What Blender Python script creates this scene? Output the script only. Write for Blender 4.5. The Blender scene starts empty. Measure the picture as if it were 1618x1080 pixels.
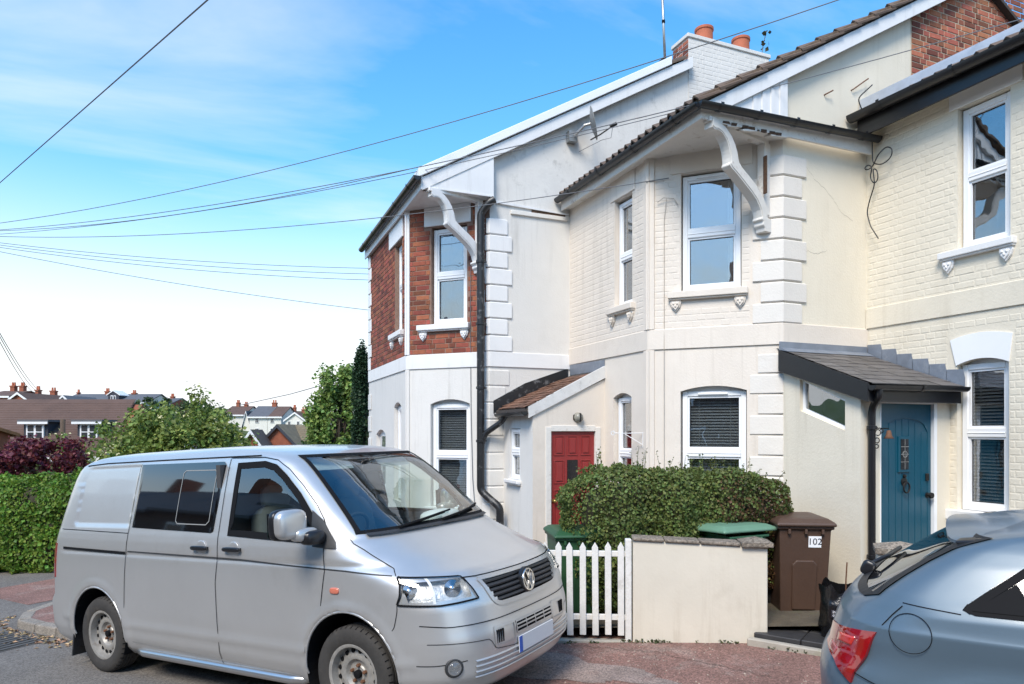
import bpy, bmesh, math, random
import numpy as np
from mathutils import Vector, Matrix
random.seed(7); rng = np.random.default_rng(7)
R = math.radians
sc = bpy.context.scene
COL = sc.collection
# ---------------------------------------------------------------- camera, sky, sun, exposure
YAW = R(22.6); CY, SY = math.cos(YAW), math.sin(YAW)
cam_d = bpy.data.cameras.new('camera'); cam = bpy.data.objects.new('camera', cam_d); COL.objects.link(cam)
cam.location = (0, 0, 1.9); cam.rotation_euler = (R(90), 0, -YAW)
cam_d.lens = 24.0; cam_d.sensor_width = 36; cam_d.shift_y = 140 / 1618; cam_d.clip_end = 2000; cam_d.clip_start = 0.05
sc.camera = cam
SUN_EL, SUN_AZ = 48, 226          # azimuth: degrees clockwise from +Y
w = bpy.data.worlds.new('World'); sc.world = w; w.use_nodes = True
wn, wl = w.node_tree.nodes, w.node_tree.links
bg = wn['Background']
sky = wn.new('ShaderNodeTexSky'); sky.sky_type = 'NISHITA'; sky.sun_disc = False
sky.sun_elevation = R(SUN_EL); sky.sun_rotation = R(SUN_AZ); sky.air_density = 1.3; sky.dust_density = 0.6; sky.ozone_density = 2.6
tc = wn.new('ShaderNodeTexCoord'); sep = wn.new('ShaderNodeSeparateXYZ'); wl.new(tc.outputs['Generated'], sep.inputs[0])
# thin high cloud: a planar projection of noise on a cloud deck, thicker to the horizon
zc = wn.new('ShaderNodeMath'); zc.operation = 'MAXIMUM'; zc.inputs[1].default_value = 0.03; wl.new(sep.outputs[2], zc.inputs[0])
zc2 = wn.new('ShaderNodeMath'); zc2.operation = 'ADD'; zc2.inputs[1].default_value = 0.12; wl.new(zc.outputs[0], zc2.inputs[0])
dv = wn.new('ShaderNodeVectorMath'); dv.operation = 'DIVIDE'; wl.new(tc.outputs['Generated'], dv.inputs[0])
cmb = wn.new('ShaderNodeCombineXYZ'); [wl.new(zc2.outputs[0], cmb.inputs[i]) for i in range(3)]
wl.new(cmb.outputs[0], dv.inputs[1])
mp = wn.new('ShaderNodeMapping'); mp.inputs['Scale'].default_value = (0.55, 1.25, 1); mp.inputs['Rotation'].default_value = (0, 0, R(50)); mp.inputs['Location'].default_value = (1.3, 0.4, 0)
wl.new(dv.outputs[0], mp.inputs[0])
nz = wn.new('ShaderNodeTexNoise'); nz.inputs['Scale'].default_value = 1.1; nz.inputs['Detail'].default_value = 7; nz.inputs['Roughness'].default_value = 0.55; nz.inputs['Distortion'].default_value = 0.35
wl.new(mp.outputs[0], nz.inputs['Vector'])
cr = wn.new('ShaderNodeValToRGB'); cr.color_ramp.elements[0].position = 0.52; cr.color_ramp.elements[0].color = (0, 0, 0, 1); cr.color_ramp.elements[1].position = 0.86; cr.color_ramp.elements[1].color = (0.7, 0.7, 0.7, 1)
wl.new(nz.outputs['Fac'], cr.inputs[0])
hz = wn.new('ShaderNodeMapRange'); hz.inputs['From Min'].default_value = 0.0; hz.inputs['From Max'].default_value = 0.39; hz.inputs['To Min'].default_value = 1.0; hz.inputs['To Max'].default_value = 0.0
hz.interpolation_type = 'SMOOTHERSTEP'
wl.new(sep.outputs[2], hz.inputs['Value'])
mx = wn.new('ShaderNodeMath'); mx.operation = 'MAXIMUM'; wl.new(cr.outputs[0], mx.inputs[0]); wl.new(hz.outputs[0], mx.inputs[1])
hs = wn.new('ShaderNodeHueSaturation'); hs.inputs['Saturation'].default_value = 1.36; hs.inputs['Value'].default_value = 1.1; hs.inputs['Hue'].default_value = 0.495; wl.new(sky.outputs[0], hs.inputs['Color'])
mixc = wn.new('ShaderNodeMixRGB'); mixc.inputs[2].default_value = (4.3, 4.4, 4.5, 1)
wl.new(mx.outputs[0], mixc.inputs[0]); wl.new(hs.outputs[0], mixc.inputs[1]); wl.new(mixc.outputs[0], bg.inputs[0])
bg.inputs[1].default_value = 0.15
sd = bpy.data.lights.new('sun', 'SUN'); sun = bpy.data.objects.new('sun', sd); COL.objects.link(sun)
sd.energy = 2.5; sd.angle = R(22); sd.color = (1.0, 0.92, 0.80)
sun.rotation_euler = (R(90 - SUN_EL), 0, R(180 - SUN_AZ)); sun.location = (4, -10, 20)
sc.view_settings.view_transform = 'Standard'; sc.view_settings.look = 'None'; sc.view_settings.gamma = 1; sc.view_settings.use_curve_mapping = False
sc.view_settings.exposure = 0.83
sc.render.engine = 'CYCLES'; sc.render.resolution_x = 1024; sc.render.resolution_y = 684

# ---------------------------------------------------------------- materials
MATS = {}
def mat(name, col, rough=0.7, metal=0.0, var=0.0, vscale=6.0, bump=0.0, bscale=40.0, spec=0.5, coat=0.0, coat_r=0.04, rnd=0.0, stain=None, stain_amt=0.0, stain_scale=1.5, hue=0.0, trans=0.0, streak=0.0, streak_col=(0.3, 0.26, 0.2)):
    """procedural principled material: noise-varied colour, per-object / per-island random tint, fine bump, stains"""
    if name in MATS: return MATS[name]
    m = bpy.data.materials.new(name); m.use_nodes = True; MATS[name] = m
    n, l = m.node_tree.nodes, m.node_tree.links
    b = n['Principled BSDF']
    b.inputs['Roughness'].default_value = rough; b.inputs['Metallic'].default_value = metal; b.inputs['Specular IOR Level'].default_value = spec
    if coat: b.inputs['Coat Weight'].default_value = coat; b.inputs['Coat Roughness'].default_value = coat_r
    geo = n.new('ShaderNodeNewGeometry')
    cur = None
    rgb = n.new('ShaderNodeRGB'); rgb.outputs[0].default_value = (*col, 1); cur = rgb.outputs[0]
    if rnd or hue:
        oi = n.new('ShaderNodeObjectInfo')
        ad = n.new('ShaderNodeMath'); ad.operation = 'ADD'; l.new(oi.outputs['Random'], ad.inputs[0]); l.new(geo.outputs['Random Per Island'], ad.inputs[1])
        fr = n.new('ShaderNodeMath'); fr.operation = 'FRACT'; l.new(ad.outputs[0], fr.inputs[0])
        mr = n.new('ShaderNodeMapRange'); mr.inputs['To Min'].default_value = 1 - rnd; mr.inputs['To Max'].default_value = 1 + rnd; l.new(fr.outputs[0], mr.inputs['Value'])
        m2 = n.new('ShaderNodeMath'); m2.operation = 'MULTIPLY'; m2.inputs[1].default_value = 7.31; l.new(fr.outputs[0], m2.inputs[0])
        f2 = n.new('ShaderNodeMath'); f2.operation = 'FRACT'; l.new(m2.outputs[0], f2.inputs[0])
        mh = n.new('ShaderNodeMapRange'); mh.inputs['To Min'].default_value = 0.5 - hue; mh.inputs['To Max'].default_value = 0.5 + hue; l.new(f2.outputs[0], mh.inputs['Value'])
        h = n.new('ShaderNodeHueSaturation'); l.new(cur, h.inputs['Color']); l.new(mr.outputs[0], h.inputs['Value']); l.new(mh.outputs[0], h.inputs['Hue']); cur = h.outputs[0]
    if var:
        nn = n.new('ShaderNodeTexNoise'); nn.inputs['Scale'].default_value = vscale; nn.inputs['Detail'].default_value = 6; nn.inputs['Roughness'].default_value = 0.65; l.new(geo.outputs['Position'], nn.inputs['Vector'])
        mv = n.new('ShaderNodeMapRange'); mv.inputs['From Min'].default_value = 0.25; mv.inputs['From Max'].default_value = 0.75; mv.inputs['To Min'].default_value = 1 - var; mv.inputs['To Max'].default_value = 1 + var * 0.6; l.new(nn.outputs['Fac'], mv.inputs['Value'])
        hv = n.new('ShaderNodeHueSaturation'); l.new(cur, hv.inputs['Color']); l.new(mv.outputs[0], hv.inputs['Value']); cur = hv.outputs[0]
    if stain:
        ns = n.new('ShaderNodeTexNoise'); ns.inputs['Scale'].default_value = stain_scale; ns.inputs['Detail'].default_value = 9; ns.inputs['Roughness'].default_value = 0.72; l.new(geo.outputs['Position'], ns.inputs['Vector'])
        rs = n.new('ShaderNodeMapRange'); rs.inputs['From Min'].default_value = 0.56; rs.inputs['From Max'].default_value = 0.72; rs.inputs['To Max'].default_value = stain_amt; l.new(ns.outputs['Fac'], rs.inputs['Value'])
        ms = n.new('ShaderNodeMixRGB'); ms.inputs[2].default_value = (*stain, 1); l.new(rs.outputs[0], ms.inputs[0]); l.new(cur, ms.inputs[1]); cur = ms.outputs[0]
    if streak:      # rain streaks: noise drawn out vertically, broken up by a coarse patchiness
        mpn = n.new('ShaderNodeMapping'); mpn.inputs['Scale'].default_value = (9, 9, 0.55); l.new(geo.outputs['Position'], mpn.inputs[0])
        n1 = n.new('ShaderNodeTexNoise'); n1.inputs['Scale'].default_value = 1.0; n1.inputs['Detail'].default_value = 6; n1.inputs['Roughness'].default_value = 0.7; l.new(mpn.outputs[0], n1.inputs['Vector'])
        n2 = n.new('ShaderNodeTexNoise'); n2.inputs['Scale'].default_value = 0.8; n2.inputs['Detail'].default_value = 3; l.new(geo.outputs['Position'], n2.inputs['Vector'])
        a1 = n.new('ShaderNodeMapRange'); a1.inputs['From Min'].default_value = 0.52; a1.inputs['From Max'].default_value = 0.75; l.new(n1.outputs['Fac'], a1.inputs['Value'])
        a2 = n.new('ShaderNodeMapRange'); a2.inputs['From Min'].default_value = 0.42; a2.inputs['From Max'].default_value = 0.62; l.new(n2.outputs['Fac'], a2.inputs['Value'])
        mm_ = n.new('ShaderNodeMath'); mm_.operation = 'MULTIPLY'; l.new(a1.outputs[0], mm_.inputs[0]); l.new(a2.outputs[0], mm_.inputs[1])
        m3 = n.new('ShaderNodeMath'); m3.operation = 'MULTIPLY'; m3.inputs[1].default_value = streak; l.new(mm_.outputs[0], m3.inputs[0])
        mxs_ = n.new('ShaderNodeMixRGB'); mxs_.inputs[2].default_value = (*streak_col, 1); l.new(m3.outputs[0], mxs_.inputs[0]); l.new(cur, mxs_.inputs[1]); cur = mxs_.outputs[0]
    l.new(cur, b.inputs['Base Color'])
    if bump:
        nb = n.new('ShaderNodeTexNoise'); nb.inputs['Scale'].default_value = bscale; nb.inputs['Detail'].default_value = 5; nb.inputs['Roughness'].default_value = 0.6; l.new(geo.outputs['Position'], nb.inputs['Vector'])
        bp = n.new('ShaderNodeBump'); bp.inputs['Strength'].default_value = 1.0; bp.inputs['Distance'].default_value = bump; l.new(nb.outputs['Fac'], bp.inputs['Height']); l.new(bp.outputs[0], b.inputs['Normal'])
    if trans:
        ts = n.new('ShaderNodeBsdfTranslucent'); l.new(cur, ts.inputs[0]); mxs = n.new('ShaderNodeMixShader'); mxs.inputs[0].default_value = trans
        l.new(b.outputs[0], mxs.inputs[1]); l.new(ts.outputs[0], mxs.inputs[2]); l.new(mxs.outputs[0], n['Material Output'].inputs[0])
    return m
def glass(name, tint=(0.85, 0.9, 0.9), base=0.12, gain=0.8, power=3.0, ripple=0.012):
    if name in MATS: return MATS[name]
    m = bpy.data.materials.new(name); m.use_nodes = True; MATS[name] = m
    n, l = m.node_tree.nodes, m.node_tree.links; n.remove(n['Principled BSDF'])
    lw = n.new('ShaderNodeLayerWeight'); lw.inputs[0].default_value = 0.5
    p = n.new('ShaderNodeMath'); p.operation = 'POWER'; p.inputs[1].default_value = power; l.new(lw.outputs['Facing'], p.inputs[0])
    q = n.new('ShaderNodeMath'); q.operation = 'MULTIPLY_ADD'; q.inputs[1].default_value = gain; q.inputs[2].default_value = base; q.use_clamp = True; l.new(p.outputs[0], q.inputs[0])
    t = n.new('ShaderNodeBsdfTransparent'); t.inputs[0].default_value = (*tint, 1)
    g = n.new('ShaderNodeBsdfGlossy'); g.inputs['Roughness'].default_value = 0.0; g.inputs[0].default_value = (0.95, 0.97, 1, 1)
    # old sheet glass is never quite flat: a slow ripple in the reflection
    geo = n.new('ShaderNodeNewGeometry'); nb = n.new('ShaderNodeTexNoise'); nb.inputs['Scale'].default_value = 2.2; l.new(geo.outputs['Position'], nb.inputs['Vector'])
    bp = n.new('ShaderNodeBump'); bp.inputs['Distance'].default_value = ripple; bp.inputs['Strength'].default_value = 0.5; l.new(nb.outputs['Fac'], bp.inputs['Height']); l.new(bp.outputs[0], g.inputs['Normal'])
    mxs = n.new('ShaderNodeMixShader'); l.new(q.outputs[0], mxs.inputs[0]); l.new(t.outputs[0], mxs.inputs[1]); l.new(g.outputs[0], mxs.inputs[2]); l.new(mxs.outputs[0], n['Material Output'].inputs[0])
    return m
def M_(): pass
cream = mat('cream_paint', (0.69, 0.62, 0.54), 0.75, var=0.07, vscale=1.6, bump=0.003, bscale=45, stain=(0.42, 0.36, 0.28), stain_amt=0.25, stain_scale=1.1, streak=0.45, streak_col=(0.36, 0.31, 0.25))
creamy = mat('yellow_cream_paint', (0.70, 0.64, 0.525), 0.75, var=0.06, vscale=1.5, bump=0.003, bscale=40, stain=(0.5, 0.43, 0.31), stain_amt=0.2, stain_scale=1.3, streak=0.4, streak_col=(0.42, 0.36, 0.26))
white = mat('white_masonry_paint', (0.66, 0.64, 0.605), 0.75, var=0.06, vscale=1.8, bump=0.003, bscale=40, stain=(0.34, 0.32, 0.29), stain_amt=0.15, stain_scale=1.2, streak=0.4, streak_col=(0.3, 0.28, 0.25))
whitem = mat('mouldy_white_paint', (0.66, 0.64, 0.605), 0.8, var=0.08, vscale=2.5, bump=0.004, bscale=25, stain=(0.16, 0.155, 0.14), stain_amt=0.5, stain_scale=2.9, streak=0.35, streak_col=(0.25, 0.24, 0.22))
peel = mat('peeling_white_paint', (0.70, 0.67, 0.62), 0.75, var=0.1, vscale=5, bump=0.006, bscale=18, stain=(0.30, 0.22, 0.15), stain_amt=0.85, stain_scale=5.0)
gloss_w = mat('white_gloss_paint', (0.74, 0.735, 0.73), 0.4, var=0.05, vscale=3, bump=0.001, bscale=30, stain=(0.45, 0.43, 0.4), stain_amt=0.2, stain_scale=3, streak=0.4, streak_col=(0.36, 0.34, 0.31))
upvc = mat('white_upvc', (0.80, 0.81, 0.82), 0.3, var=0.03, vscale=3)
brick = mat('red_brick', (0.235, 0.066, 0.036), 0.85, var=0.25, vscale=14, bump=0.004, bscale=60, rnd=0.5, hue=0.012)
brick2 = mat('mixed_stock_brick', (0.30, 0.10, 0.055), 0.85, var=0.3, vscale=10, bump=0.004, bscale=60, rnd=0.5, hue=0.012)
mortar = mat('lime_mortar', (0.46, 0.38, 0.28), 0.95, var=0.2, vscale=20, bump=0.006, bscale=80)
mortar_d = mat('sooty_mortar', (0.25, 0.16, 0.12), 0.95, var=0.2, vscale=20, bump=0.006, bscale=80)
blackp = mat('black_plastic', (0.012, 0.012, 0.014), 0.32, var=0.1, vscale=8, bump=0.001, bscale=15)
blackm = mat('matt_black', (0.008, 0.008, 0.009), 0.7, spec=0.12)
blackw = mat('weathered_black_paint', (0.014, 0.014, 0.015), 0.4, bump=0.002, bscale=20, stain=(0.4, 0.4, 0.4), stain_amt=0.5, stain_scale=9)
lead = mat('lead_sheet', (0.23, 0.26, 0.31), 0.45, metal=0.35, var=0.2, vscale=5, bump=0.004, bscale=14, stain=(0.45, 0.47, 0.5), stain_amt=0.4, stain_scale=4)
tile = mat('brown_concrete_tile', (0.115, 0.08, 0.06), 0.85, var=0.3, vscale=9, bump=0.004, bscale=50, rnd=0.3, stain=(0.2, 0.17, 0.1), stain_amt=0.5, stain_scale=6)
claytile = mat('old_clay_tile', (0.145, 0.07, 0.042), 0.85, var=0.35, vscale=12, bump=0.004, bscale=50, rnd=0.35, stain=(0.14, 0.11, 0.07), stain_amt=0.5, stain_scale=6)
slate = mat('grey_slate', (0.105, 0.095, 0.09), 0.6, var=0.25, vscale=8, bump=0.003, bscale=40, rnd=0.25)
pot = mat('terracotta_pot', (0.42, 0.12, 0.06), 0.8, var=0.15, vscale=8, bump=0.003, bscale=30)
reddoor = mat('red_door_paint', (0.26, 0.028, 0.026), 0.42, var=0.1, vscale=4, bump=0.002, bscale=14)
bluedoor = mat('blue_door_paint', (0.003, 0.068, 0.112), 0.35, var=0.06, vscale=4, bump=0.002, bscale=12)
iron = mat('black_iron', (0.015, 0.014, 0.013), 0.5, metal=0.4, bump=0.002, bscale=30)
steel = mat('galvanised_steel', (0.45, 0.45, 0.44), 0.4, metal=0.8, var=0.2, vscale=12)
rust = mat('rusty_iron', (0.16, 0.075, 0.04), 0.8, metal=0.2, var=0.3, vscale=20)
stone = mat('weathered_coping_stone', (0.20, 0.165, 0.13), 0.9, var=0.4, vscale=22, bump=0.008, bscale=60, rnd=0.15, stain=(0.36, 0.34, 0.28), stain_amt=0.7, stain_scale=14)
pane = glass('window_glass', (0.70, 0.73, 0.74), 0.22, 0.8, 2.4)
dark_room = mat('painted_dim_room', (0.12, 0.11, 0.10), 0.9, var=0.2, vscale=1)  # dark base colour stands in for the shade of unlit rooms
blindm = mat('venetian_blind', (0.8, 0.78, 0.76), 0.5, var=0.1, vscale=3)
blindd = mat('dark_wood_blind', (0.55, 0.53, 0.51), 0.5, var=0.15, vscale=3)
curtain = mat('pale_curtain', (0.62, 0.60, 0.57), 0.9, var=0.1, vscale=4)
earth = mat('garden_soil', (0.10, 0.08, 0.055), 0.95, var=0.35, vscale=6, bump=0.02, bscale=25, stain=(0.05, 0.075, 0.025), stain_amt=0.7, stain_scale=3)
concrete = mat('pale_concrete', (0.36, 0.33, 0.28), 0.9, var=0.2, vscale=5, bump=0.004, bscale=50, stain=(0.16, 0.16, 0.08), stain_amt=0.6, stain_scale=4)
slab = mat('dark_paving_slab', (0.032, 0.031, 0.032), 0.55, var=0.3, vscale=9, bump=0.003, bscale=40, rnd=0.25)
asphalt = mat('grey_asphalt', (0.15, 0.135, 0.12), 0.9, var=0.28, vscale=1.3, bump=0.006, bscale=170, stain=(0.085, 0.08, 0.075), stain_amt=0.7, stain_scale=0.8)
redtar = mat('red_tarmac', (0.215, 0.118, 0.095), 0.9, var=0.35, vscale=1.7, bump=0.006, bscale=190, stain=(0.30, 0.245, 0.21), stain_amt=0.9, stain_scale=0.9, streak=0.0)
kerbm = mat('granite_kerb', (0.24, 0.21, 0.175), 0.85, var=0.25, vscale=12, bump=0.004, bscale=70, rnd=0.12)
grassm = mat('rough_grass', (0.06, 0.09, 0.025), 0.95, var=0.4, vscale=0.6, bump=0.05, bscale=6)
paper = mat('white_sticker', (0.82, 0.82, 0.83), 0.5)
ink = mat('dark_ink', (0.02, 0.02, 0.03), 0.6)
wirem = mat('wire_sheath', (0.13, 0.135, 0.145), 0.6)
def speckle(m, scale, amt, light):
    """aggregate specks in tarmac and stone"""
    n, l = m.node_tree.nodes, m.node_tree.links; b = n['Principled BSDF']; src = b.inputs['Base Color'].links[0].from_socket
    geo = n.new('ShaderNodeNewGeometry'); v = n.new('ShaderNodeTexVoronoi'); v.inputs['Scale'].default_value = scale; l.new(geo.outputs['Position'], v.inputs['Vector'])
    sp = n.new('ShaderNodeSeparateColor'); l.new(v.outputs['Color'], sp.inputs[0])
    mr = n.new('ShaderNodeMapRange'); mr.inputs['From Min'].default_value = 0.0; mr.inputs['From Max'].default_value = 1.0; mr.inputs['To Min'].default_value = 1 - amt; mr.inputs['To Max'].default_value = 1 + light; l.new(sp.outputs[0], mr.inputs['Value'])
    h = n.new('ShaderNodeHueSaturation'); l.new(src, h.inputs['Color']); l.new(mr.outputs[0], h.inputs['Value']); l.new(h.outputs[0], b.inputs['Base Color'])
speckle(asphalt, 95, 0.45, 0.5); speckle(redtar, 95, 0.45, 0.55); speckle(stone, 70, 0.4, 0.5); speckle(kerbm, 90, 0.3, 0.3)

# ---------------------------------------------------------------- mesh helpers
class MB:
    def __init__(s): s.v = []; s.f = []
    def add(s, vs, fs):
        o = len(s.v); s.v += [tuple(map(float, p)) for p in vs]; s.f += [tuple(i + o for i in q) for q in fs]; return s
    def hexa(s, p): return s.add(p, [(0,3,2,1),(4,5,6,7),(0,1,5,4),(1,2,6,5),(2,3,7,6),(3,0,4,7)])
    def box(s, x0, x1, y0, y1, z0, z1): return s.hexa([(x0,y0,z0),(x1,y0,z0),(x1,y1,z0),(x0,y1,z0),(x0,y0,z1),(x1,y0,z1),(x1,y1,z1),(x0,y1,z1)])
    def quad(s, *p): return s.add(p, [tuple(range(len(p)))])
    def prism(s, poly, d):
        """poly: list of 3D points (planar), extruded by vector d"""
        n = len(poly); q = [tuple(np.add(p, d)) for p in poly]
        return s.add(list(poly) + q, [tuple(range(n))[::-1], tuple(range(n, 2*n))] + [(i, (i+1) % n, n + (i+1) % n, n + i) for i in range(n)])
    def tube(s, path, r, n=8, caps=True, half=False):
        P = [Vector(p) for p in path]; rings = []; up = Vector((0,0,1)); prev = None
        for i, p in enumerate(P):
            t = (P[min(i+1, len(P)-1)] - P[max(i-1, 0)]).normalized()
            if prev is None:
                a = t.cross(up)
                if a.length < 1e-3: a = t.cross(Vector((1,0,0)))
            else: a = prev - t * prev.dot(t)
            a.normalize(); prev = a; b = t.cross(a)
            rr = r[i] if isinstance(r, (list, tuple)) else r
            rings.append([p + (a * math.cos(2*math.pi*k/n) + b * math.sin(2*math.pi*k/n)) * rr for k in range(n)])
        vs = [v for g in rings for v in g]; fs = []
        for i in range(len(P)-1):
            for k in range(n): fs.append((i*n+k, i*n+(k+1)%n, (i+1)*n+(k+1)%n, (i+1)*n+k))
        if caps: fs += [tuple(range(n))[::-1], tuple(range((len(P)-1)*n, len(P)*n))]
        return s.add(vs, fs)
    def lathe(s, prof, n=24, c=(0,0,0), ax=(0,0,1), closed=False):
        """prof: (radius, height) along axis ax from c"""
        A = Vector(ax).normalized(); U = A.cross(Vector((0,0,1)));
        if U.length < 1e-3: U = Vector((1,0,0))
        U.normalize(); V = A.cross(U); C = Vector(c); vs = []; fs = []
        for rr, hh in prof:
            for k in range(n): vs.append(C + A*hh + (U*math.cos(2*math.pi*k/n) + V*math.sin(2*math.pi*k/n))*rr)
        m = len(prof)
        for i in range(m-1 if not closed else m):
            j = (i+1) % m
            for k in range(n): fs.append((i*n+k, i*n+(k+1)%n, j*n+(k+1)%n, j*n+k))
        if not closed:
            if prof[0][0] > 1e-4: fs.append(tuple(range(n))[::-1])
            if prof[-1][0] > 1e-4: fs.append(tuple(range((m-1)*n, m*n)))
        return s.add(vs, fs)
    def grid(s, G):
        """G: array (r,c,3)"""
        G = np.asarray(G); r, c = G.shape[:2]; o = []
        for i in range(r-1):
            for j in range(c-1): o.append((i*c+j, i*c+j+1, (i+1)*c+j+1, (i+1)*c+j))
        return s.add(G.reshape(-1,3).tolist(), o)
    def sell(s, c, rad, e=0.45, n=20, m=12, ax=None):
        """superellipsoid"""
        vs = []; fs = []
        def sp(v, p): return math.copysign(abs(v)**p, v)
        for i in range(m+1):
            ph = -math.pi/2 + math.pi*i/m
            for k in range(n):
                th = 2*math.pi*k/n
                v = Vector((rad[0]*sp(math.cos(ph),e)*sp(math.cos(th),e), rad[1]*sp(math.cos(ph),e)*sp(math.sin(th),e), rad[2]*sp(math.sin(ph),e)))
                if ax is not None: v = ax @ v
                vs.append(Vector(c) + v)
        for i in range(m):
            for k in range(n): fs.append((i*n+k, i*n+(k+1)%n, (i+1)*n+(k+1)%n, (i+1)*n+k))
        return s.add(vs, fs)
    def mesh(s, name, m, smooth=False, recalc=True):
        me = bpy.data.meshes.new(name); me.from_pydata(s.v, [], s.f)
        if recalc and len(s.f) < 60000:
            b = bmesh.new(); b.from_mesh(me); bmesh.ops.remove_doubles(b, verts=b.verts, dist=1e-5) if smooth else None
            bmesh.ops.recalc_face_normals(b, faces=b.faces); b.to_mesh(me); b.free()
        me.materials.append(m)
        if smooth: me.shade_smooth()
        return me
def link(name, data, parent=None, loc=None):
    o = bpy.data.objects.new(name, data); COL.objects.link(o)
    if parent is not None:
        o.parent = parent
        if loc is None and parent.parent is None and parent.get('wl'): loc = tuple(-np.array(parent.location)); 
    if loc is not None: o.location = loc
    return o
def ob(name, mb, m, parent=None, smooth=False, bevel=0, kind=None, seg=1, ang=None):
    o = link(name, mb.mesh(name, m, smooth), parent)
    if ang is not None: o.data.set_sharp_from_angle(angle=R(ang)) if hasattr(o.data, 'set_sharp_from_angle') else None
    if bevel:
        b = o.modifiers.new('bevel', 'BEVEL'); b.width = bevel; b.segments = seg; b.limit_method = 'ANGLE'; b.angle_limit = R(35); b.harden_normals = False
    if kind: o['kind'] = kind
    return o
def tag(o, label, cat, group=None):
    o['label'] = label; o['category'] = cat
    if group: o['group'] = group
    return o
def thing(name, label, cat, loc=(0,0,0), rotz=0, group=None, world=True):
    o = bpy.data.objects.new(name, None); COL.objects.link(o); o.location = loc; o.rotation_euler = (0,0,rotz); o.empty_display_size = 0.2
    if world: o['wl'] = 1
    return tag(o, label, cat, group)
def struct(name, mb, m, smooth=False, **k):
    o = ob(name, mb, m, None, smooth, **k); o['kind'] = 'structure'; return o
def copy_tree(o, parent=None):
    c = o.copy(); COL.objects.link(c)
    if parent is not None: c.parent = parent
    for ch in [x for x in o.children]: copy_tree(ch, c)
    return c
class Fr:
    """wall frame: u along the wall, n outwards, z up"""
    def __init__(s, O, U, N): s.O = np.array(O, float); s.U = np.array(U, float); s.N = np.array(N, float)
    def p(s, u, n, z): q = s.O + s.U*u + s.N*n; return (q[0], q[1], z)
    def box(s, mb, u0, u1, n0, n1, z0, z1):
        return mb.hexa([s.p(u0,n0,z0), s.p(u1,n0,z0), s.p(u1,n1,z0), s.p(u0,n1,z0), s.p(u0,n0,z1), s.p(u1,n0,z1), s.p(u1,n1,z1), s.p(u0,n1,z1)])
    def prism(s, mb, poly, n0, n1): return mb.prism([s.p(u, n0, z) for u, z in poly], tuple(s.N[i]*(n1-n0) if i < 2 else 0 for i in range(3)))
def cw(a, b): return (CY*a + SY*b, -SY*a + CY*b)      # view-aligned ground axes (right, ahead) to the house axes
def at(x, y, b): a = (x-809)/1079*b; X, Y = cw(a, b); return (X, Y, 1.9 + (680-y)/1079*b)
# street axes: s up the street, t across it towards the houses; origin under the van's front axle
SD = np.array((0.604, -0.797)); TD = np.array((0.797, 0.604)); SO = np.array((1.519, 5.195))
def st(s, t): q = SO + SD*s + TD*t; return q[0], q[1]
def s_of(X, Y): return (X-SO[0])*SD[0] + (Y-SO[1])*SD[1]
PRO = ([-400,-130,-95,-60,-42,-26,-20,-14,-9,-6,0,9,20,60,400], [9.,7,4.2,-1.5,-4.2,-4.2,-2.6,-.82,-.48,-.42,-.09,.42,.85,1.2,1.2])
def gz(s): return float(np.interp(s, *PRO))
def gxy(X, Y): return gz(s_of(X, Y))
# ================================================================ GROUND
def sheet(sv, tv, dz, cond=None):
    m = MB(); G = [[(*st(s, t), gz(s) + dz) for t in tv] for s in sv]; m.grid(G); return m
struct('ground', sheet([-420,-300,-200,-160,-130,-110,-95,-80,-60,-50,-42,-34,-26,-23,-20,-17,-14,-11,-9,-6,0,9,20,40,60,120,400], [-400,-150,-60,-30,-15,0,15,40,90,160,300,420], -0.16), grassm)
m = sheet(np.linspace(-13.5, 20, 40), np.linspace(-8.2, -0.2, 12), 0.0); m2 = sheet(np.linspace(-13.5, -6.2, 12), np.linspace(-0.2, 16, 24), 0.0); m.add(m2.v, m2.f); struct('road', m, asphalt)
# pavement: rounded corner at its lower end where the side road leaves
def pave_outline():
    pts = [(14, -0.28), (6, -0.28), (3.2, -0.28), (1.5, -0.28), (0, -0.28), (-1, -0.28), (-2, -0.28), (-3.2, -0.28), (-4.5, -0.28), (-5.55, -0.28)]
    for k in range(1, 9):
        a = k/8*math.pi/2; pts.append((-5.55 - 0.85*math.sin(a), 0.57 - 0.85*math.cos(a)))
    pts += [(-6.4, 4), (-6.4, 9), (-6.4, 14)]
    return pts
PO = pave_outline()
m = MB(); KH = 0.085
def KF(s): return float(np.interp(s, [-4.5, -2.0], [KH, 0.004]))       # the kerb drops towards the houses' crossing
def PV(s, t=0): return gz(s) + KF(s) - 0.024*min(max(s, 0), 3.2) + 0.012*max(0, t-2)/13
inner = [(s, t) for s, t in PO]
G = [[(*st(s + (0 if s > -4.3 else 0), t), gz(s) + KH) for s, t in PO]]
far = [(14, 16), (6, 16), (3.2, 16), (1.5, 16), (0, 16), (-1, 16), (-1.3, 16), (-1.6, 16), (-1.9, 16), (-2.1, 16)] + [(-2.2 - 0.2*k, 16) for k in range(1, 9)] + [(-4.5, 16), (-4.8, 16), (-5.5, 16)]
rows = []
for f in np.r_[np.linspace(0, .25, 8), np.linspace(.3, 1, 8)]:
    rows.append([(*st(a[0]*(1-f)+b[0]*f, a[1]*(1-f)+b[1]*f), PV(a[0]*(1-f)+b[0]*f, a[1]*(1-f)+b[1]*f)) for a, b in zip(PO, far)])
m.grid(rows)
struct('pavement', m, redtar)
kerb = thing('kerb', 'pale granite kerb curving round the pavement corner behind the silver van', 'kerb'); del kerb['label']; del kerb['category']; kerb['kind'] = 'structure'
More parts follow.
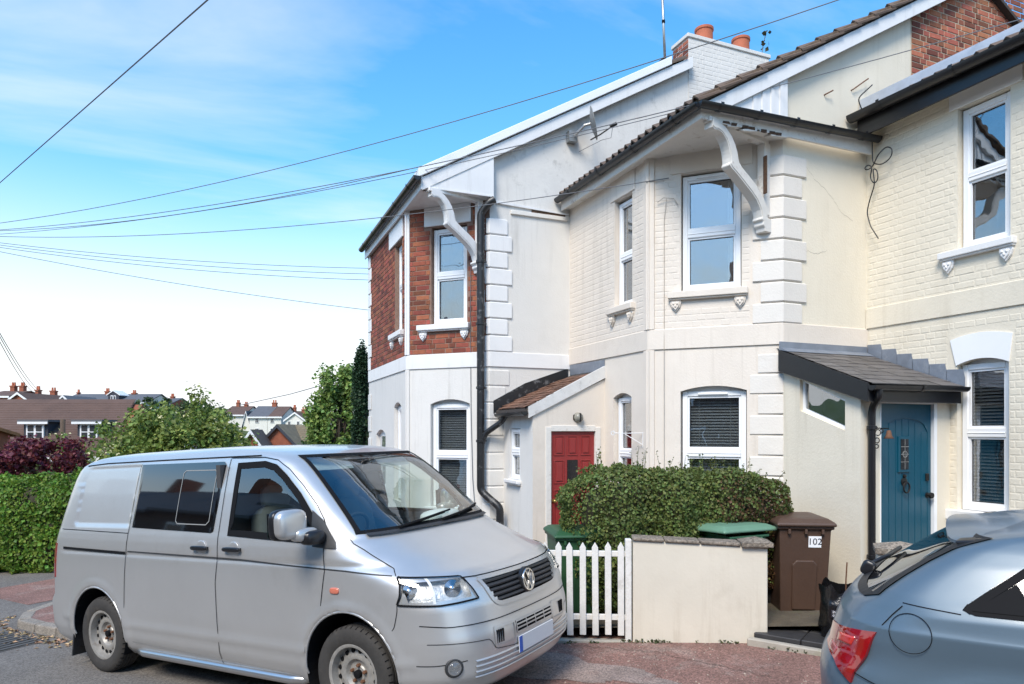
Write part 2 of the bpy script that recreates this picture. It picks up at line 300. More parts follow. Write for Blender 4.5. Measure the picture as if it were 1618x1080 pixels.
# kerb stones along the outline
def resample(P, step):
    P = np.array(P, float); d = np.r_[0, np.cumsum(np.hypot(*np.diff(P, axis=0).T))]; n = max(1, int(d[-1]/step)); q = np.linspace(0, d[-1], n+1)
    return np.c_[np.interp(q, d, P[:,0]), np.interp(q, d, P[:,1])]
RP = resample(PO[1:-1], 0.45)
for i in range(len(RP)-1):
    a, b = RP[i], RP[i+1]; d = (b-a)/np.linalg.norm(b-a); nn = np.array((-d[1], d[0])) * (1 if True else -1)
    # outward is to the road side (left of travel when walking down the street)
    nn = np.array((d[1], -d[0])); nn = nn if (nn @ np.array((0, -1)) > 0 or nn @ np.array((-1, 0)) > 0.3) else -nn
    a2 = a + d*0.006; b2 = b - d*0.006; q = []
    for zz in (-0.12, 1):
        for p in (a2 - nn*0.02, b2 - nn*0.02, b2 + nn*(0.13 if zz < 0 else 0.115), a2 + nn*(0.13 if zz < 0 else 0.115)):
            q.append((*st(*p), gz(p[0]) + zz if zz < 0 else PV(p[0]) + 0.006))
    mm = MB().hexa(q); ob('kerb_stone', mm, kerbm, kerb, bevel=0.015, seg=2)
# road details: drain cover, surface patch, litter by the kerb
dc = thing('drain_cover', 'dark iron drain cover let into the road beside the kerb corner', 'drain cover', (*st(-5.1, -0.95), gz(-5.1)))
def strect(mb, s0, s1, t0, t1, z0, z1):
    mb.hexa([(*st(s, t), gz(s) + z0) for s, t in ((s0,t0),(s1,t0),(s1,t1),(s0,t1))] + [(*st(s, t), gz(s) + z1) for s, t in ((s0,t0),(s1,t0),(s1,t1),(s0,t1))])
m = MB(); strect(m, -5.75, -4.75, -1.22, -0.52, -0.05, 0.004); ob('frame', m, mat('worn_iron', (0.075, 0.068, 0.06), 0.7, var=0.3, vscale=15), dc)
for k in range(9):
    m = MB(); strect(m, -5.7 + k*0.105, -5.63 + k*0.105, -1.18, -0.56, 0.0, 0.012); ob('bar', m, MATS['worn_iron'], dc)
m = MB(); strect(m, -9, -7.6, -3.1, -1.9, -0.02, 0.004); struct('road_patch', m, mat('fresh_asphalt_patch', (0.05, 0.05, 0.05), 0.9, var=0.2, vscale=3, bump=0.006, bscale=170))
m = MB(); strect(m, -8.6, -7.0, 0.3, 3.5, -0.02, 0.005); struct('road_patch', m, redtar)
m = MB(); strect(m, -7.6, -6.4, -1.5, -1.4, -0.02, 0.006); struct('road_marking', m, mat('worn_white_line', (0.5, 0.49, 0.46), 0.8, stain=(0.1, 0.1, 0.1), stain_amt=0.95, stain_scale=14))
m = MB()
for k in range(260):
    s = rng.uniform(-6.5, -4.2); t = -0.44 - abs(rng.normal(0, 0.16))
    if s < -5.7: t += (abs(s + 5.7)/0.9)**2*0.5
    x, y = st(s, t); a = rng.uniform(0, 6.28); r = rng.uniform(0.012, 0.04); z = gz(s) + 0.006
    m.quad((x+r*math.cos(a), y+r*math.sin(a), z), (x-0.4*r*math.sin(a), y+0.4*r*math.cos(a), z+r*0.5), (x-r*math.cos(a), y-r*math.sin(a), z), (x+0.4*r*math.sin(a), y-0.4*r*math.cos(a), z+r*0.2))
o = ob('dead_leaves', m, mat('dry_leaf', (0.36, 0.25, 0.14), 0.8, rnd=0.5, hue=0.03), kind='stuff'); tag(o, 'dry leaves and scraps blown against the kerb', 'leaf litter')

# ================================================================ BRICKWORK
BL, BH, BJ = 0.215, 0.065, 0.010
_bm = {}
def brick_mesh(kind, m):
    """chamfered brick face: full stretcher or header; origin at its lower left front corner"""
    k = (kind, m.name)
    if k in _bm: return _bm[k]
    L = kind; red = 'brick' in m.name; d = 0.004 if red else 0.006; f = 0.006 if red else 0.0023
    vs = [(0,0,0),(L,0,0),(L,0,BH),(0,0,BH),(d,-f,d),(L-d,-f,d),(L-d,-f,BH-d),(d,-f,BH-d)]
    mb = MB().add(vs, [(4,5,6,7),(0,1,5,4),(1,2,6,5),(2,3,7,6),(3,0,4,7)])
    _bm[k] = mb.mesh('brick', m, recalc=False); return _bm[k]
class Bricks:
    """collects the bricks of one house; the largest in view become parts, the rest one piece"""
    def __init__(s): s.L = []
    def wall(s, fr, u0, u1, z0, z1, m, holes=(), pri=0, off=0.0, upoly=None):
        n = int((z1 - z0)/(BH+BJ)); 
        for r in range(n):
            z = z0 + r*(BH+BJ) + BJ/2; u = u0 - (0.06 if r % 2 else 0.0) - (0.112 if r % 2 else 0); k = 0
            while u < u1 - 0.02:
                L = BL if (k + r) % 2 == 0 else 0.1025
                a, b = max(u, u0+0.003), min(u+L, u1-0.003); u += L + BJ; k += 1
                if b - a < 0.035: continue
                if any(not (b <= h[0] or a >= h[1] or z+BH <= h[2] or z >= h[3]) for h in holes):
                    # trim against an opening's side
                    for h in holes:
                        if not (z+BH <= h[2] or z >= h[3]):
                            if a < h[0] < b: b = h[0]-0.004
                            elif a < h[1] < b: a = h[1]+0.004
                            elif a >= h[0] and b <= h[1]: b = a
                        
                    if b - a < 0.035 or any(not (b <= h[0] or a >= h[1] or z+BH <= h[2] or z >= h[3]) for h in holes): continue
                if upoly and not (upoly((a+b)/2, z+BH/2)): continue
                s.L.append((pri + rng.uniform(0, 0.01), fr, a, b, z, m, off))
    def build(s, house, limit=300, name='brick'):
        s.L.sort(key=lambda q: -q[0]); rest = {}
        for i, (p, fr, a, b, z, m, off) in enumerate(s.L):
            if i < limit:
                L = round(b - a, 2); me = brick_mesh(max(L, 0.04), m)
                o = bpy.data.objects.new(name, me); COL.objects.link(o); o.parent = house
                # local x along wall (mirror so that -y faces out)
                ux = fr.U; nn = fr.N; flip = (ux[0]*(-nn[1]) - ux[1]*(-nn[0])) < 0
                if flip: u0 = b; X = -ux
                else: u0 = a; X = ux
                P = fr.p(u0, off + (rng.uniform(-0.0025, 0.002) if 'brick' in m.name else rng.uniform(-.001, .001)), z+rng.uniform(-.0015, .0015))
                o.rotation_euler = (0, rng.normal(0, .006), math.atan2(X[1], X[0])+rng.normal(0, .006)); o.location = tuple(np.array(P) - np.array(house.location))
            else: rest.setdefault(m.name, (m, []))[1].append((fr, a, b, z, off))
        for nm, (m, L) in rest.items():
            mb = MB()
            for fr, a, b, z, off in L:
                red = 'brick' in nm; d = 0.004 if red else 0.006; f = (0.006 if red else 0.0023) + off
                mb.add([fr.p(a,off,z), fr.p(b,off,z), fr.p(b,off,z+BH), fr.p(a,off,z+BH), fr.p(a+d,f,z+d), fr.p(b-d,f,z+d), fr.p(b-d,f,z+BH-d), fr.p(a+d,f,z+BH-d)], [(4,5,6,7),(0,1,5,4),(1,2,6,5),(2,3,7,6),(3,0,4,7)])
            o = link('brickwork', mb.mesh('brickwork', m, recalc=False), house); o['kind'] = 'stuff'

# ================================================================ WALL / WINDOW BUILDERS
def wall(fr, u0, u1, z0, z1, holes=(), depth=0.13, top=None):
    """front face with openings and their reveals; holes (u0,u1,z0,z1[,arch rise])"""
    mb = MB(); us = sorted({u0, u1, *[h[0] for h in holes], *[h[1] for h in holes]}); zs = sorted({z0, z1, *[h[2] for h in holes], *[h[3] for h in holes]})
    for i in range(len(us)-1):
        for j in range(len(zs)-1):
            a, b, c, d = us[i], us[i+1], zs[j], zs[j+1]
            if any(a >= h[0]-1e-6 and b <= h[1]+1e-6 and c >= h[2]-1e-6 and d <= h[3]+1e-6 for h in holes): continue
            mb.quad(fr.p(a,0,c), fr.p(b,0,c), fr.p(b,0,d), fr.p(a,0,d))
    for h in holes:
        a, b, c, d = h[:4]; q = -depth; rise = h[4] if len(h) > 4 else 0
        mb.quad(fr.p(a,0,c), fr.p(a,0,d), fr.p(a,q,d), fr.p(a,q,c)); mb.quad(fr.p(b,0,c), fr.p(b,0,d), fr.p(b,q,d), fr.p(b,q,c))
        mb.quad(fr.p(a,0,c), fr.p(b,0,c), fr.p(b,q,c), fr.p(a,q,c))
        if rise:      # segmental head: fill between the flat top and the curve
            N = 10; pts = [(a + (b-a)*k/N, d - rise*(2*k/N-1)**2) for k in range(N+1)]
            for k in range(N):
                (p0, q0), (p1, q1) = pts[k], pts[k+1]
                mb.quad(fr.p(p0,0,q0), fr.p(p1,0,q1), fr.p(p1,0,d), fr.p(p0,0,d)); mb.quad(fr.p(p0,0,q0), fr.p(p1,0,q1), fr.p(p1,q,q1), fr.p(p0,q,q0))
        else: mb.quad(fr.p(a,0,d), fr.p(b,0,d), fr.p(b,q,d), fr.p(a,q,d))
    return mb
def window(house, fr, u0, u1, z0, z1, zm, rec=0.10, cover=None, sill=None, corbels=True, arch=0, vent=False, smat=gloss_w, openlight=False, bar=0.062):
    """double glazed window of two lights (frame > panes, sill, corbels, blind)"""
    mb = MB(); n0, n1 = -rec-0.03, -rec+0.035; b = bar
    for q in ((u0, u0+b, z0, z1), (u1-b, u1, z0, z1), (u0+b, u1-b, z1-b, z1), (u0+b, u1-b, z0, z0+b*1.1)): fr.box(mb, q[0], q[1], n0, n1, q[2], q[3])
    fr.box(mb, u0+b, u1-b, n0, n1+0.004, zm-0.05, zm+0.05)
    fr.box(mb, u0+b, u1-b, n0, n1+0.010, zm-0.012, zm+0.006)
    if arch: fr.box(mb, u0, u1, n0-0.03, n0+0.02, z1-0.001, z1+arch+0.03)
    if vent: fr.box(mb, u0+0.28*(u1-u0), u1-0.25*(u1-u0), n1, n1+0.02, z1-b*0.75, z1-b*0.3)
    win = ob('window', mb, upvc, house, bevel=0.006)
    g = b*0.35
    for (za, zb) in ((zm+0.05, z1-b), (z0+b*1.1, zm-0.05)):       # sash beads
        m2 = MB(); ia, ib = u0+b, u1-b
        for q in ((ia, ia+g, za, zb), (ib-g, ib, za, zb), (ia+g, ib-g, zb-g, zb), (ia+g, ib-g, za, za+g)): fr.box(m2, q[0], q[1], n0+0.005, n1-0.014, q[2], q[3])
        ob('sash', m2, upvc, win)
        m3 = MB(); fr.box(m3, ia+g*0.8, ib-g*0.8, n0+0.016, n0+0.022, za+g*0.8, zb-g*0.8); ob('pane', m3, pane, win)
        # black gasket line
        m4 = MB()
        for q in ((ia+g, ia+g+0.006, za+g, zb-g), (ib-g-0.006, ib-g, za+g, zb-g), (ia+g, ib-g, zb-g-0.006, zb-g), (ia+g, ib-g, za+g, za+g+0.006)): fr.box(m4, q[0], q[1], n0+0.018, n0+0.026, q[2], q[3])
        ob('gasket', m4, blackm, win)
    if cover in ('blind', 'dark_blind'):
        m5 = MB(); zz = z1 - b - 0.02
        while zz > z0 + b:
            m5.quad(fr.p(u0+b*.7, n0-0.074, zz), fr.p(u1-b*.7, n0-0.074, zz), fr.p(u1-b*.7, n0-0.05, zz-0.026), fr.p(u0+b*.7, n0-0.05, zz-0.026)); zz -= 0.036
        for uu in (0.25, 0.75): fr.box(m5, u0+(u1-u0)*uu-0.004, u0+(u1-u0)*uu+0.004, n0-0.05, n0-0.047, z0+b, z1-b)
        ob('blind', m5, blindm if cover == 'blind' else blindd, win)
    if cover == 'curtain':
        m5 = MB(); N = 14; G = []
        for zz in np.linspace(z0, z1, 4): G.append([fr.p(u0+0.015+k*0.011, n0-0.07+0.018*math.sin(k*1.7), zz) for k in range(N)])
        m5.grid(G); ob('curtain', m5, curtain, win, smooth=True)
    # open box behind the glass, coloured dark in place of room shade
    m6 = MB(); e = 0.25
    a, c = u0-0.05, u1+0.05
    P = [fr.p(a,n0-0.09,z0-.05), fr.p(c,n0-0.09,z0-.05), fr.p(c,n0-0.09-e*2,z0-.05), fr.p(a,n0-0.09-e*2,z0-.05), fr.p(a,n0-0.09,z1+.05), fr.p(c,n0-0.09,z1+.05), fr.p(c,n0-0.09-e*2,z1+.05), fr.p(a,n0-0.09-e*2,z1+.05)]
    m6.add(P, [(0,1,2,3),(4,5,6,7),(1,2,6,5),(2,3,7,6),(3,0,4,7)]); ob('dark_room_backing', m6, dark_room, win)
    if sill:
        a, c, hgt = sill; m7 = MB(); fr.box(m7, a, c, -rec, 0.075, z0-hgt, z0-0.004); fr.box(m7, a+0.01, c-0.01, -rec, 0.055, z0-hgt-0.02, z0-hgt+0.001); ob('sill', m7, smat, win, bevel=0.008, seg=2)
        if corbels:
            for cu in (a+0.09, c-0.09):
                m8 = MB(); zz = z0-hgt-0.02
                prof = [(cu-0.062, zz), (cu+0.062, zz), (cu+0.066, zz-0.035), (cu+0.05, zz-0.085), (cu+0.02, zz-0.12), (cu, zz-0.145), (cu-0.02, zz-0.12), (cu-0.05, zz-0.085), (cu-0.066, zz-0.035)]
                fr.prism(m8, prof, 0, 0.03); pr2 = [(cu+(u-cu)*0.72, zz-0.02+(z-zz)*0.72) for u, z in prof]; fr.prism(m8, pr2, 0.03, 0.05)
                for du, dz_ in ((-0.022, -0.045), (0.022, -0.045), (0, -0.075)):
                    cpt = fr.p(cu+du, 0.05, zz+dz_); m8.sell(cpt, (0.014, 0.014, 0.018), 1.0, 8, 6)
                ob('corbel', m8, smat, win, bevel=0.004)
    return win
def quoins(house, frB, frC, z0, z1, h=0.245, LB=(0.33, 0.24), LC=(0.27, 0.34), m=None, d=0.022):
    """corner blocks wrapping the chamfer and the side wall"""
    z = z0; k = 0
    while z + h <= z1 + 0.02:
        mb = MB(); lb = LB[k % 2]; lc = LC[k % 2]; top = z + h - 0.014
        # L shaped prism round the corner, bevelled
        def ring(zz, e):
            return [frB.p(lb-e, 0.001, zz), frB.p(lb-e, d-e, zz), CP(d-e, zz), frC.p(lc-e, d-e, zz), frC.p(lc-e, 0.001, zz), frB.p(0, 0.001, zz)]
        nb, nc = frB.N, frC.N
        def CP(dd, zz):
            # point offset dd from both walls
            A = np.array([nb, nc]); v = np.linalg.solve(A, np.array([dd, dd])); o = frB.O + v; return (o[0], o[1], zz)
        R0, R1, R2, R3 = ring(z, 0.012), ring(z+0.012, 0), ring(top-0.012, 0), ring(top, 0.012)
        vs = R0+R1+R2+R3; n = 6; fs = [tuple(range(n))[::-1], tuple(range(3*n, 4*n))]
        for r in range(3):
            for i in range(n): fs.append((r*n+i, r*n+(i+1)%n, (r+1)*n+(i+1)%n, (r+1)*n+i))
        mb.add(vs, fs); ob('quoin', mb, m, house)
        z += h; k += 1
def gutter(house, path, m=blackp, r=0.058, brackets=0.8):
    mb = MB(); P = [Vector(p) for p in path]; N = 9
    for i in range(len(P)-1):
        t = (P[i+1]-P[i]).normalized(); sdir = t.cross(Vector((0,0,1))).normalized(); up = sdir.cross(t)
        G = []
        for rr in (r, r*0.86):
            for q in (P[i]-t*(0.0 if i == 0 else r*0.6), P[i+1]+t*(0 if i == len(P)-2 else r*0.6)):
                G.append([tuple(q + sdir*rr*math.cos(a) + up*rr*math.sin(a)) for a in np.linspace(math.pi*0.98, 2.02*math.pi, N)])
        mb.grid([G[0], G[1]]); mb.grid([G[2], G[3]]); mb.grid([G[0], G[2]]); mb.grid([G[1], G[3]])
        for gg in (G[0], G[1]): mb.add(gg, [tuple(range(N))])
    g = ob('gutter', mb, m, house, smooth=True, ang=40)
    for i in range(len(P)-1):
        t = P[i+1]-P[i]; L = t.length; n = max(1, int(L/brackets)); t.normalize()
        for k in range(n):
            c = P[i] + t*(L*(k+0.5)/n); sdir = t.cross(Vector((0,0,1))).normalized(); up = sdir.cross(t); mb = MB(); G = []
            for q in (c-t*0.022, c+t*0.022): G.append([tuple(q + sdir*(r+0.007)*math.cos(a) + up*(r+0.007)*math.sin(a)) for a in np.linspace(math.pi*0.9, 2.1*math.pi, 10)])
            mb.grid(G); ob('bracket', mb, m, g, smooth=True)
    return g
def pipe(house, path, r=0.034, m=blackp, clips=()):
    mb = MB(); P = [Vector(p) for p in path]; Q = [P[0]]
    for i in range(1, len(P)-1):       # round the bends
        a = (P[i-1]-P[i]); b = (P[i+1]-P[i]); ra = min(0.07, a.length*0.4, b.length*0.4)
        for k in range(5):
            f = k/4; Q.append(P[i] + a.normalized()*ra*(1-f)**2 + b.normalized()*ra*f**2)
    Q.append(P[-1]); mb.tube(Q, r, 14); o = ob('downpipe', mb, m, house, smooth=True, ang=50)
    for c in clips:
        m2 = MB(); m2.lathe([(r+0.001, -0.02), (r+0.012, -0.018), (r+0.012, 0.018), (r+0.001, 0.02)], 14, c); d = Vector((1, 0, 0)); m2.box(c[0]+r, c[0]+r+0.035, c[1]-0.012, c[1]+0.012, c[2]-0.008, c[2]+0.008); ob('clip', m2, m, o)
    return o
def curve_ribbon(fr, pts, wid, n0, n1):
    """thick S-shaped bar following pts (u,z) with half-width wid(list)"""
    P = np.array(pts, float); d = np.r_[0, np.cumsum(np.hypot(*np.diff(P, axis=0).T))]; q = np.linspace(0, d[-1], 28)
    # smooth resample
    U = np.interp(q, d, P[:,0]); Zz = np.interp(q, d, P[:,1])
    for _ in range(3): U[1:-1] = (U[:-2]+2*U[1:-1]+U[2:])/4; Zz[1:-1] = (Zz[:-2]+2*Zz[1:-1]+Zz[2:])/4
    W = np.interp(q/d[-1], *zip(*wid)); tx = np.gradient(U); tz = np.gradient(Zz); L = np.hypot(tx, tz); nx, nz_ = -tz/L, tx/L
    mb = MB(); top = [(U[i]+nx[i]*W[i], Zz[i]+nz_[i]*W[i]) for i in range(len(U))]; bot = [(U[i]-nx[i]*W[i], Zz[i]-nz_[i]*W[i]) for i in range(len(U))]
    mb.grid([[fr.p(u,n0,z) for u,z in top], [fr.p(u,n1,z) for u,z in top]]); mb.grid([[fr.p(u,n0,z) for u,z in bot], [fr.p(u,n1,z) for u,z in bot]])
    mb.grid([[fr.p(u,n0,z) for u,z in top], [fr.p(u,n0,z) for u,z in bot]]); mb.grid([[fr.p(u,n1,z) for u,z in top], [fr.p(u,n1,z) for u,z in bot]])
    for e in (0, -1): mb.quad(fr.p(*[top[e][0], n0, top[e][1]]), fr.p(top[e][0], n1, top[e][1]), fr.p(bot[e][0], n1, bot[e][1]), fr.p(bot[e][0], n0, bot[e][1]))
    return mb
S2 = 1/math.sqrt(2)
PITCH = 0.577
def panel_quad(pts, z):
    return [(p[0], p[1], z) for p in pts]
def house_shell(label, XA, YC, wch, YF, zb, mA, mB_, mC, holesA, holesB, band, ZE, XE, zoff=0, back=9.2, gable_mat=None, ridge=4.55, holesBlow=None):
    """one house of the stepped terrace: front wall A (faces -X), chamfer B, side wall C (faces -Y), gable roof with its ridge along Y"""
    h = thing('terraced_house', label, 'house', (XA+2, (YC+YF)/2, zb), group=None)
    frA = Fr((XA, 0), (0, 1), (-1, 0)); Q = (XA+wch, YC); frB = Fr(Q, (-S2, S2), (-S2, -S2)); frC = Fr((0, YC), (1, 0), (0, -1)); frQ = Fr(Q, (1, 0), (0, -1))
    LB = wch/S2; zt = 5.30 + zoff
    ob('front_wall', wall(frA, YC+wch, YF, zb, zt, holesA), mA, h)
    ob('chamfer_wall', wall(frB, 0, LB, zb, zt, holesB), mB_, h)
    return h, frA, frB, frC, frQ, LB
# ================================================================ THE TERRACE
def frames(XA, YC, wch):
    Q = (XA+wch, YC)
    return Fr((XA, 0), (0, 1), (-1, 0)), Fr(Q, (-S2, S2), (-S2, -S2)), Fr((0, YC), (1, 0), (0, -1)), Fr(Q, (1, 0), (0, -1)), wch/S2
def vz(XE, X, z0=5.42): return z0 + PITCH*(X-XE)
def gable(house, frC, x0, x1, XE, zb, ridge_x, m, z0=5.42, drop=0.10, name='side_wall', zlow=None):
    """side wall up to the verge"""
    mb = MB(); xs = sorted({x0, x1, min(max(ridge_x, x0), x1)})
    def top(x): return (vz(XE, x, z0) if x <= ridge_x else vz(XE, ridge_x, z0) - PITCH*(x-ridge_x)) - drop
    pts = [(x0, zb), (x1, zb)] + [(x, top(x)) for x in xs[::-1]]
    mb.quad(*[frC.p(u, 0, z) for u, z in pts]); return ob(name, mb, m, house)
def band(house, frA, frB, frQ, LB, yA0, yA1, z0, z1, m, lc=1.35, d=0.018):
    """plat band running round front, chamfer and side in one moulding"""
    nb = frB.N; mb = MB()
    frA.box(mb, yA0-0.004, yA1, -0.01, d, z0, z1); frB.box(mb, -0.007, LB+0.007, -0.01, d+0.0005, z0, z1); frQ.box(mb, -0.006, lc, -0.01, d-0.0005, z0, z1)
    return ob('band_course', mb, m, house, bevel=0.006)
def eaves(house, frA, XA, XE, YV, YF, YC, Qx, zs, m, mf, gutter_z, c_len=None, drop=0.0):
    """flat soffit, fascia board and half round gutter along the front"""
    mb = MB(); mb.box(XE+0.005, Qx+0.02, YV+0.002, YF-0.002, zs, zs+0.02); ob('soffit', mb, m, house)
    mb = MB(); mb.box(XE-0.02, XE+0.004, YV, YF-0.002, zs-0.03, zs+0.16); ob('fascia', mb, mf, house, bevel=0.004)
    gutter(house, [(XE-0.085, YF-0.01, gutter_z+0.012-drop), (XE-0.085, YV-0.06, gutter_z)])
def verge(house, XE, YV, x1, m, z0=5.42, hgt=0.18, th=0.03):
    mb = MB(); mb.prism([(XE, YV, vz(XE, XE, z0)), (x1, YV, vz(XE, x1, z0)), (x1, YV, vz(XE, x1, z0)-hgt), (XE, YV, vz(XE, XE, z0)-hgt)], (0, th, 0)); return ob('bargeboard', mb, m, house, bevel=0.004)
TW, TG, TLn = 0.30, 0.335, 0.40
def tile_mesh(m, wave=0.038):
    mb = MB(); N = 13; us = np.linspace(0, TW, N); G = []
    prof = wave*np.clip(np.sin(us/TW*4*math.pi - 0.6), -0.35, 1)
    for v, lift in ((0, 0.036), (TLn, 0.0)):
        G.append([(v, us[k], prof[k]+lift) for k in range(N)])
    bot = [(0, us[k], prof[k]+0.036-0.024) for k in range(N)]
    mb.grid(G); mb.grid([G[0], bot])
    mb.quad(G[0][0], G[1][0], (TLn, 0, -0.03), (0, 0, -0.005)); mb.quad(G[0][-1], G[1][-1], (TLn, TW, -0.03), (0, TW, -0.005))
    me = mb.mesh('roof_tile', m); me.shade_smooth(); me.set_sharp_from_angle(angle=R(40)); return me
TILE = {m.name: tile_mesh(m) for m in (tile,)}
def tile_roof(house, XE, z0, YV, YF, rows, m=tile, cols=None, over=0.06):
    th = math.atan(PITCH); c, s = math.cos(th), math.sin(th); n = int(round((YF-YV)/TW)); sc_ = (YF-YV)/(n*TW)
    roof = house
    for r in range(rows):
        for k in range(n):
            if cols and not cols(r, k, n): continue
            o = bpy.data.objects.new('roof_tile', TILE[m.name]); COL.objects.link(o); o.parent = roof
            v = r*TG - over
            o.location = (XE + v*c - house.location[0], YV + k*TW*sc_ - house.location[1], z0 + v*s + rng.uniform(0, 0.004) - house.location[2])
            o.scale = (1, sc_, 1); o.rotation_euler = (rng.normal(0, 0.004), -th + rng.normal(0, 0.006), rng.normal(0, 0.005))
def roof_slab(house, XE, z0, YV, YF, ridge_x, m, th=0.05, back=9.1, bk_=0.0):
    mb = MB(); zr = vz(XE, ridge_x, z0); mb.prism([(XE, YV, z0), (ridge_x, YV, zr), (ridge_x, YV, zr-th), (XE, YV, z0-th)], (0, YF-YV, 0)); YB = YV+bk_
    mb.prism([(ridge_x+.001, YB, zr), (XE+back, YB, z0), (XE+back, YB, z0-th), (ridge_x+.001, YB, zr-th)], (0, YF-YB, 0)); return ob('roof', mb, m, house)
def bracket(house, P0, P1, m):
    d = np.array(P1)-np.array(P0); L = np.linalg.norm(d); d /= L; fr = Fr(P0, d, (d[1], -d[0]))
    k = L/1.0
    up = [(0.0, 5.27), (0.07, 5.265), (0.15, 5.245), (0.24, 5.21), (0.32, 5.15), (0.38, 5.07), (0.42, 4.99), (0.435, 4.92), (0.45, 4.885), (0.50, 4.845), (0.58, 4.80), (0.68, 4.745), (0.78, 4.685), (0.87, 4.61), (0.93, 4.53), (0.965, 4.44), (0.97, 4.35)]
    lo = [(0.0, 5.17), (0.04, 5.15), (0.10, 5.165), (0.17, 5.14), (0.235, 5.085), (0.275, 5.01), (0.295, 4.93), (0.30, 4.86), (0.275, 4.835), (0.30, 4.805), (0.37, 4.775), (0.46, 4.725), (0.56, 4.665), (0.67, 4.60), (0.76, 4.535), (0.83, 4.45), (0.86, 4.35)]
    def dens(P, n=30):
        P = np.array(P); d_ = np.r_[0, np.cumsum(np.hypot(*np.diff(P, axis=0).T))]; q_ = np.linspace(0, d_[-1], n); return np.c_[np.interp(q_, d_, P[:,0])*k, np.interp(q_, d_, P[:,1])]
    U_, L_ = dens(up), dens(lo); mb = MB()
    for n0, n1 in ((-0.055, 0.055), (-0.045, 0.062)):
        s_ = 1.0 if n0 == -0.055 else 0.72; Mi = (U_+L_)/2; a_, b_ = Mi+(U_-Mi)*s_, Mi+(L_-Mi)*s_
        g = lambda A_, n: [fr.p(u, n, z) for u, z in A_]
        mb.grid(np.array([g(a_, n0), g(a_, n1)])); mb.grid(np.array([g(b_, n0), g(b_, n1)])); mb.grid(np.array([g(a_, n0), g(b_, n0)])); mb.grid(np.array([g(a_, n1), g(b_, n1)]))
        for e in (0, -1): mb.quad(g(a_, n0)[e], g(a_, n1)[e], g(b_, n1)[e], g(b_, n0)[e])
    b = ob('eaves_bracket', mb, m, house, bevel=0.008)
    mb = MB(); fr.box(mb, -0.03, L, -0.05, 0.05, 5.23, 5.285); fr.box(mb, L-0.085, L+0.03, -0.05, 0.05, 4.40, 5.24); ob('frame_post', mb, m, b, bevel=0.006)
    mb = MB(); fr.prism(mb, [(L-0.15, 4.36), (L+0.04, 4.36), (L+0.04, 4.20), (L-0.09, 4.20), (L-0.10, 4.24), (L-0.13, 4.27), (L-0.125, 4.31), (L-0.16, 4.33)], -0.065, 0.065); ob('corbel', mb, m, b, bevel=0.006)
    return b

# ---------------------------------------------------------------- left house: red brick above, white painted below
XA, YC, wc, YF = 2.545, 9.33, 0.988, 13.38; XE, YV = 2.49, 9.21; zb = -0.75
L = thing('terraced_house', 'end of terrace house with red brick upper floor and white painted ground floor', 'house', (XA+2, (YC+YF)/2, zb))
frA, frB, frC, frQ, LB = frames(XA, YC, wc); Qx = XA+wc
hA_u = [(10.64, 11.12, 3.47, 4.93)]; hA_l = [(10.70, 11.20, 0.76, 2.36, 0.07), (11.86, 12.66, zb+0.06, 1.92, 0.09)]
hB_u = [(0.37, 0.97, 3.48, 4.97)]; hB_l = [(0.325, 0.985, 0.75, 2.37, 0.07)]
y0 = YC+wc
ob('front_wall', wall(frA, y0, YF, zb, 2.84, hA_l), white, L); ob('front_wall', wall(frA, y0, YF, 2.84, 5.29, hA_u), mortar_d, L)
ob('chamfer_wall', wall(frB, 0, LB, zb, 2.84, hB_l), white, L); ob('chamfer_wall', wall(frB, 0, LB, 2.84, 5.29, hB_u), mortar_d, L)
gable(L, frC, Qx, Qx+8.0, XE, 5.18, 7.05, whitem); mb = MB(); mb.quad(frC.p(Qx,0,zb), frC.p(Qx+8,0,zb), frC.p(Qx+8,0,5.18), frC.p(Qx,0,5.18)); ob('side_wall', mb, white, L)
mb = MB(); mb.quad((XA, YF, zb), (XA+8.6, YF, zb), (XA+8.6, YF, 5.3), (7.05, YF, 8.0), (XA, YF, 5.3)); mb.quad((XA+8.6, YC, zb), (XA+8.6, YF, zb), (XA+8.6, YF, 5.3), (XA+8.6, YC, 5.3)); ob('rear_wall', mb, white, L)
bk = Bricks()
bk.wall(frB, 0.06, LB-0.05, 3.06, 5.28, brick, [(0.355, 0.985, 3.46, 4.98), (0.28, 1.09, 4.94, 5.30), (0.30, 1.21, 3.36, 3.49)], 10)
bk.wall(frA, y0+0.05, YF-0.22, 3.06, 5.28, brick, [(10.62, 11.14, 3.46, 4.95), (10.5, 11.5, 4.93, 5.3), (10.5, 11.36, 3.36, 3.48)], 5)
band(L, frA, frB, frQ, LB, y0, YF, 2.835, 3.055, gloss_w)
for q in ((0.0, 0.06), ): pass
mb = MB(); frA.box(mb, y0-0.03, y0+0.055, -0.02, 0.025, 3.056, 5.285); frB.box(mb, LB-0.055, LB+0.03, -0.02, 0.025, 3.056, 5.284); ob('corner_pilaster', mb, gloss_w, L, bevel=0.005)
mb = MB(); frA.box(mb, y0-0.02, y0+0.05, -0.02, 0.02, 0.0, 2.834); frB.box(mb, LB-0.05, LB+0.02, -0.02, 0.02, 0.0, 2.833); ob('corner_pilaster', mb, white, L, bevel=0.005)
quoins(L, frB, frQ, 3.06, 5.02, m=gloss_w, LB=(0.07, 0.05), LC=(0.34, 0.27)); quoins(L, frB, frQ, 0.6, 2.82, m=white, LB=(0.12, 0.09), LC=(0.30, 0.24), d=0.012)
z = 3.06; k = 0
while z < 5.1:
    mb = MB(); frA.box(mb, YF-(0.30 if k % 2 else 0.22), YF+0.002, 0, 0.022, z, z+0.232); ob('quoin', mb, gloss_w, L, bevel=0.008); z += 0.246; k += 1
z = 0.2
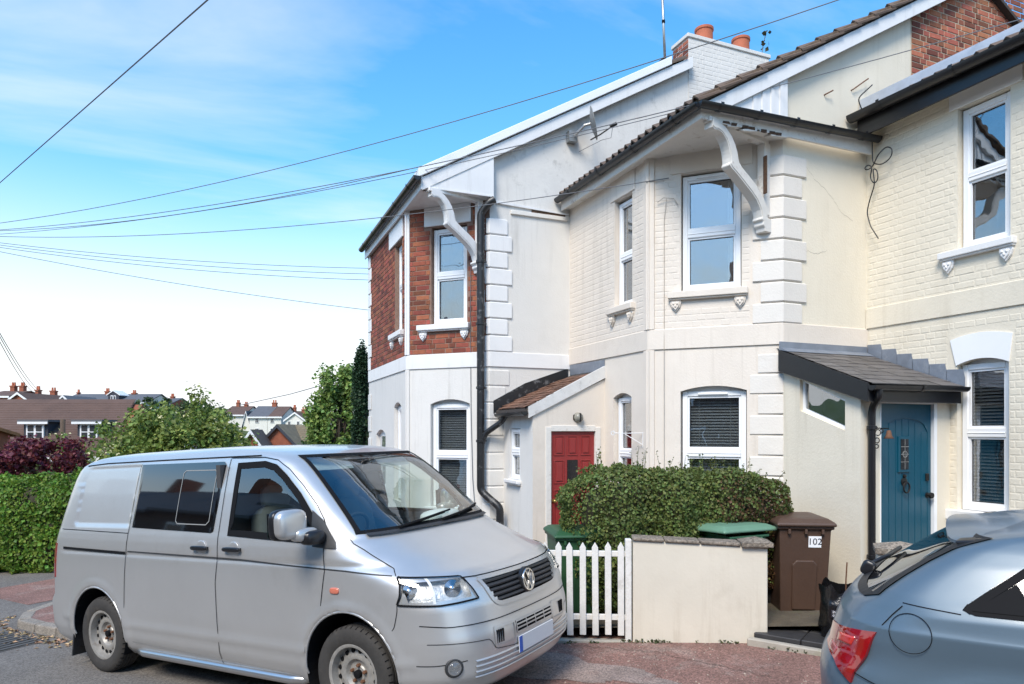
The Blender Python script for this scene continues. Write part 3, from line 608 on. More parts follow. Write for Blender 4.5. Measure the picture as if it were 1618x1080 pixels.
while z < 2.7:
    mb = MB(); frA.box(mb, YF-0.26, YF+0.002, 0, 0.018, z, z+0.30); ob('quoin', mb, white, L, bevel=0.008); z += 0.42
window(L, frB, 0.38, 0.963, 3.50, 4.95, 4.24, sill=(0.318, 1.195, 0.085)); window(L, frB, 0.333, 0.977, 0.76, 2.30, 1.536, sill=(0.25, 1.05, 0.08), cover='blind', arch=0.07)
window(L, frA, 10.65, 11.11, 3.49, 4.92, 4.24, sill=(10.52, 11.34, 0.085)); window(L, frA, 10.71, 11.19, 0.78, 2.30, 1.53, arch=0.07, cover='curtain')
mb = MB(); frB.box(mb, 0.30, 1.085, 0, 0.028, 4.985, 5.275); ob('lintel', mb, gloss_w, L, bevel=0.006)
mb = MB(); frA.box(mb, 10.52, 11.48, 0, 0.028, 4.945, 5.275); ob('lintel', mb, gloss_w, L, bevel=0.006)
d = MB(); frA.box(d, 11.86, 12.66, -0.11, -0.07, zb+0.06, 1.90); sd_ = ob('side_door', d, upvc, L)
d = MB(); frA.box(d, 11.93, 12.59, -0.075, -0.055, 0.95, 1.8); ob('door_pane', d, pane, sd_); d = MB(); frA.box(d, 11.90, 12.62, -0.07, -0.045, 0.80, 0.92); ob('door_rail', d, upvc, sd_)
eaves(L, frA, XA, XE, YV, YF+0.05, YC, Qx, 5.275, gloss_w, gloss_w, 5.40, drop=-0.02)
verge(L, XE, YV, 7.06, gloss_w, z0=5.415)
mb = MB(); mb.prism([(XE-0.06, YV-0.035, 5.40), (6.62, YV-0.035, vz(XE, 6.62, 5.432)), (6.62, YV-0.035, vz(XE, 6.62, 5.565)), (XE-0.06, YV-0.035, 5.53)], (0, 0.30, 0)); ob('verge_capping', mb, upvc, L, bevel=0.006)
mb = MB(); mb.prism([(XE+0.02, YV+0.012, 5.276), (Qx+0.02, YV+0.012, 5.276), (Qx+0.02, YV+0.012, vz(XE, Qx+0.02, 5.25)), (XE+0.02, YV+0.012, 5.26)], (0, 0.1, 0)); ob('gable_panel', mb, gloss_w, L)
roof_slab(L, XE, 5.42, YV+0.02, YF+0.1, 7.05, tile, bk_=0.6)
tile_roof(L, 6.58, vz(XE, 6.58, 5.45), YV-0.02, YV+0.58, 1, over=0)
mb = MB(); mb.box(3.86, 4.79, YC-0.03, YC+0.02, 5.10, 5.16); ob('ledge_board', mb, peel, L, bevel=0.004)
mb = MB(); mb.prism([(3.58, YC-0.028, 5.23), (4.82, YC-0.028, 5.19), (4.82, YC-0.028, 5.21), (3.58, YC-0.028, 5.27)], (0, 0.03, 0)); ob('ledge_board', mb, gloss_w, L)
mb = MB(); mb.box(4.20, 4.76, YC-0.012, YC+0.02, 5.165, 5.205); ob('rotten_timber', mb, mat('rotten_wood', (0.10, 0.055, 0.032), 0.9, var=0.6, vscale=30, bump=0.01, bscale=40), L)
bracket(L, (2.60, 9.23), (3.44, 9.43), gloss_w)
for z_ in (3.72, 4.12): mb = MB(); frB.box(mb, 0.075, 0.185, 0.006, 0.06, z_, z_+0.24); ob('meter_box', mb, upvc, L, bevel=0.006)
mb = MB(); mb.tube([frB.p(0.30, 0.012, 4.5), frB.p(0.31, 0.012, 3.6), frB.p(0.30, 0.012, 2.2), frB.p(0.27, 0.02, 1.2), frB.p(0.22, 0.02, 0.6)], 0.005, 5); ob('cable', mb, wirem, L)
pipe(L, [(3.56, 9.21, 5.24), (3.49, 9.23, 5.20), (3.385, 9.315, 5.05), (3.385, 9.315, 1.03), (3.50, 9.20, 0.90), (3.60, 9.10, 0.80), (3.60, 9.10, -0.15)], r=0.056, clips=[(3.385, 9.315, z) for z in (4.35, 3.45, 2.52, 1.75)], m=blackw)
pipe(L, [(3.66, 9.0, 2.13), (3.62, 9.10, 2.02), (3.44, 9.27, 1.86), (3.40, 9.30, 1.72)], r=0.042, m=blackw)
# chimney
ch = MB(); ch.box(7.05, 8.76, YC-0.008, YC+0.42, 6.5, 8.42); cho = ob('chimney_stack', ch, white, L)
frCh = Fr((0, YC-0.008), (1, 0), (0, -1)); frChL = Fr((7.05, 0), (0, 1), (-1, 0))
bk.wall(frCh, 7.05, 8.76, 6.9, 8.44, white, (), 8); bk.wall(frChL, YC-0.005, YC+0.42, 7.95, 8.42, brick2, (), 7)
mb = MB(); mb.box(7.02, 8.79, YC-0.03, YC+0.44, 8.42, 8.49); ob('chimney_cap', mb, white, cho, bevel=0.01)
for x in (7.53, 8.32):
    mb = MB(); mb.lathe([(0.155, 8.44), (0.15, 8.5), (0.145, 8.72), (0.16, 8.73), (0.16, 8.77), (0.125, 8.77), (0.12, 8.6)], 20, (x, YC+0.2, 0)); ob('chimney_pot', mb, pot, cho, smooth=True, ang=40)
bk.build(L)

# ---------------------------------------------------------------- middle house: cream painted, decayed eaves bracket
XA, YC, wc, YF = 4.84, 6.10, 1.10, 9.33; XE, YV = 4.70, 5.98; zb = -0.35
Mh = thing('terraced_house', 'cream painted house between its neighbours, with flaking eaves bracket and red porch door', 'house', (XA+2, (YC+YF)/2, zb))
frA, frB, frC, frQ, LB = frames(XA, YC, wc); Qx = XA+wc; y0 = YC+wc
hA = [(7.57, 8.01, 3.54, 5.0), (7.59, 8.04, 0.80, 2.40, 0.06)]; hB = [(0.455, 1.16, 3.58, 5.04), (0.395, 1.165, 0.80, 2.44, 0.06)]
ob('front_wall', wall(frA, y0, YF, zb, 5.29, hA), cream, Mh); ob('chamfer_wall', wall(frB, 0, LB, zb, 5.29, hB), cream, Mh)
gable(Mh, frC, Qx, Qx+8.0, XE, zb, XE+4.55, creamy)
mb = MB(); mb.quad((XA+8.6, YC, zb), (XA+8.6, YF, zb), (XA+8.6, YF, 5.3), (XA+8.6, YC, 5.3)); ob('rear_wall', mb, cream, Mh)
bk = Bricks()
bk.wall(frB, 0.36, LB-0.06, 3.16, 5.28, cream, [(0.45, 1.165, 3.5, 5.29), (0.36, 1.33, 3.4, 3.59)], 10)
bk.wall(frA, y0+0.05, YF-0.02, 3.16, 5.28, cream, [(7.56, 8.02, 3.5, 5.29), (7.48, 8.16, 3.42, 3.55)], 5)
frG = Fr((0, YC-0.004), (1, 0), (0, -1))
mb = MB(); zt = lambda x: vz(XE, x)-0.10
mb.quad((8.06, YC-0.004, 6.0), (9.25, YC-0.004, 6.0), (12.8, YC-0.004, 6.0), (9.25, YC-0.004, zt(9.25)), (8.06, YC-0.004, zt(8.06))); ob('brick_gable', mb, mortar, Mh)
bk.wall(frG, 8.07, 10.6, 6.1, 8.1, brick2, (), 20, upoly=lambda u, z: z < vz(XE, u)-0.16 and z > 5.75 + PITCH*(u-7.3))
band(Mh, frA, frB, frQ, LB, y0, YF, 2.90, 3.15, cream)
mb = MB(); frA.box(mb, y0-0.03, y0+0.075, -0.02, 0.022, 3.151, 5.285); frB.box(mb, LB-0.075, LB+0.03, -0.02, 0.022, 3.151, 5.284); ob('corner_pilaster', mb, cream, Mh, bevel=0.005)
mb = MB(); frA.box(mb, y0-0.03, y0+0.075, -0.02, 0.018, 0.0, 2.899); frB.box(mb, LB-0.075, LB+0.03, -0.02, 0.018, 0.0, 2.898); ob('corner_pilaster', mb, cream, Mh, bevel=0.005)
qw = mat('quoin_paint', (0.68, 0.64, 0.585), 0.7, var=0.06, vscale=3, bump=0.003, bscale=40, stain=(0.4, 0.35, 0.29), stain_amt=0.3, stain_scale=3)
quoins(Mh, frB, frQ, 3.152, 5.27, m=qw); quoins(Mh, frB, frQ, 0.65, 2.90, h=0.24, m=qw, LB=(0.27, 0.36), LC=(0.004, 0.003), d=0.012)
window(Mh, frB, 0.467, 1.148, 3.60, 5.02, 4.31, sill=(0.38, 1.31, 0.085), smat=cream, vent=True, cover='curtain'); window(Mh, frB, 0.405, 1.15, 0.83, 2.38, 1.63, sill=(0.34, 1.22, 0.08), smat=cream, vent=True, cover='blind', arch=0.06)
window(Mh, frA, 7.58, 7.995, 3.56, 4.96, 4.23, sill=(7.50, 8.13, 0.085), smat=cream, cover='curtain', bar=0.05); window(Mh, frA, 7.60, 8.02, 0.82, 2.34, 1.60, smat=cream, arch=0.06, sill=(7.55, 8.1, 0.08), corbels=False, cover='curtain', bar=0.05)
mb = MB(); frB.box(mb, 0.33, 1.28, 0, 0.016, 5.045, 5.28); ob('lintel', mb, cream, Mh, bevel=0.005); mb = MB(); frA.box(mb, 7.5, 8.1, 0, 0.016, 5.005, 5.28); ob('lintel', mb, cream, Mh, bevel=0.005)
mb = MB(); frA.box(mb, 7.23, 7.30, 0.0, 0.012, 0.1, 5.2); ob('cable_trunking', mb, cream, Mh)
eaves(Mh, frA, XA, XE, YV, YF-0.02, YC, Qx, 5.275, peel, peel, 5.375, drop=-0.02)
mb = MB(); mb.box(XE, 7.22, YV-0.004, YV+0.022, 5.25, 5.43); ob('fascia', mb, peel, Mh, bevel=0.004)
gutter(Mh, [(XE-0.10, YV-0.075, 5.375), (7.25, YV-0.075, 5.43)], r=0.056, brackets=0.5)
for k in range(5):      # split and hanging soffit boards at the rotten corner
    mb = MB(); x = 4.84+0.2*k; mb.hexa([(x, YV-0.01, 5.235-0.014*(k % 3)), (x+0.24, YV-0.01, 5.25-0.012*((k+1) % 2)), (x+0.24, YV+0.10, 5.26), (x, YV+0.10, 5.245), (x, YV-0.01, 5.253-0.014*(k % 3)), (x+0.24, YV-0.01, 5.268), (x+0.24, YV+0.10, 5.272), (x, YV+0.10, 5.27)]); ob('soffit_board', mb, peel, Mh)
verge(Mh, XE+0.02, YV-0.0, 9.25, gloss_w, z0=5.42)
mb = MB(); mb.prism([(XE+0.1, YV+0.035, 5.43), (5.93, YV+0.035, 5.43), (5.93, YV+0.035, vz(XE, 5.93, 5.24)), (XE+0.12, YV+0.035, vz(XE, XE+0.12, 5.30))], (0, 0.1, 0)); gp = ob('gable_panel', mb, gloss_w, Mh)
for k in range(4):
    x = 5.42+0.13*k; mb = MB(); mb.box(x, x+0.05, YV+0.024, YV+0.036, 5.43, vz(XE, x, 5.22)); ob('batten', mb, gloss_w, gp)
roof_slab(Mh, XE, 5.43, YV+0.03, YF, XE+4.55, mat('roof_felt', (0.05, 0.04, 0.035), 0.9))
tile_roof(Mh, XE-0.03, 5.44, YV-0.04, YF-0.05, 15, over=0.05)
mb = MB(); mb.prism([(XE-0.06, YV-0.03, vz(XE, XE-0.06, 5.43)), (9.25, YV-0.03, vz(XE, 9.25, 5.43)), (9.25, YV-0.03, vz(XE, 9.25, 5.50)), (XE-0.06, YV-0.03, vz(XE, XE-0.06, 5.50))], (0, 0.09, 0)); ob('verge_bedding', mb, mat('verge_mortar', (0.15, 0.10, 0.065), 0.95, var=0.4, vscale=15, bump=0.012, bscale=30), Mh)
bracket(Mh, (4.80, 6.0), (5.80, 6.23), peel)
rw_ = mat('rotten_wood', (0.17, 0.07, 0.035), 0.9)
for k in range(7):      # crumbling timber at the rotten corner
    x = 4.95+0.13*k+rng.uniform(-.03, .03); mb = MB(); d_ = rng.uniform(.008, .022); mb.hexa([(x, YV-0.012, 5.252-d_), (x+rng.uniform(.06, .14), YV-0.012, 5.25-d_*rng.uniform(.2, 1)), (x+.1, YV+.03, 5.25), (x+.01, YV+.03, 5.25), (x+.01, YV-0.010, 5.27), (x+.09, YV-0.011, 5.275), (x+.1, YV+.03, 5.27), (x+.01, YV+.03, 5.27)]); ob('rotten_timber', mb, rw_, Mh)
mb = MB(); mb.box(5.685, 5.70, 6.09, 6.14, 4.62, 5.05); ob('rotten_timber', mb, rw_, Mh)
crk = mat('hairline_crack', (0.22, 0.19, 0.15), 0.9)
def crack(h, fr, P, wdt=0.0035):
    Q = []
    for (u0, z0), (u1, z1) in zip(P[:-1], P[1:]):
        for f in np.linspace(0, 1, 7)[:-1]: Q.append((u0+(u1-u0)*f+rng.normal(0, .006), z0+(z1-z0)*f+rng.normal(0, .006)))
    Q.append(P[-1]); mb = MB(); mb.grid(np.array([[fr.p(u, 0.0012, z+wdt/2*(1-abs(2*i/len(Q)-1))) for i, (u, z) in enumerate(Q)], [fr.p(u, 0.0012, z-wdt/2) for u, z in Q]])); ob('crack', mb, crk, h)
mb = MB(); mb.tube([frB.p(1.44, 0.03, 4.72), frB.p(1.36, 0.05, 4.76), frB.p(1.24, 0.03, 4.74), frB.p(1.19, 0.02, 4.66)], 0.005, 5); mb.tube([frB.p(1.33, 0.03, 4.75), frB.p(1.36, 0.012, 4.5), frB.p(1.36, 0.012, 3.2), frB.p(1.36, 0.024, 2.9), frB.p(1.36, 0.012, 0.9)], 0.004, 5); ob('cable', mb, mat('painted_cable', (0.42, 0.37, 0.31), 0.7), Mh)
crack(Mh, frC, [(6.28, 5.02), (6.45, 4.88), (6.70, 4.72), (6.85, 4.55)]); crack(Mh, frC, [(6.30, 4.02), (6.48, 4.0), (6.62, 4.06)]); crack(Mh, frC, [(6.85, 4.55), (7.05, 4.46)]); crack(Mh, frB, [(1.36, 5.1), (1.33, 4.9), (1.37, 4.6)]); crack(Mh, frC, [(6.1, 3.6), (6.2, 3.45), (6.18, 3.3)])
for (x0, z0, x1, z1) in ((7.02, 6.05, 7.24, 6.21), (6.58, 5.91, 6.66, 5.955)):
    mb = MB(); mb.tube([(x0, YC+0.01, z0), (x0, YC-0.03, z0), (x1, YC-0.06, z1)], 0.008, 8); ob('wall_hook', mb, rust, Mh)
mb = MB(); mb.tube([(4.83, 7.31, 1.884), (4.83, 7.31, 1.69)], 0.006, 6); mb.tube([(4.83, 7.31, 1.87), (4.62, 7.50, 1.865), (4.57, 7.55, 1.87)], 0.005, 6); mb.tube([(4.83, 7.31, 1.72), (4.66, 7.47, 1.86)], 0.005, 6); mb.lathe([(0.022, -0.004), (0.03, -0.004), (0.03, 0.004), (0.022, 0.004)], 14, (4.55, 7.57, 1.87), (1, 0.5, 0), closed=True); ob('basket_hook', mb, gloss_w, Mh)
mb = MB(); frB.box(mb, 1.40, 1.54, 0, 0.07, 1.2, 1.42); ob('letter_box', mb, reddoor, Mh, bevel=0.01)
# red porch in the corner with the left house
px0, py0, px1 = 3.745, 8.28, XA; zg = -0.2
frF = Fr((0, py0), (1, 0), (0, -1)); frS = Fr((px0, 0), (0, 1), (-1, 0)); rz_ = lambda x: 2.12 + 0.45*(x-px0)
mb = MB(); dx0, dx1, dzt = 3.985, 4.725, 1.92
mb.quad(frF.p(px0,0,zg), frF.p(dx0,0,zg), frF.p(dx0,0,rz_(dx0)), frF.p(px0,0,rz_(px0))); mb.quad(frF.p(dx1,0,zg), frF.p(px1,0,zg), frF.p(px1,0,rz_(px1)), frF.p(dx1,0,rz_(dx1))); mb.quad(frF.p(dx0,0,dzt), frF.p(dx1,0,dzt), frF.p(dx1,0,rz_(dx1)), frF.p(dx0,0,rz_(dx0)))
for u in (dx0, dx1): mb.quad(frF.p(u,0,zg), frF.p(u,0,dzt), frF.p(u,-0.1,dzt), frF.p(u,-0.1,zg))
mb.quad(frF.p(dx0,0,dzt), frF.p(dx1,0,dzt), frF.p(dx1,-0.1,dzt), frF.p(dx0,-0.1,dzt)); ob('porch_wall', mb, cream, Mh)
ob('porch_wall', wall(frS, py0, 9.33, zg, 2.13, [(8.70, 9.07, 1.20, 1.93)]), white, Mh)
window(Mh, frS, 8.71, 9.06, 1.21, 1.92, 1.60, rec=0.05, sill=(8.66, 9.14, 0.05), corbels=False, smat=gloss_w, bar=0.05)
mb = MB(); frF.box(mb, dx0-0.05, dx0+0.03, -0.05, 0.012, zg, dzt+0.03); frF.box(mb, dx1-0.03, dx1+0.05, -0.05, 0.012, zg, dzt+0.03); frF.box(mb, dx0+0.031, dx1-0.031, -0.05, 0.011, dzt-0.03, dzt+0.05); df = ob('door_frame', mb, peel, Mh, bevel=0.004)
mb = MB(); frF.box(mb, dx0+0.03, dx1-0.03, -0.07, -0.03, zg+0.02, dzt-0.03); door = ob('door', mb, reddoor, Mh, bevel=0.003)
wd = (dx1-dx0-0.06); 
for r, (za, zb_) in enumerate(((1.56, 1.83), (1.18, 1.50), (0.55, 1.10), (0.0, 0.48))):
    for cidx in range(3):
        a = dx0+0.03+wd*(0.08+0.30*cidx); b = a+wd*0.235
        if r == 1 and cidx == 1:
            m9 = MB(); frF.box(m9, a, b, -0.032, -0.024, za, zb_); ob('door_light', m9, mat('dark_obscure_glass', (0.01, 0.01, 0.012), 0.12), door); continue
        m9 = MB()
        for q in ((a, a+0.014, za, zb_), (b-0.014, b, za, zb_), (a+0.014, b-0.014, zb_-0.014, zb_), (a+0.014, b-0.014, za, za+0.014)): frF.box(m9, q[0], q[1], -0.031, -0.02, q[2], q[3])
        frF.box(m9, a+0.035, b-0.035, -0.031, -0.018, za+0.035, zb_-0.035); ob('door_panel', m9, reddoor, door, bevel=0.004)
m9 = MB(); m9.lathe([(0.024, 0), (0.028, 0.01), (0.01, 0.02), (0.01, 0.04), (0.026, 0.05), (0.02, 0.07), (0, 0.073)], 14, frF.p(dx0+0.08, -0.03, 0.95), (0, -1, 0)); ob('door_knob', m9, mat('brass', (0.5, 0.35, 0.12), 0.35, metal=0.9), door, smooth=True)
mb = MB(); mb.prism([(px0-0.07, py0-0.03, rz_(px0-0.07)-0.02), (px1, py0-0.03, rz_(px1)+0.02), (px1, py0-0.03, rz_(px1)+0.19), (px0-0.07, py0-0.03, rz_(px0-0.07)+0.13)], (0, 0.04, 0)); ob('bargeboard', mb, mat('flaking_bargeboard', (0.62, 0.61, 0.59), 0.8, var=0.1, vscale=6, bump=0.004, bscale=30, stain=(0.2, 0.19, 0.18), stain_amt=0.9, stain_scale=7), Mh)
# plain clay tiles of the porch roof
pt = MB(); pt.add([(0,0,0.014),(0.19,0,0.0),(0.19,0.16,0.0),(0,0.16,0.014),(0,0,0),(0,0.16,0)], [(0,1,2,3),(0,3,5,4)]); PT = pt.mesh('roof_tile', claytile)
th = math.atan(0.45)
for r in range(11):
    for k in range(7):
        o = bpy.data.objects.new('porch_tile', PT); COL.objects.link(o); o.parent = Mh; v = r*0.105
        yy = py0-0.02 + k*0.162 - (0.08 if r % 2 else 0)
        if yy < py0-0.06 or yy > 9.2: continue
        o.location = tuple(np.array((px0-0.12+v*math.cos(th), yy, rz_(px0-0.12)+0.135+v*math.sin(th)+rng.uniform(0, 0.005))) - np.array(Mh.location)); o.rotation_euler = (rng.normal(0, 0.012), -th+rng.normal(0, 0.01), rng.normal(0, 0.01))
mb = MB(); mb.prism([(px0-0.12, py0-0.0, rz_(px0-0.12)+0.06), (px1, py0, rz_(px1)+0.06), (px1, py0, rz_(px1)+0.125), (px0-0.12, py0, rz_(px0-0.12)+0.125)], (0, 1.04, 0)); ob('porch_roof_deck', mb, mat('deck_board', (0.06, 0.05, 0.045), 0.9), Mh)
mb = MB(); mb.prism([(px0-0.16, 9.315, rz_(px0-0.16)+0.10), (px0-0.16, 9.315, rz_(px0-0.16)+0.29), (px0+0.35, 9.315, rz_(px0+0.35)+0.33), (px1-0.03, 9.315, rz_(px1)+0.24), (px1-0.03, 9.315, rz_(px1)+0.08)], (0, 0.012, 0)); ob('flashing', mb, blackw, Mh)
mb = MB(); mb.hexa([(px1-0.012, py0-0.02, rz_(px1)+0.13), (px1-0.004, py0-0.02, rz_(px1)+0.13), (px1-0.004, 9.3, rz_(px1)+0.13), (px1-0.012, 9.3, rz_(px1)+0.13), (px1-0.012, py0-0.02, rz_(px1)+0.27), (px1-0.004, py0-0.02, rz_(px1)+0.27), (px1-0.004, 9.3, rz_(px1)+0.29), (px1-0.012, 9.3, rz_(px1)+0.29)]); ob('flashing', mb, lead, Mh)
gutter(Mh, [(px0-0.13, py0-0.03, rz_(px0)+0.03), (px0-0.13, 9.25, rz_(px0)+0.02)], r=0.05)
mb = MB(); mb.lathe([(0.0, 0.085), (0.045, 0.075), (0.062, 0.05), (0.066, 0.02), (0.07, 0.0)], 18, (4.42, py0-0.001, 2.08), (0, -1, 0)); lp = ob('porch_lamp', mb, mat('cloudy_lamp_glass', (0.25, 0.24, 0.2), 0.3), Mh, smooth=True)
mb = MB(); mb.box(4.345, 4.495, py0-0.022, py0-0.001, 2.04, 2.12); mb.box(4.41, 4.43, py0-0.1, py0, 2.02, 2.14); ob('lamp_guard', mb, iron, lp, bevel=0.01)
bk.build(Mh)

# ---------------------------------------------------------------- right house: yellow cream, blue porch door
XA, YC, wc, YF = 7.28, 2.75, 1.10, 6.10; XE, YV = 7.05, 2.63; zb = -0.2
Rh = thing('terraced_house', 'yellow cream house with a blue plank porch door and black gutter', 'house', (XA+2, (YC+YF)/2, zb))
frA, frB, frC, frQ, LB = frames(XA, YC, wc); Qx = XA+wc; y0 = YC+wc
hA = [(4.42, 4.96, 3.83, 5.37), (4.435, 4.965, 1.03, 2.66, 0.06)]
ob('front_wall', wall(frA, y0, YF, zb, 5.62, hA), creamy, Rh); ob('chamfer_wall', wall(frB, 0, LB, zb, 5.62), creamy, Rh)
gable(Rh, frC, Qx, Qx+8, XE, zb, XE+4.55, creamy, z0=5.7)
mb = MB(); mb.quad((XA+8.6, YC, zb), (XA+8.6, YF, zb), (XA+8.6, YF, 5.5), (XA+8.6, YC, 5.5)); ob('rear_wall', mb, creamy, Rh)
bk = Bricks(); hh = [(4.41, 4.97, 3.7, 5.60), (4.34, 5.16, 3.70, 3.85), (4.38, 5.07, 2.56, 2.93), (4.43, 4.97, 0.9, 2.6), (4.28, 5.19, 0.86, 1.03)]
bk.wall(frA, 4.1, YF-0.01, 3.42, 5.58, creamy, hh, 10); bk.wall(frA, 4.1, 5.05, 0.3, 3.13, creamy, hh, 9); bk.wall(frA, 5.05, YF-0.01, 2.25, 3.13, creamy, hh, 9.5)
band(Rh, frA, frB, frQ, LB, y0, YF-0.004, 3.15, 3.40, creamy)
window(Rh, frA, 4.434, 4.945, 3.85, 5.355, 4.62, sill=(4.36, 5.14, 0.075)); window(Rh, frA, 4.445, 4.955, 1.05, 2.61, 1.88, sill=(4.30, 5.17, 0.11), cover='dark_blind', arch=0.06)
mb = MB(); frA.box(mb, 4.30, 5.045, 0, 0.02, 5.375, 5.60); ob('lintel', mb, gloss_w, Rh, bevel=0.005)
mb = MB(); N = 10; pb = [(4.43+0.54*k/N, 2.66-0.06*(2*k/N-1)**2) for k in range(N+1)]; pt_ = [(4.395+0.64*k/N, 2.93-0.05*(2*k/N-1)**2) for k in range(N+1)]; frA.prism(mb, pb + pt_[::-1], -0.01, 0.014); ob('arched_lintel', mb, upvc, Rh)
mb = MB(); mb.box(XE+0.0, XE+0.025, YV, YF-0.06, 5.44, 5.66); ob('fascia', mb, blackp, Rh, bevel=0.004)
mb = MB(); mb.box(XE+0.025, XA+0.05, YV, YF-0.005, 5.56, 5.58); ob('soffit', mb, creamy, Rh)
gutter(Rh, [(XE-0.075, YF-0.03, 5.70), (XE-0.075, YV, 5.60)], r=0.075)
roof_slab(Rh, XE+0.12, 5.74, YV+0.02, YF-0.01, XE+4.55, slate)
tile_roof(Rh, XE-0.02, 5.675, YV, YF-0.02, 1, over=0.06)
mb = MB(); mb.hexa([(XE+0.08, YV, 5.74), (XE+0.08, YF-0.02, 5.80), (XE+0.25, YF-0.02, 5.86), (XE+0.25, YV, 5.80), (XE+0.10, YV, 5.83), (XE+0.10, YF-0.02, 5.95), (XE+0.27, YF-0.02, 6.02), (XE+0.27, YV, 5.92)]); ob('lead_flashing', mb, mat('bright_lead', (0.42, 0.46, 0.52), 0.5, metal=0.2, var=0.15, vscale=6, bump=0.004, bscale=14), Rh)
# blue porch
px0, py0, px1 = 5.939, 5.045, 7.28; zg = 0.0; bz = lambda y: 2.27 + 0.36*(y-py0)       # underside of the verge board
frF = Fr((0, py0), (1, 0), (0, -1)); frS = Fr((px0, 0), (0, 1), (-1, 0))
mb = MB(); wy0, wy1 = 5.234, 5.843; wb = lambda y: 1.90+(y-wy0)*0.368; wt = lambda y: 2.225+(y-wy0)*0.415
mb.quad(frS.p(py0,0,zg), frS.p(wy0,0,zg), frS.p(wy0,0,bz(wy0)), frS.p(py0,0,bz(py0))); mb.quad(frS.p(wy1,0,zg), frS.p(6.1,0,zg), frS.p(6.1,0,bz(6.1)), frS.p(wy1,0,bz(wy1)))
mb.quad(frS.p(wy0,0,zg), frS.p(wy1,0,zg), frS.p(wy1,0,wb(wy1)), frS.p(wy0,0,wb(wy0))); mb.quad(frS.p(wy0,0,wt(wy0)), frS.p(wy1,0,wt(wy1)), frS.p(wy1,0,bz(wy1)), frS.p(wy0,0,bz(wy0)))
hp = [(wy0, wb(wy0)), (wy1, wb(wy1)), (wy1, wt(wy1)), (wy0, wt(wy0))]
for i in range(4): a, b = hp[i], hp[(i+1) % 4]; mb.quad(frS.p(a[0],0,a[1]), frS.p(b[0],0,b[1]), frS.p(b[0],-0.09,b[1]), frS.p(a[0],-0.09,a[1]))
ob('porch_wall', mb, creamy, Rh)
mb = MB(); e = 0.028
ins = [(wy0+e, wb(wy0)+e*1.2), (wy1-e, wb(wy1)+e*0.8), (wy1-e, wt(wy1)-e*1.2), (wy0+e, wt(wy0)-e*0.8)]
for i in range(4):
    a, b, c_, d_ = hp[i], hp[(i+1) % 4], ins[(i+1) % 4], ins[i]; frS.prism(mb, [a, b, c_, d_], -0.085, -0.045)
wnd = ob('porch_window', mb, upvc, Rh); mb = MB(); frS.prism(mb, ins, -0.07, -0.066); ob('pane', mb, pane, wnd)
mb = MB(); mb.quad(*[frS.p(a, -0.6, b) for a, b in ((5.1, 1.5), (6.08, 1.5), (6.08, 2.6), (5.1, 2.3))]); ob('dark_room_backing', mb, dark_room, wnd)  # dark sheet standing in for the unlit porch inside
dx0, dx1, dz0, dzt = 6.226, 7.017, 0.20, 2.185
mb = MB()
for (a, b, c_, d_) in ((px0, dx0-0.012, zg, 2.30), (dx1+0.05, px1, zg, 2.30), (dx0-0.012, dx1+0.05, dzt+0.012, 2.30), (dx0-0.012, dx1+0.05, zg, dz0)): mb.quad(frF.p(a,0,c_), frF.p(b,0,c_), frF.p(b,0,d_), frF.p(a,0,d_))
for u in (dx0-0.012, dx1+0.05): mb.quad(frF.p(u,0,dz0), frF.p(u,0,dzt+.012), frF.p(u,-0.1,dzt+.012), frF.p(u,-0.1,dz0))
ob('porch_wall', mb, creamy, Rh)
mb = MB(); frF.box(mb, dx1+0.002, dx1+0.048, -0.06, 0.008, dz0, dzt+0.01); frF.box(mb, dx0-0.012, dx0-0.001, -0.06, 0.006, dz0, dzt+0.01); frF.box(mb, dx0, dx1, -0.06, 0.007, dzt-0.002, dzt+0.012); ob('door_frame', mb, upvc, Rh)
mb = MB(); frF.box(mb, dx0, dx1, -0.07, -0.035, dz0+0.01, dzt-0.003); door = ob('door', mb, bluedoor, Rh, bevel=0.003)
wdt = dx1-dx0; aw = 0.055
# arched plank panel inside a raised frame
N = 12; arc = [(dx0+aw+(wdt-2*aw)*k/N, dzt-0.30+0.16*math.sqrt(max(0, 1-(2*k/N-1)**2))**1.0*0.9) for k in range(N+1)]
mb = MB(); frF.prism(mb, [(dx0+0.003, dz0+0.02), (dx0+aw, dz0+0.02)] + [(dx0+aw, arc[0][1])] + arc + [(dx1-aw, dz0+0.02), (dx1-0.003, dz0+0.02), (dx1-0.003, dzt-0.006), (dx0+0.003, dzt-0.006)], -0.036, -0.026); ob('door_rim', mb, bluedoor, door, bevel=0.002)
npl = 7
for k in range(npl):
    a = dx0+aw+(wdt-2*aw)*k/npl+0.003; b = dx0+aw+(wdt-2*aw)*(k+1)/npl-0.003; top = min(np.interp(a, *zip(*arc)), np.interp(b, *zip(*arc)))
    mb = MB(); frF.box(mb, a, b, -0.036, -0.029, dz0+0.02, top-0.004); ob('plank', mb, bluedoor, door, bevel=0.003)
mb = MB(); frF.box(mb, 6.505, 6.68, -0.033, -0.014, 1.46, 1.84); lf = ob('door_light', mb, bluedoor, door, bevel=0.004); mb = MB(); frF.box(mb, 6.535, 6.65, -0.016, -0.010, 1.49, 1.81); ob('light_pane', mb, mat('leaded_glass', (0.02, 0.022, 0.025), 0.1), lf)
mb = MB()
for zz in (1.57, 1.65, 1.73): frF.box(mb, 6.535, 6.65, -0.011, -0.007, zz-0.003, zz+0.003)
frF.box(mb, 6.590, 6.596, -0.011, -0.007, 1.49, 1.81); mb.lathe([(0.028, 0), (0.036, 0), (0.036, 0.004), (0.028, 0.004)], 14, frF.p(6.593, -0.01, 1.65), (0, -1, 0), closed=True); ob('leading', mb, steel, lf)
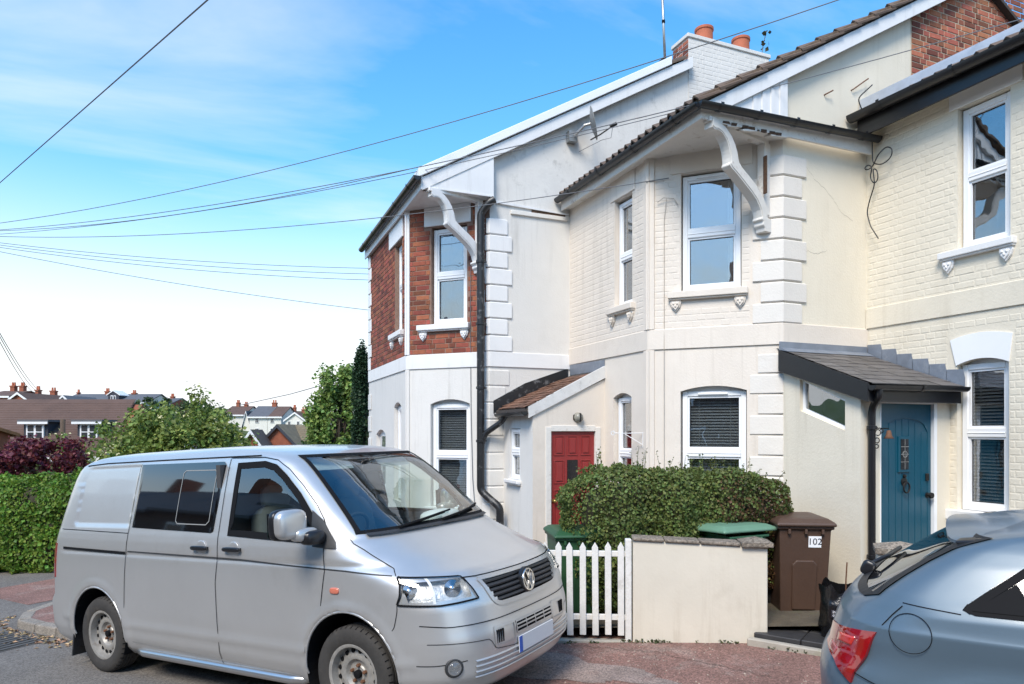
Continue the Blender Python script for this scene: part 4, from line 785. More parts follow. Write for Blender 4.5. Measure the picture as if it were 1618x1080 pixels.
mb = MB(); mb.lathe([(0.045, 0), (0.045, 0.008), (0.02, 0.016), (0, 0.02)], 16, frF.p(6.60, -0.028, 1.36), (0, -1, 0)); mb.tube([tuple(np.add(frF.p(6.60, 0.005, 1.30), (0.045*math.cos(a), 0, 0.055*math.sin(a)))) for a in np.linspace(0, 6.28, 19)], 0.009, 8); mb.lathe([(0.0, 0.03), (0.018, 0.02), (0.02, 0)], 10, frF.p(6.60, -0.028, 1.42), (0, -1, 0)); ob('knocker', mb, iron, door, smooth=True, ang=40)
mb = MB(); mb.lathe([(0.03, 0), (0.03, 0.008), (0.012, 0.012), (0.012, 0.03), (0.034, 0.045), (0.03, 0.065), (0, 0.07)], 16, frF.p(6.955, -0.03, 1.205), (0, -1, 0)); ob('door_knob', mb, iron, door, smooth=True, ang=40)
mb = MB(); frF.box(mb, 6.925, 6.975, -0.03, -0.012, 1.36, 1.44); ob('door_lock', mb, iron, door, bevel=0.006)
# porch roof: deck, verge board, slates, lead
rt = lambda y: 2.43 + 0.385*(y-py0)
mb = MB(); mb.prism([(px0-0.05, 4.91, rt(4.91)-0.06), (px0-0.05, 6.095, rt(6.095)-0.06), (px0-0.05, 6.095, rt(6.095)-0.012), (px0-0.05, 4.91, rt(4.91)-0.012)], (px1-px0+0.045, 0, 0)); ob('porch_roof_deck', mb, blackm, Rh)
mb = MB(); mb.prism([(px0-0.075, 4.90, rt(4.90)-0.19), (px0-0.075, 6.095, rt(6.095)-0.25), (px0-0.075, 6.095, rt(6.095)-0.0), (px0-0.075, 4.90, rt(4.90)-0.0)], (0.026, 0, 0)); ob('bargeboard', mb, blackp, Rh, bevel=0.003)
mb = MB(); mb.box(px0-0.049, px1-0.02, 4.905, 4.93, 2.19, 2.345); ob('fascia', mb, blackp, Rh, bevel=0.003)
slm = MB(); slm.add([(0,0,0.010),(0.246,0,0.010),(0.246,0.30,0.002),(0,0.30,0.002),(0,0,0),(0.246,0,0)], [(0,1,2,3),(0,4,5,1)]); SLM = slm.mesh('roof_slate', slate); th = math.atan(0.385)
for r in range(8):
    for k in range(7):
        xx = px0-0.045 + k*0.25 - (0.125 if r % 2 else 0); x0 = max(xx, px0-0.05); x1 = min(xx+0.246, px1-0.03)
        if x1-x0 < 0.05: continue
        o = bpy.data.objects.new('roof_slate', SLM); COL.objects.link(o); o.parent = Rh; v = r*0.155
        o.location = tuple(np.array((x0, 4.875+v*math.cos(th), rt(4.875)+v*math.sin(th)+rng.uniform(0, .003))) - np.array(Rh.location)); o.scale = ((x1-x0)/0.246, 1, 1); o.rotation_euler = (th+rng.normal(0, .006), 0, rng.normal(0, .004))
mb = MB(); mb.box(px0-0.06, px1-0.02, 6.075, 6.094, rt(6.08)-0.02, rt(6.08)+0.10); mb.prism([(px0-0.06, 6.076, rt(6.08)+0.0), (px0-0.06, 5.97, rt(5.97)+0.016), (px0-0.06, 5.97, rt(5.97)+0.022), (px0-0.06, 6.076, rt(6.08)+0.03)], (px1-px0+0.03, 0, 0)); ob('flashing', mb, lead, Rh)
for k in range(6):
    ya = 6.08-k*0.20; yb = ya-0.205; mb = MB(); mb.prism([(px1-0.010, ya, rt(ya)-0.02), (px1-0.010, yb, rt(yb)-0.02), (px1-0.010, yb, rt(yb)+0.10), (px1-0.010, yb+0.02, rt(ya)+0.135-0.02), (px1-0.010, ya, rt(ya)+0.125)], (0.006, 0, 0)); ob('step_flashing', mb, lead, Rh)
gutter(Rh, [(px0-0.07, 4.86, 2.345), (px1-0.01, 4.86, 2.36)], r=0.05)
pipe(Rh, [(5.975, 4.86, 2.32), (5.975, 4.86, 2.24), (6.03, 4.99, 2.13), (6.03, 4.99, 0.15)], r=0.036, clips=[(6.03, 4.99, 1.93), (6.03, 4.99, 0.62)])
bk.build(Rh)
bell = thing('hanging_bell', 'small rusty bell on a scrolled iron bracket beside the blue door', 'bell', (6.13, 5.0, 1.80))
mb = MB(); mb.tube([(6.10, 5.03, 1.95), (6.10, 5.03, 1.70)], 0.008, 6)
mb.tube([(6.10, 5.02, 1.92), (6.10, 4.96, 1.925), (6.11, 4.86, 1.92)], 0.006, 6)
for c, r in (((6.10, 4.975, 1.88), 0.03), ((6.10, 4.985, 1.80), 0.026), ((6.10, 4.935, 1.895), 0.02), ((6.10, 4.99, 1.74), 0.02)): mb.tube([(c[0], c[1]+r*math.cos(a), c[2]+r*math.sin(a)) for a in np.linspace(0, 5.4, 14)], 0.005, 5)
ob('bracket', mb, iron, bell); mb = MB(); mb.lathe([(0.0, 0.0), (0.018, -0.005), (0.024, -0.03), (0.03, -0.06), (0.05, -0.085), (0.046, -0.085), (0.026, -0.06), (0.0, -0.02)], 16, (6.11, 4.86, 1.905)); ob('bell_cup', mb, rust, bell, smooth=True)
# ================================================================ VEHICLES
class Body:
    """car body as a stack of rounded plan outlines. table rows: z, x_front, x_rear, half width, front round length, front power, rear round length, rear power"""
    def __init__(s, T): s.T = np.array(T, float)
    def row(s, z): return [np.interp(z, s.T[:,0], s.T[:,i]) for i in range(1, s.T.shape[1])]
    def side(s, x, z):
        xf, xr, W, af, mf, ar, mr = s.row(z); x = np.asarray(x, float)
        fq = np.clip((x-(xf-af))/af, 0, 1); rq = np.clip(((xr+ar)-x)/ar, 0, 1)
        return W*np.where(fq > 0, (1-fq**mf)**(1/mf), (1-rq**mr)**(1/mr))
    def front(s, t, z):     # t: angle, 0 at the nose, pi/2 at the side
        xf, xr, W, af, mf, ar, mr = s.row(z); return (xf-af) + af*np.cos(t)**(2/mf), W*np.sin(t)**(2/mf)
    def rear(s, t, z):
        xf, xr, W, af, mf, ar, mr = s.row(z); return (xr+ar) - ar*np.cos(t)**(2/mr), W*np.sin(t)**(2/mr)
    def tf(s, y, z):        # front angle from lateral position
        xf, xr, W, af, mf, ar, mr = s.row(z); return math.asin(min(1, abs(y)/W)**(mf/2))
    def tfx(s, x, z):
        xf, xr, W, af, mf, ar, mr = s.row(z); return math.acos(min(1, max(0, (x-(xf-af))/af))**(mf/2))
    def tr(s, y, z):
        xf, xr, W, af, mf, ar, mr = s.row(z); return math.asin(min(1, abs(y)/W)**(mr/2))
    def ring(s, z, nf, ns, nr):
        xf, xr, W, af, mf, ar, mr = s.row(z); e = np.linspace(0, 1, nf)
        t = np.linspace(0, math.pi/2, nf); fx, fy = s.front(t, z); t2 = np.linspace(math.pi/2, 0, nr); rx, ry = s.rear(t2, z)
        sx = np.linspace(xf-af, xr+ar, ns+2)[1:-1]
        x = np.r_[fx, sx, rx]; y = np.r_[fy, np.full(ns, W), ry]
        X = np.r_[x, x[::-1][1:-1]]; Y = np.r_[-y, y[::-1][1:-1]]
        return np.c_[X, Y, np.full(len(X), z)]
    def shell(s, zs, nf=34, ns=90, nr=18, arches=(), cut=None, warp=None):
        G = np.array([s.ring(z, nf, ns, nr) for z in zs]); r, c = G.shape[:2]; V = G.reshape(-1, 3).copy()
        if warp is not None: V = warp(V)
        q = []
        for i in range(r-1):
            a = np.arange(c); b = (a+1) % c; q.append(np.c_[i*c+a, i*c+b, (i+1)*c+b, (i+1)*c+a])
        q = np.concatenate(q); keep = np.ones(len(q), bool)
        for (ax, az, ar) in arches:
            dx = V[:,0]-ax; dz = V[:,2]-az; d = np.hypot(dx, dz); ins = (d < ar) & (np.abs(V[:,1]) > 0.5)
            fi = ins[q]; keep &= ~fi.all(1); bd = np.unique(q[keep & fi.any(1)]); bd = bd[ins[bd]]
            k = ar/np.maximum(d[bd], 1e-4); V[bd,0] = ax+dx[bd]*k; V[bd,2] = az+dz[bd]*k
            # keep them on the skin
            for i in bd:
                if V[i,2] > zs[0]: V[i,1] = math.copysign(float(s.side(V[i,0], V[i,2])), V[i,1])
        if cut is not None: keep &= ~cut(V[q].mean(1))
        mb = MB(); mb.v = [tuple(p) for p in V.tolist()]; mb.f = [tuple(f) for f in q[keep].tolist()]; mb.f.append(tuple(range((r-1)*c, r*c)))
        return mb
def nrm(P, i, j):
    a = P[min(i+1, P.shape[0]-1), j]-P[max(i-1, 0), j]; b = P[i, min(j+1, P.shape[1]-1)]-P[i, max(j-1, 0)]; n = np.cross(a, b); L = np.linalg.norm(n); return n/L if L > 1e-9 else np.zeros(3)
def patch(fn, bot, top, off=0.003, n=16, m=8, rim=None, centre=None):
    """skin patch between two polylines in surface parameters; fn(p,q)->xyz; lifted off the skin and given a thin edge"""
    def rs(P, k):
        P = np.array(P, float); d = np.r_[0, np.cumsum(np.hypot(*np.diff(P, axis=0).T))]; q = np.linspace(0, d[-1], k); return np.c_[np.interp(q, d, P[:,0]), np.interp(q, d, P[:,1])]
    B, T_ = rs(bot, n), rs(top, n); G = np.array([[fn(*(B[j]*(1-i/(m-1))+T_[j]*i/(m-1))) for j in range(n)] for i in range(m)], float)
    C = np.array(centre if centre is not None else (G.mean((0,1))*np.array((0.2, 0, 1)))); O = G.copy(); I = G.copy()
    for i in range(m):
        for j in range(n):
            nn = nrm(G, i, j); nn = nn if nn @ (G[i,j]-C) > 0 else -nn; O[i,j] = G[i,j]+nn*off; I[i,j] = G[i,j]-nn*0.006
    mb = MB(); mb.grid(O)
    for e in (np.s_[0,:], np.s_[-1,:], np.s_[:,0], np.s_[:,-1]): mb.grid(np.array([O[e], I[e]]))
    return mb
def strip(fn, path, wdt=0.006, off=0.002, C=(0, 0, 1), step=0.03):
    """thin line (panel gap, bead) drawn on the skin"""
    P = np.array(path, float); pts = []
    d = np.r_[0, np.cumsum(np.hypot(*np.diff(P, axis=0).T))]; q = np.linspace(0, d[-1], max(3, int(d[-1]/step)+1)); S = [np.array(fn(np.interp(v, d, P[:,0]), np.interp(v, d, P[:,1])), float) for v in q]
    mb = MB(); A = []; B = []
    for i, p in enumerate(S):
        t = S[min(i+1, len(S)-1)]-S[max(i-1, 0)]; t /= np.linalg.norm(t)+1e-9; u_, v_ = np.interp(q[i], d, P[:,0]), np.interp(q[i], d, P[:,1]); e = 2e-3
        nn = np.cross(np.array(fn(u_+e, v_), float)-np.array(fn(u_-e, v_), float), np.array(fn(u_, v_+e), float)-np.array(fn(u_, v_-e), float)); L_ = np.linalg.norm(nn)
        o = np.array((p[0]*0.25, p[1], p[2]-1)); nn = nn/L_ if L_ > 1e-12 else o/np.linalg.norm(o)
        nn = nn if nn @ np.array((p[0]*0.25, p[1], 0.0)) > 0 else -nn; nn = nn-t*(nn @ t); nn /= np.linalg.norm(nn)+1e-9
        b = np.cross(t, nn); A.append(p+b*wdt/2+nn*off); B.append(p-b*wdt/2+nn*off)
    mb.grid(np.array([A, B])); return mb
def wheel(parent, x, y, r, wdt, sgn, style, tyre_m, rim_m, dark_m):
    """axle centre (x,y,r); sgn -1: the right hand side"""
    w_ = link('wheel', None, parent, (x, y, r)); ax = (0, sgn, 0); h = wdt/2
    mb = MB(); rr = 0.62*r
    prof = [(rr, -h*0.85), (rr+0.02, -h*0.98), (r*0.86, -h), (r*0.955, -h*0.90), (r*0.99, -h*0.72)]
    for k in range(5):
        c0 = -h*0.6+k*h*0.3; prof += [(r, c0-h*0.08), (r, c0+h*0.08), (r-0.008, c0+h*0.10), (r-0.008, c0+h*0.18)]
    prof += [(r*0.99, h*0.74), (r*0.955, h*0.90), (r*0.86, h), (rr+0.02, h*0.98), (rr, h*0.85)]
    mb.lathe(prof, 48, (0,0,0), ax, closed=False)
    # lathe caps are not wanted on the open bead
    mb.f = [f for f in mb.f if len(f) == 4]
    ob('tyre', mb, tyre_m, w_, smooth=True, ang=38)
    mt = MB()      # tread sipes
    A = Vector(ax); 
    for k in range(44):
        a = 2*math.pi*k/44; e = Vector((math.cos(a), 0, math.sin(a))); tt = Vector((-math.sin(a), 0, math.cos(a)))
        for s0, s1 in ((h*0.66, h*0.93), (-h*0.93, -h*0.66)):
            c = [e*(r*0.997 if abs(q) < h*0.8 else r*0.958)+A*q for q in (s0, s1)]
            mt.quad(c[0]+tt*0.004+e*0.0015, c[0]-tt*0.004+e*0.0015, c[1]-tt*0.004+e*0.0015, c[1]+tt*0.004+e*0.0015)
    ob('tread_groove', mt, blackm, w_, kind='stuff')
    if style == 'steel':
        mb = MB(); mb.lathe([(rr, h*0.86), (rr+0.012, h*0.9), (rr+0.004, h*0.92), (rr-0.014, h*0.86), (rr-0.018, h*0.55), (rr*0.89, h*0.34), (rr*0.86, h*0.31), (rr*0.69, h*0.44), (rr*0.60, h*0.50), (rr*0.50, h*0.44), (rr*0.42, h*0.20), (rr*0.28, h*0.18), (rr*0.24, h*0.26), (0.0, h*0.26)], 48, (0,0,0), ax)
        mb.f = [f for f in mb.f if len(f) == 4]; rim = ob('rim', mb, rim_m, w_, smooth=True, ang=35)
        for k in range(16):
            a = 2*math.pi*(k+.5)/16; c = (math.cos(a)*rr*0.775, sgn*(h*0.375), math.sin(a)*rr*0.775); mb = MB(); mb.lathe([(0.0, 0.006), (0.0165, 0.006), (0.0175, 0.0), (0.0165, -0.01)], 10, c, ax); ob('vent_hole', mb, dark_m, rim)
        for k in range(5):
            a = 2*math.pi*k/5+.3; c = (math.cos(a)*0.058, sgn*h*0.2, math.sin(a)*0.058); mb = MB(); mb.lathe([(0.013, 0), (0.012, 0.024), (0, 0.026)], 6, c, ax); ob('wheel_bolt', mb, rust, rim)
        mb = MB(); mb.lathe([(0.030, 0), (0.028, 0.03), (0.012, 0.034), (0, 0.034)], 12, (0, sgn*h*0.22, 0), ax); ob('hub_cap', mb, dark_m, rim)
    else:
        mb = MB(); mb.lathe([(rr, h*0.86), (rr+0.012, h*0.92), (rr-0.012, h*0.9), (rr-0.02, h*0.2), (rr-0.03, -h*0.5)], 40, (0,0,0), ax); mb.f = [f for f in mb.f if len(f) == 4]; rim = ob('rim', mb, rim_m, w_, smooth=True, ang=35)
        for k in range(5):
            a = 2*math.pi*k/5; e = Vector((math.cos(a), 0, math.sin(a))); tt = Vector((-math.sin(a), 0, math.cos(a))); A = Vector(ax); mb = MB()
            q = [e*rr*0.12+tt*0.045+A*h*0.35, e*rr*0.12-tt*0.045+A*h*0.35, e*(rr-0.02)-tt*0.03+A*h*0.75, e*(rr-0.02)+tt*0.03+A*h*0.75]; mb.hexa([p-A*0.03 for p in q]+[p for p in q]); ob('spoke', mb, rim_m, rim, bevel=0.006)
        mb = MB(); mb.lathe([(0.0, h*0.1), (rr*0.9, h*0.1), (rr*0.9, h*0.12), (0.0, h*0.14)], 30, (0,0,0), ax); ob('brake_disc', mb, steel, rim)
    mb = MB(); mb.lathe([(0.0, -h*0.5), (rr*0.98, -h*0.5), (rr*0.98, -h*0.45), (0, -h*0.45)], 24, (0,0,0), ax); ob('wheel_back', mb, blackm, w_)
    return w_
def place(o, a, b, z, yaw_cam, pitch):
    X, Y = cw(a, b); o.location = (X, Y, z); o.rotation_mode = 'XYZ'; yaw = yaw_cam - YAW
    o.rotation_euler = (Matrix.Rotation(yaw, 3, 'Z') @ Matrix.Rotation(-pitch, 3, 'Y')).to_euler()
silver = mat('silver_metallic_paint', (0.60, 0.592, 0.58), 0.34, metal=0.65, var=0.05, vscale=1.5, coat=0.5, stain=(0.42, 0.40, 0.37), stain_amt=0.25, stain_scale=1.8)
silver_b = mat('silver_bumper_paint', (0.54, 0.535, 0.53), 0.34, metal=0.6, var=0.03, vscale=2, coat=0.4)
rubber = mat('dusty_tyre_rubber', (0.038, 0.035, 0.032), 0.85, var=0.3, vscale=14, bump=0.002, bscale=60, stain=(0.09, 0.075, 0.06), stain_amt=0.6, stain_scale=8)
steelw = mat('dirty_steel_wheel', (0.34, 0.325, 0.30), 0.5, metal=0.35, var=0.3, vscale=18, stain=(0.12, 0.07, 0.04), stain_amt=0.8, stain_scale=12)
chrome = mat('chrome', (0.75, 0.755, 0.76), 0.2, metal=1.0)
trim = mat('dark_grey_trim', (0.028, 0.029, 0.031), 0.55, bump=0.001, bscale=120)
grey_int = mat('grey_seat_cloth', (0.13, 0.135, 0.14), 0.9, var=0.15, vscale=10)
carglass = glass('windscreen_glass', (0.80, 0.88, 0.84), 0.12, 0.8, 2.8, 0.0015)
tintglass = mat('privacy_glass', (0.004, 0.004, 0.005), 0.03, spec=0.9, coat=1.0)
lampglass = glass('lamp_lens', (0.95, 0.96, 0.96), 0.05, 0.6, 3.5, 0.001)
mirrorm = mat('mirror_glass', (0.8, 0.82, 0.85), 0.03, metal=1.0)
redlens = mat('red_lamp_lens', (0.30, 0.004, 0.006), 0.07, coat=1.0, var=0.4, vscale=14)
amber = mat('amber_lens', (0.55, 0.16, 0.10), 0.15, coat=0.6)
cloth_w = mat('white_cloth', (0.75, 0.76, 0.76), 0.9, bump=0.02, bscale=14)

# ---------------------------------------------------------------- silver van
VT = [[.20,.76,-3.87,.84,.80,3.2,.33,4.2],[.26,.86,-3.92,.90,.8,3.4,.33,4.2],[.36,.905,-3.96,.935,.8,3.5,.33,4.2],[.52,.915,-3.965,.945,.8,3.5,.33,4.2],[.60,.91,-3.96,.95,.8,3.5,.33,4.2],[.66,.895,-3.91,.951,.8,3.5,.33,4.2],
[.80,.875,-3.90,.953,.8,3.4,.33,4.2],[.90,.84,-3.895,.953,.8,3.3,.33,4.2],[.97,.79,-3.89,.951,.8,3.2,.33,4.2],[1.01,.73,-3.888,.949,.8,3.2,.33,4.2],[1.06,.585,-3.885,.946,.78,3.2,.33,4.2],[1.12,.44,-3.88,.941,.74,3.3,.33,4.2],[1.18,.29,-3.87,.934,.70,3.4,.33,4.2],[1.24,.15,-3.86,.922,.62,3.7,.33,4.2],
[1.28,.09,-3.85,.912,.58,4.0,.33,4.2],[1.42,-.095,-3.82,.881,.5,4.6,.33,4.2],[1.58,-.295,-3.78,.845,.45,5.0,.33,4.2],[1.72,-.475,-3.74,.81,.40,5.0,.33,4.2],[1.80,-.585,-3.70,.788,.38,4.8,.33,4.2],[1.845,-.665,-3.66,.772,.38,4.4,.33,4.0],[1.88,-.78,-3.60,.745,.40,3.8,.33,3.8],[1.91,-.96,-3.52,.70,.45,3.4,.33,3.4],[1.93,-1.14,-3.42,.64,.55,3.,.35,3],[1.945,-1.42,-3.25,.55,.65,3.0,.4,3],[1.955,-1.7,-3.0,.40,.6,3.,.4,3],[1.96,-2.1,-2.7,.15,.3,2.6,.3,2.6]]
VB = Body(VT)
van = thing('parked_van', 'silver panel van with dark tinted side window and steel wheels', 'van', world=False)
place(van, -0.594, 5.3795, -0.09, -0.5272, 0.0569)
def sideR(x, z): return (x, -float(VB.side(x, z)), z)
def sideL(x, z): return (x, float(VB.side(x, z)), z)
def frontS(sgn):
    def f(t, z): x, y = VB.front(abs(t), z); return (float(x), float(y)*(-1 if t < 0 else 1), z)
    return f
FR = frontS(1)
ws_half = lambda z: np.interp(z, [1.27, 1.29, 1.57, 1.83], [.80, .79, .725, .655])
CABW = [(-1.235, 1.255), (-1.245, 1.81), (-0.93, 1.815), (-0.80, 1.785), (-0.68, 1.71), (-0.50, 1.57), (-0.36, 1.43), (-0.27, 1.30), (-0.27, 1.215)]
def inpoly(px_, pz, poly):
    r = np.zeros(len(px_), bool); n = len(poly)
    for i in range(n):
        (x0, z0), (x1, z1) = poly[i], poly[(i+1) % n]
        c = (z0 > pz) != (z1 > pz); r ^= c & (px_ < (x1-x0)*(pz-z0)/((z1-z0) or 1e-9)+x0)
    return r
def vcut(C):
    k = np.zeros(len(C), bool); x, y, z = C.T
    xf = np.interp(z, VB.T[:,0], VB.T[:,1]); k |= (z > 1.285) & (z < 1.835) & (np.abs(y) < ws_half(z)-0.01) & (x > xf-0.45) & (x > -0.95)
    cx_ = np.mean([p[0] for p in CABW]); cz = np.mean([p[1] for p in CABW]); sh = [((p[0]-cx_)*0.955+cx_, (p[1]-cz)*0.955+cz) for p in CABW]
    k |= inpoly(x, z, sh) & (np.abs(y) > 0.6)
    k |= (z > 0.785) & (z < 0.945) & (np.abs(y) < np.interp(z, [.78, .95], [.40, .49])) & (x > 0.6)      # grille opening
    xf_, xr_, W_h, af_, mf_ = [np.interp(z, VB.T[:,0], VB.T[:,i]) for i in range(1, 6)]; tt = np.arctan2((np.abs(y)/W_h)**(mf_/2), np.clip((x-(xf_-af_))/af_, 0, 1)**(mf_/2))
    k |= (x > 0.40) & (z > 0.852) & (z < 0.985) & (tt < VB.tfx(0.475, 0.9)) & (tt > VB.tf(0.60, 0.9)+(0.92-z)*-0.05+0.03)
    return k
zs = np.unique(np.r_[np.linspace(.20, .66, 20), np.linspace(.66, 1.0, 18), np.linspace(1.0, 1.28, 22), np.linspace(1.28, 1.845, 30), np.linspace(1.845, 1.945, 12), 1.95, 1.955, 1.958, 1.96])
def vwarp(V):
    V = V.copy(); x, y, z = V[:,0], V[:,1], V[:,2]; ay = np.abs(y)
    flat = (x < 0.3) & (x > -3.6)
    # pressed lines: shallow step at the waist and the sill flare, wheel arch lips
    d = -0.008*np.exp(-((z-1.075)/0.018)**2) + 0.010*np.exp(-((z-0.47)/0.03)**2)
    # rear blind panel pressing
    e = ((x > -3.42) & (x < -2.56) & (z > 1.31) & (z < 1.83)); d = d - 0.010*e
    for ax in (0.0, -3.02):
        rr = np.hypot(x-ax, z-0.36); d = d + 0.016*np.exp(-((rr-0.44)/0.045)**2)
    d = np.where(ay > 0.6, d, 0); V[:,1] = np.sign(y)*(ay+np.where(flat | (np.hypot(x, z-.36) < .55), d, 0))
    return V
body = VB.shell(zs, nf=54, ns=130, nr=20, arches=((0.0, 0.36, 0.415), (-3.02, 0.36, 0.405)), cut=vcut, warp=vwarp)
vbody = ob('body', body, silver, van, smooth=True, ang=50)
mb = MB()      # inner lining so that the cab reads as a room
for sgn in (-1, 1): mb.grid(np.array([[(x, sgn*(float(VB.side(x, z))-0.045), z) for x in np.linspace(-3.5, -0.1, 20)] for z in np.linspace(0.85, 1.2, 4)]))
mb.grid(np.array([[(x, y, 1.83) for x in np.linspace(-3.4, -0.72, 8)] for y in np.linspace(-0.68, 0.68, 6)])); ob('lining', mb, mat('van_lining', (0.22, 0.225, 0.22), 0.9), van)
mb = MB(); mb.box(-3.7, 0.55, -0.72, 0.72, 0.22, 0.36); ob('underbody', mb, blackm, van)
mb = MB(); mb.box(-1.45, -1.40, -0.84, 0.84, 0.4, 1.80); ob('bulkhead', mb, mat('bulkhead_grey', (0.05, 0.05, 0.052), 0.8), van)
for (ax, rad) in ((0.0, 0.414), (-3.02, 0.404)):
    for sgn in (-1, 1):
        mb = MB(); a = np.linspace(-0.42, math.pi+0.42, 26); mb.grid(np.array([[(ax+rad*math.cos(t), sgn*yy, 0.36+rad*math.sin(t)) for t in a] for yy in (0.60, 0.935)])); mb.add([(ax+rad*math.cos(t), sgn*0.60, 0.36+rad*math.sin(t)) for t in a], [tuple(range(len(a)))]); ob('wheel_arch_liner', mb, blackm, van)
for ax in (0.0, -3.0):
    for sgn in (-1, 1): wheel(van, ax, sgn*0.828, 0.335, 0.205, sgn, 'steel', rubber, steelw, blackm)
# glass
zz0, zz1 = 1.272, 1.845
bw = [(-VB.tf(ws_half(zz0), zz0)+2*VB.tf(ws_half(zz0), zz0)*k/16, zz0+0.0*k) for k in range(17)]; tw_ = [(-VB.tf(ws_half(zz1-.015), zz1)+2*VB.tf(ws_half(zz1-.015), zz1)*k/16, zz1) for k in range(17)]
def wsfn(t, z): return FR(t, z)
def ws_patch(shrink, off):
    G = []
    for i in range(17):
        z = zz0+(zz1-zz0)*(shrink+(1-2*shrink)*i/16); hw = ws_half(z)+0.012-shrink*0.9; t1 = VB.tf(hw, z); row = []
        for j in range(25):
            y = -hw+2*hw*j/24; xf, xr, W, af, mf, _, _ = VB.row(z); x = xf-af+af*(1-(abs(y)/W)**mf)**(1/mf); row.append((x+off, y, z+off*0.5))
        G.append(row)
    return np.array(G, float)
mb = MB(); mb.grid(ws_patch(0.0, 0.004)); wsg = ob('windscreen', mb, carglass, van, smooth=True)
A, B = ws_patch(0.0, 0.007), ws_patch(0.035, 0.007); mb = MB()
for e in (np.s_[0,:], np.s_[-1,:], np.s_[:,0], np.s_[:,-1]): mb.grid(np.array([A[e], B[e]]))
ob('windscreen_seal', mb, blackm, wsg)
def poly_pane(fn, poly, off, dense=30):
    """closed polygon (x,z) on the side, scan filled in columns"""
    P = np.array(poly); xs = np.linspace(P[:,0].min(), P[:,0].max(), dense); G = []
    n = len(P); rows = []
    for x in xs:
        zc = []
        for i in range(n):
            (x0, z0), (x1, z1) = P[i], P[(i+1) % n]
            if (x0-x)*(x1-x) <= 0 and x0 != x1: zc.append(z0+(z1-z0)*(x-x0)/(x1-x0))
        rows.append((x, min(zc), max(zc)))
    for k in range(9): G.append([(fn(x, a+(b-a)*k/8)) for x, a, b in rows])
    G = np.array(G); s_ = np.sign(G[0,0,1]); G[:,:,1] += s_*off; mb = MB(); mb.grid(G); return mb
def ring_band(fn, poly, wdt, off):
    P = np.array(poly); c = P.mean(0); Q = [];
    n = len(P)
    dense = []
    for i in range(n):
        for k in range(6): dense.append(P[i]+(P[(i+1) % n]-P[i])*k/6)
    D = np.array(dense); t = np.roll(D, -1, 0)-np.roll(D, 1, 0); nn = np.c_[-t[:,1], t[:,0]]; nn /= np.linalg.norm(nn, axis=1)[:,None]+1e-9
    flip = np.sum(nn*(c-D), 1) < 0; nn[flip] *= -1; I = D+nn*wdt
    A = np.array([fn(*p) for p in np.r_[D, D[:1]]]); B = np.array([fn(*p) for p in np.r_[I, I[:1]]]); s_ = np.sign(A[0,1]); A[:,1] += s_*off; B[:,1] += s_*off
    mb = MB(); mb.grid(np.array([A, B])); return mb
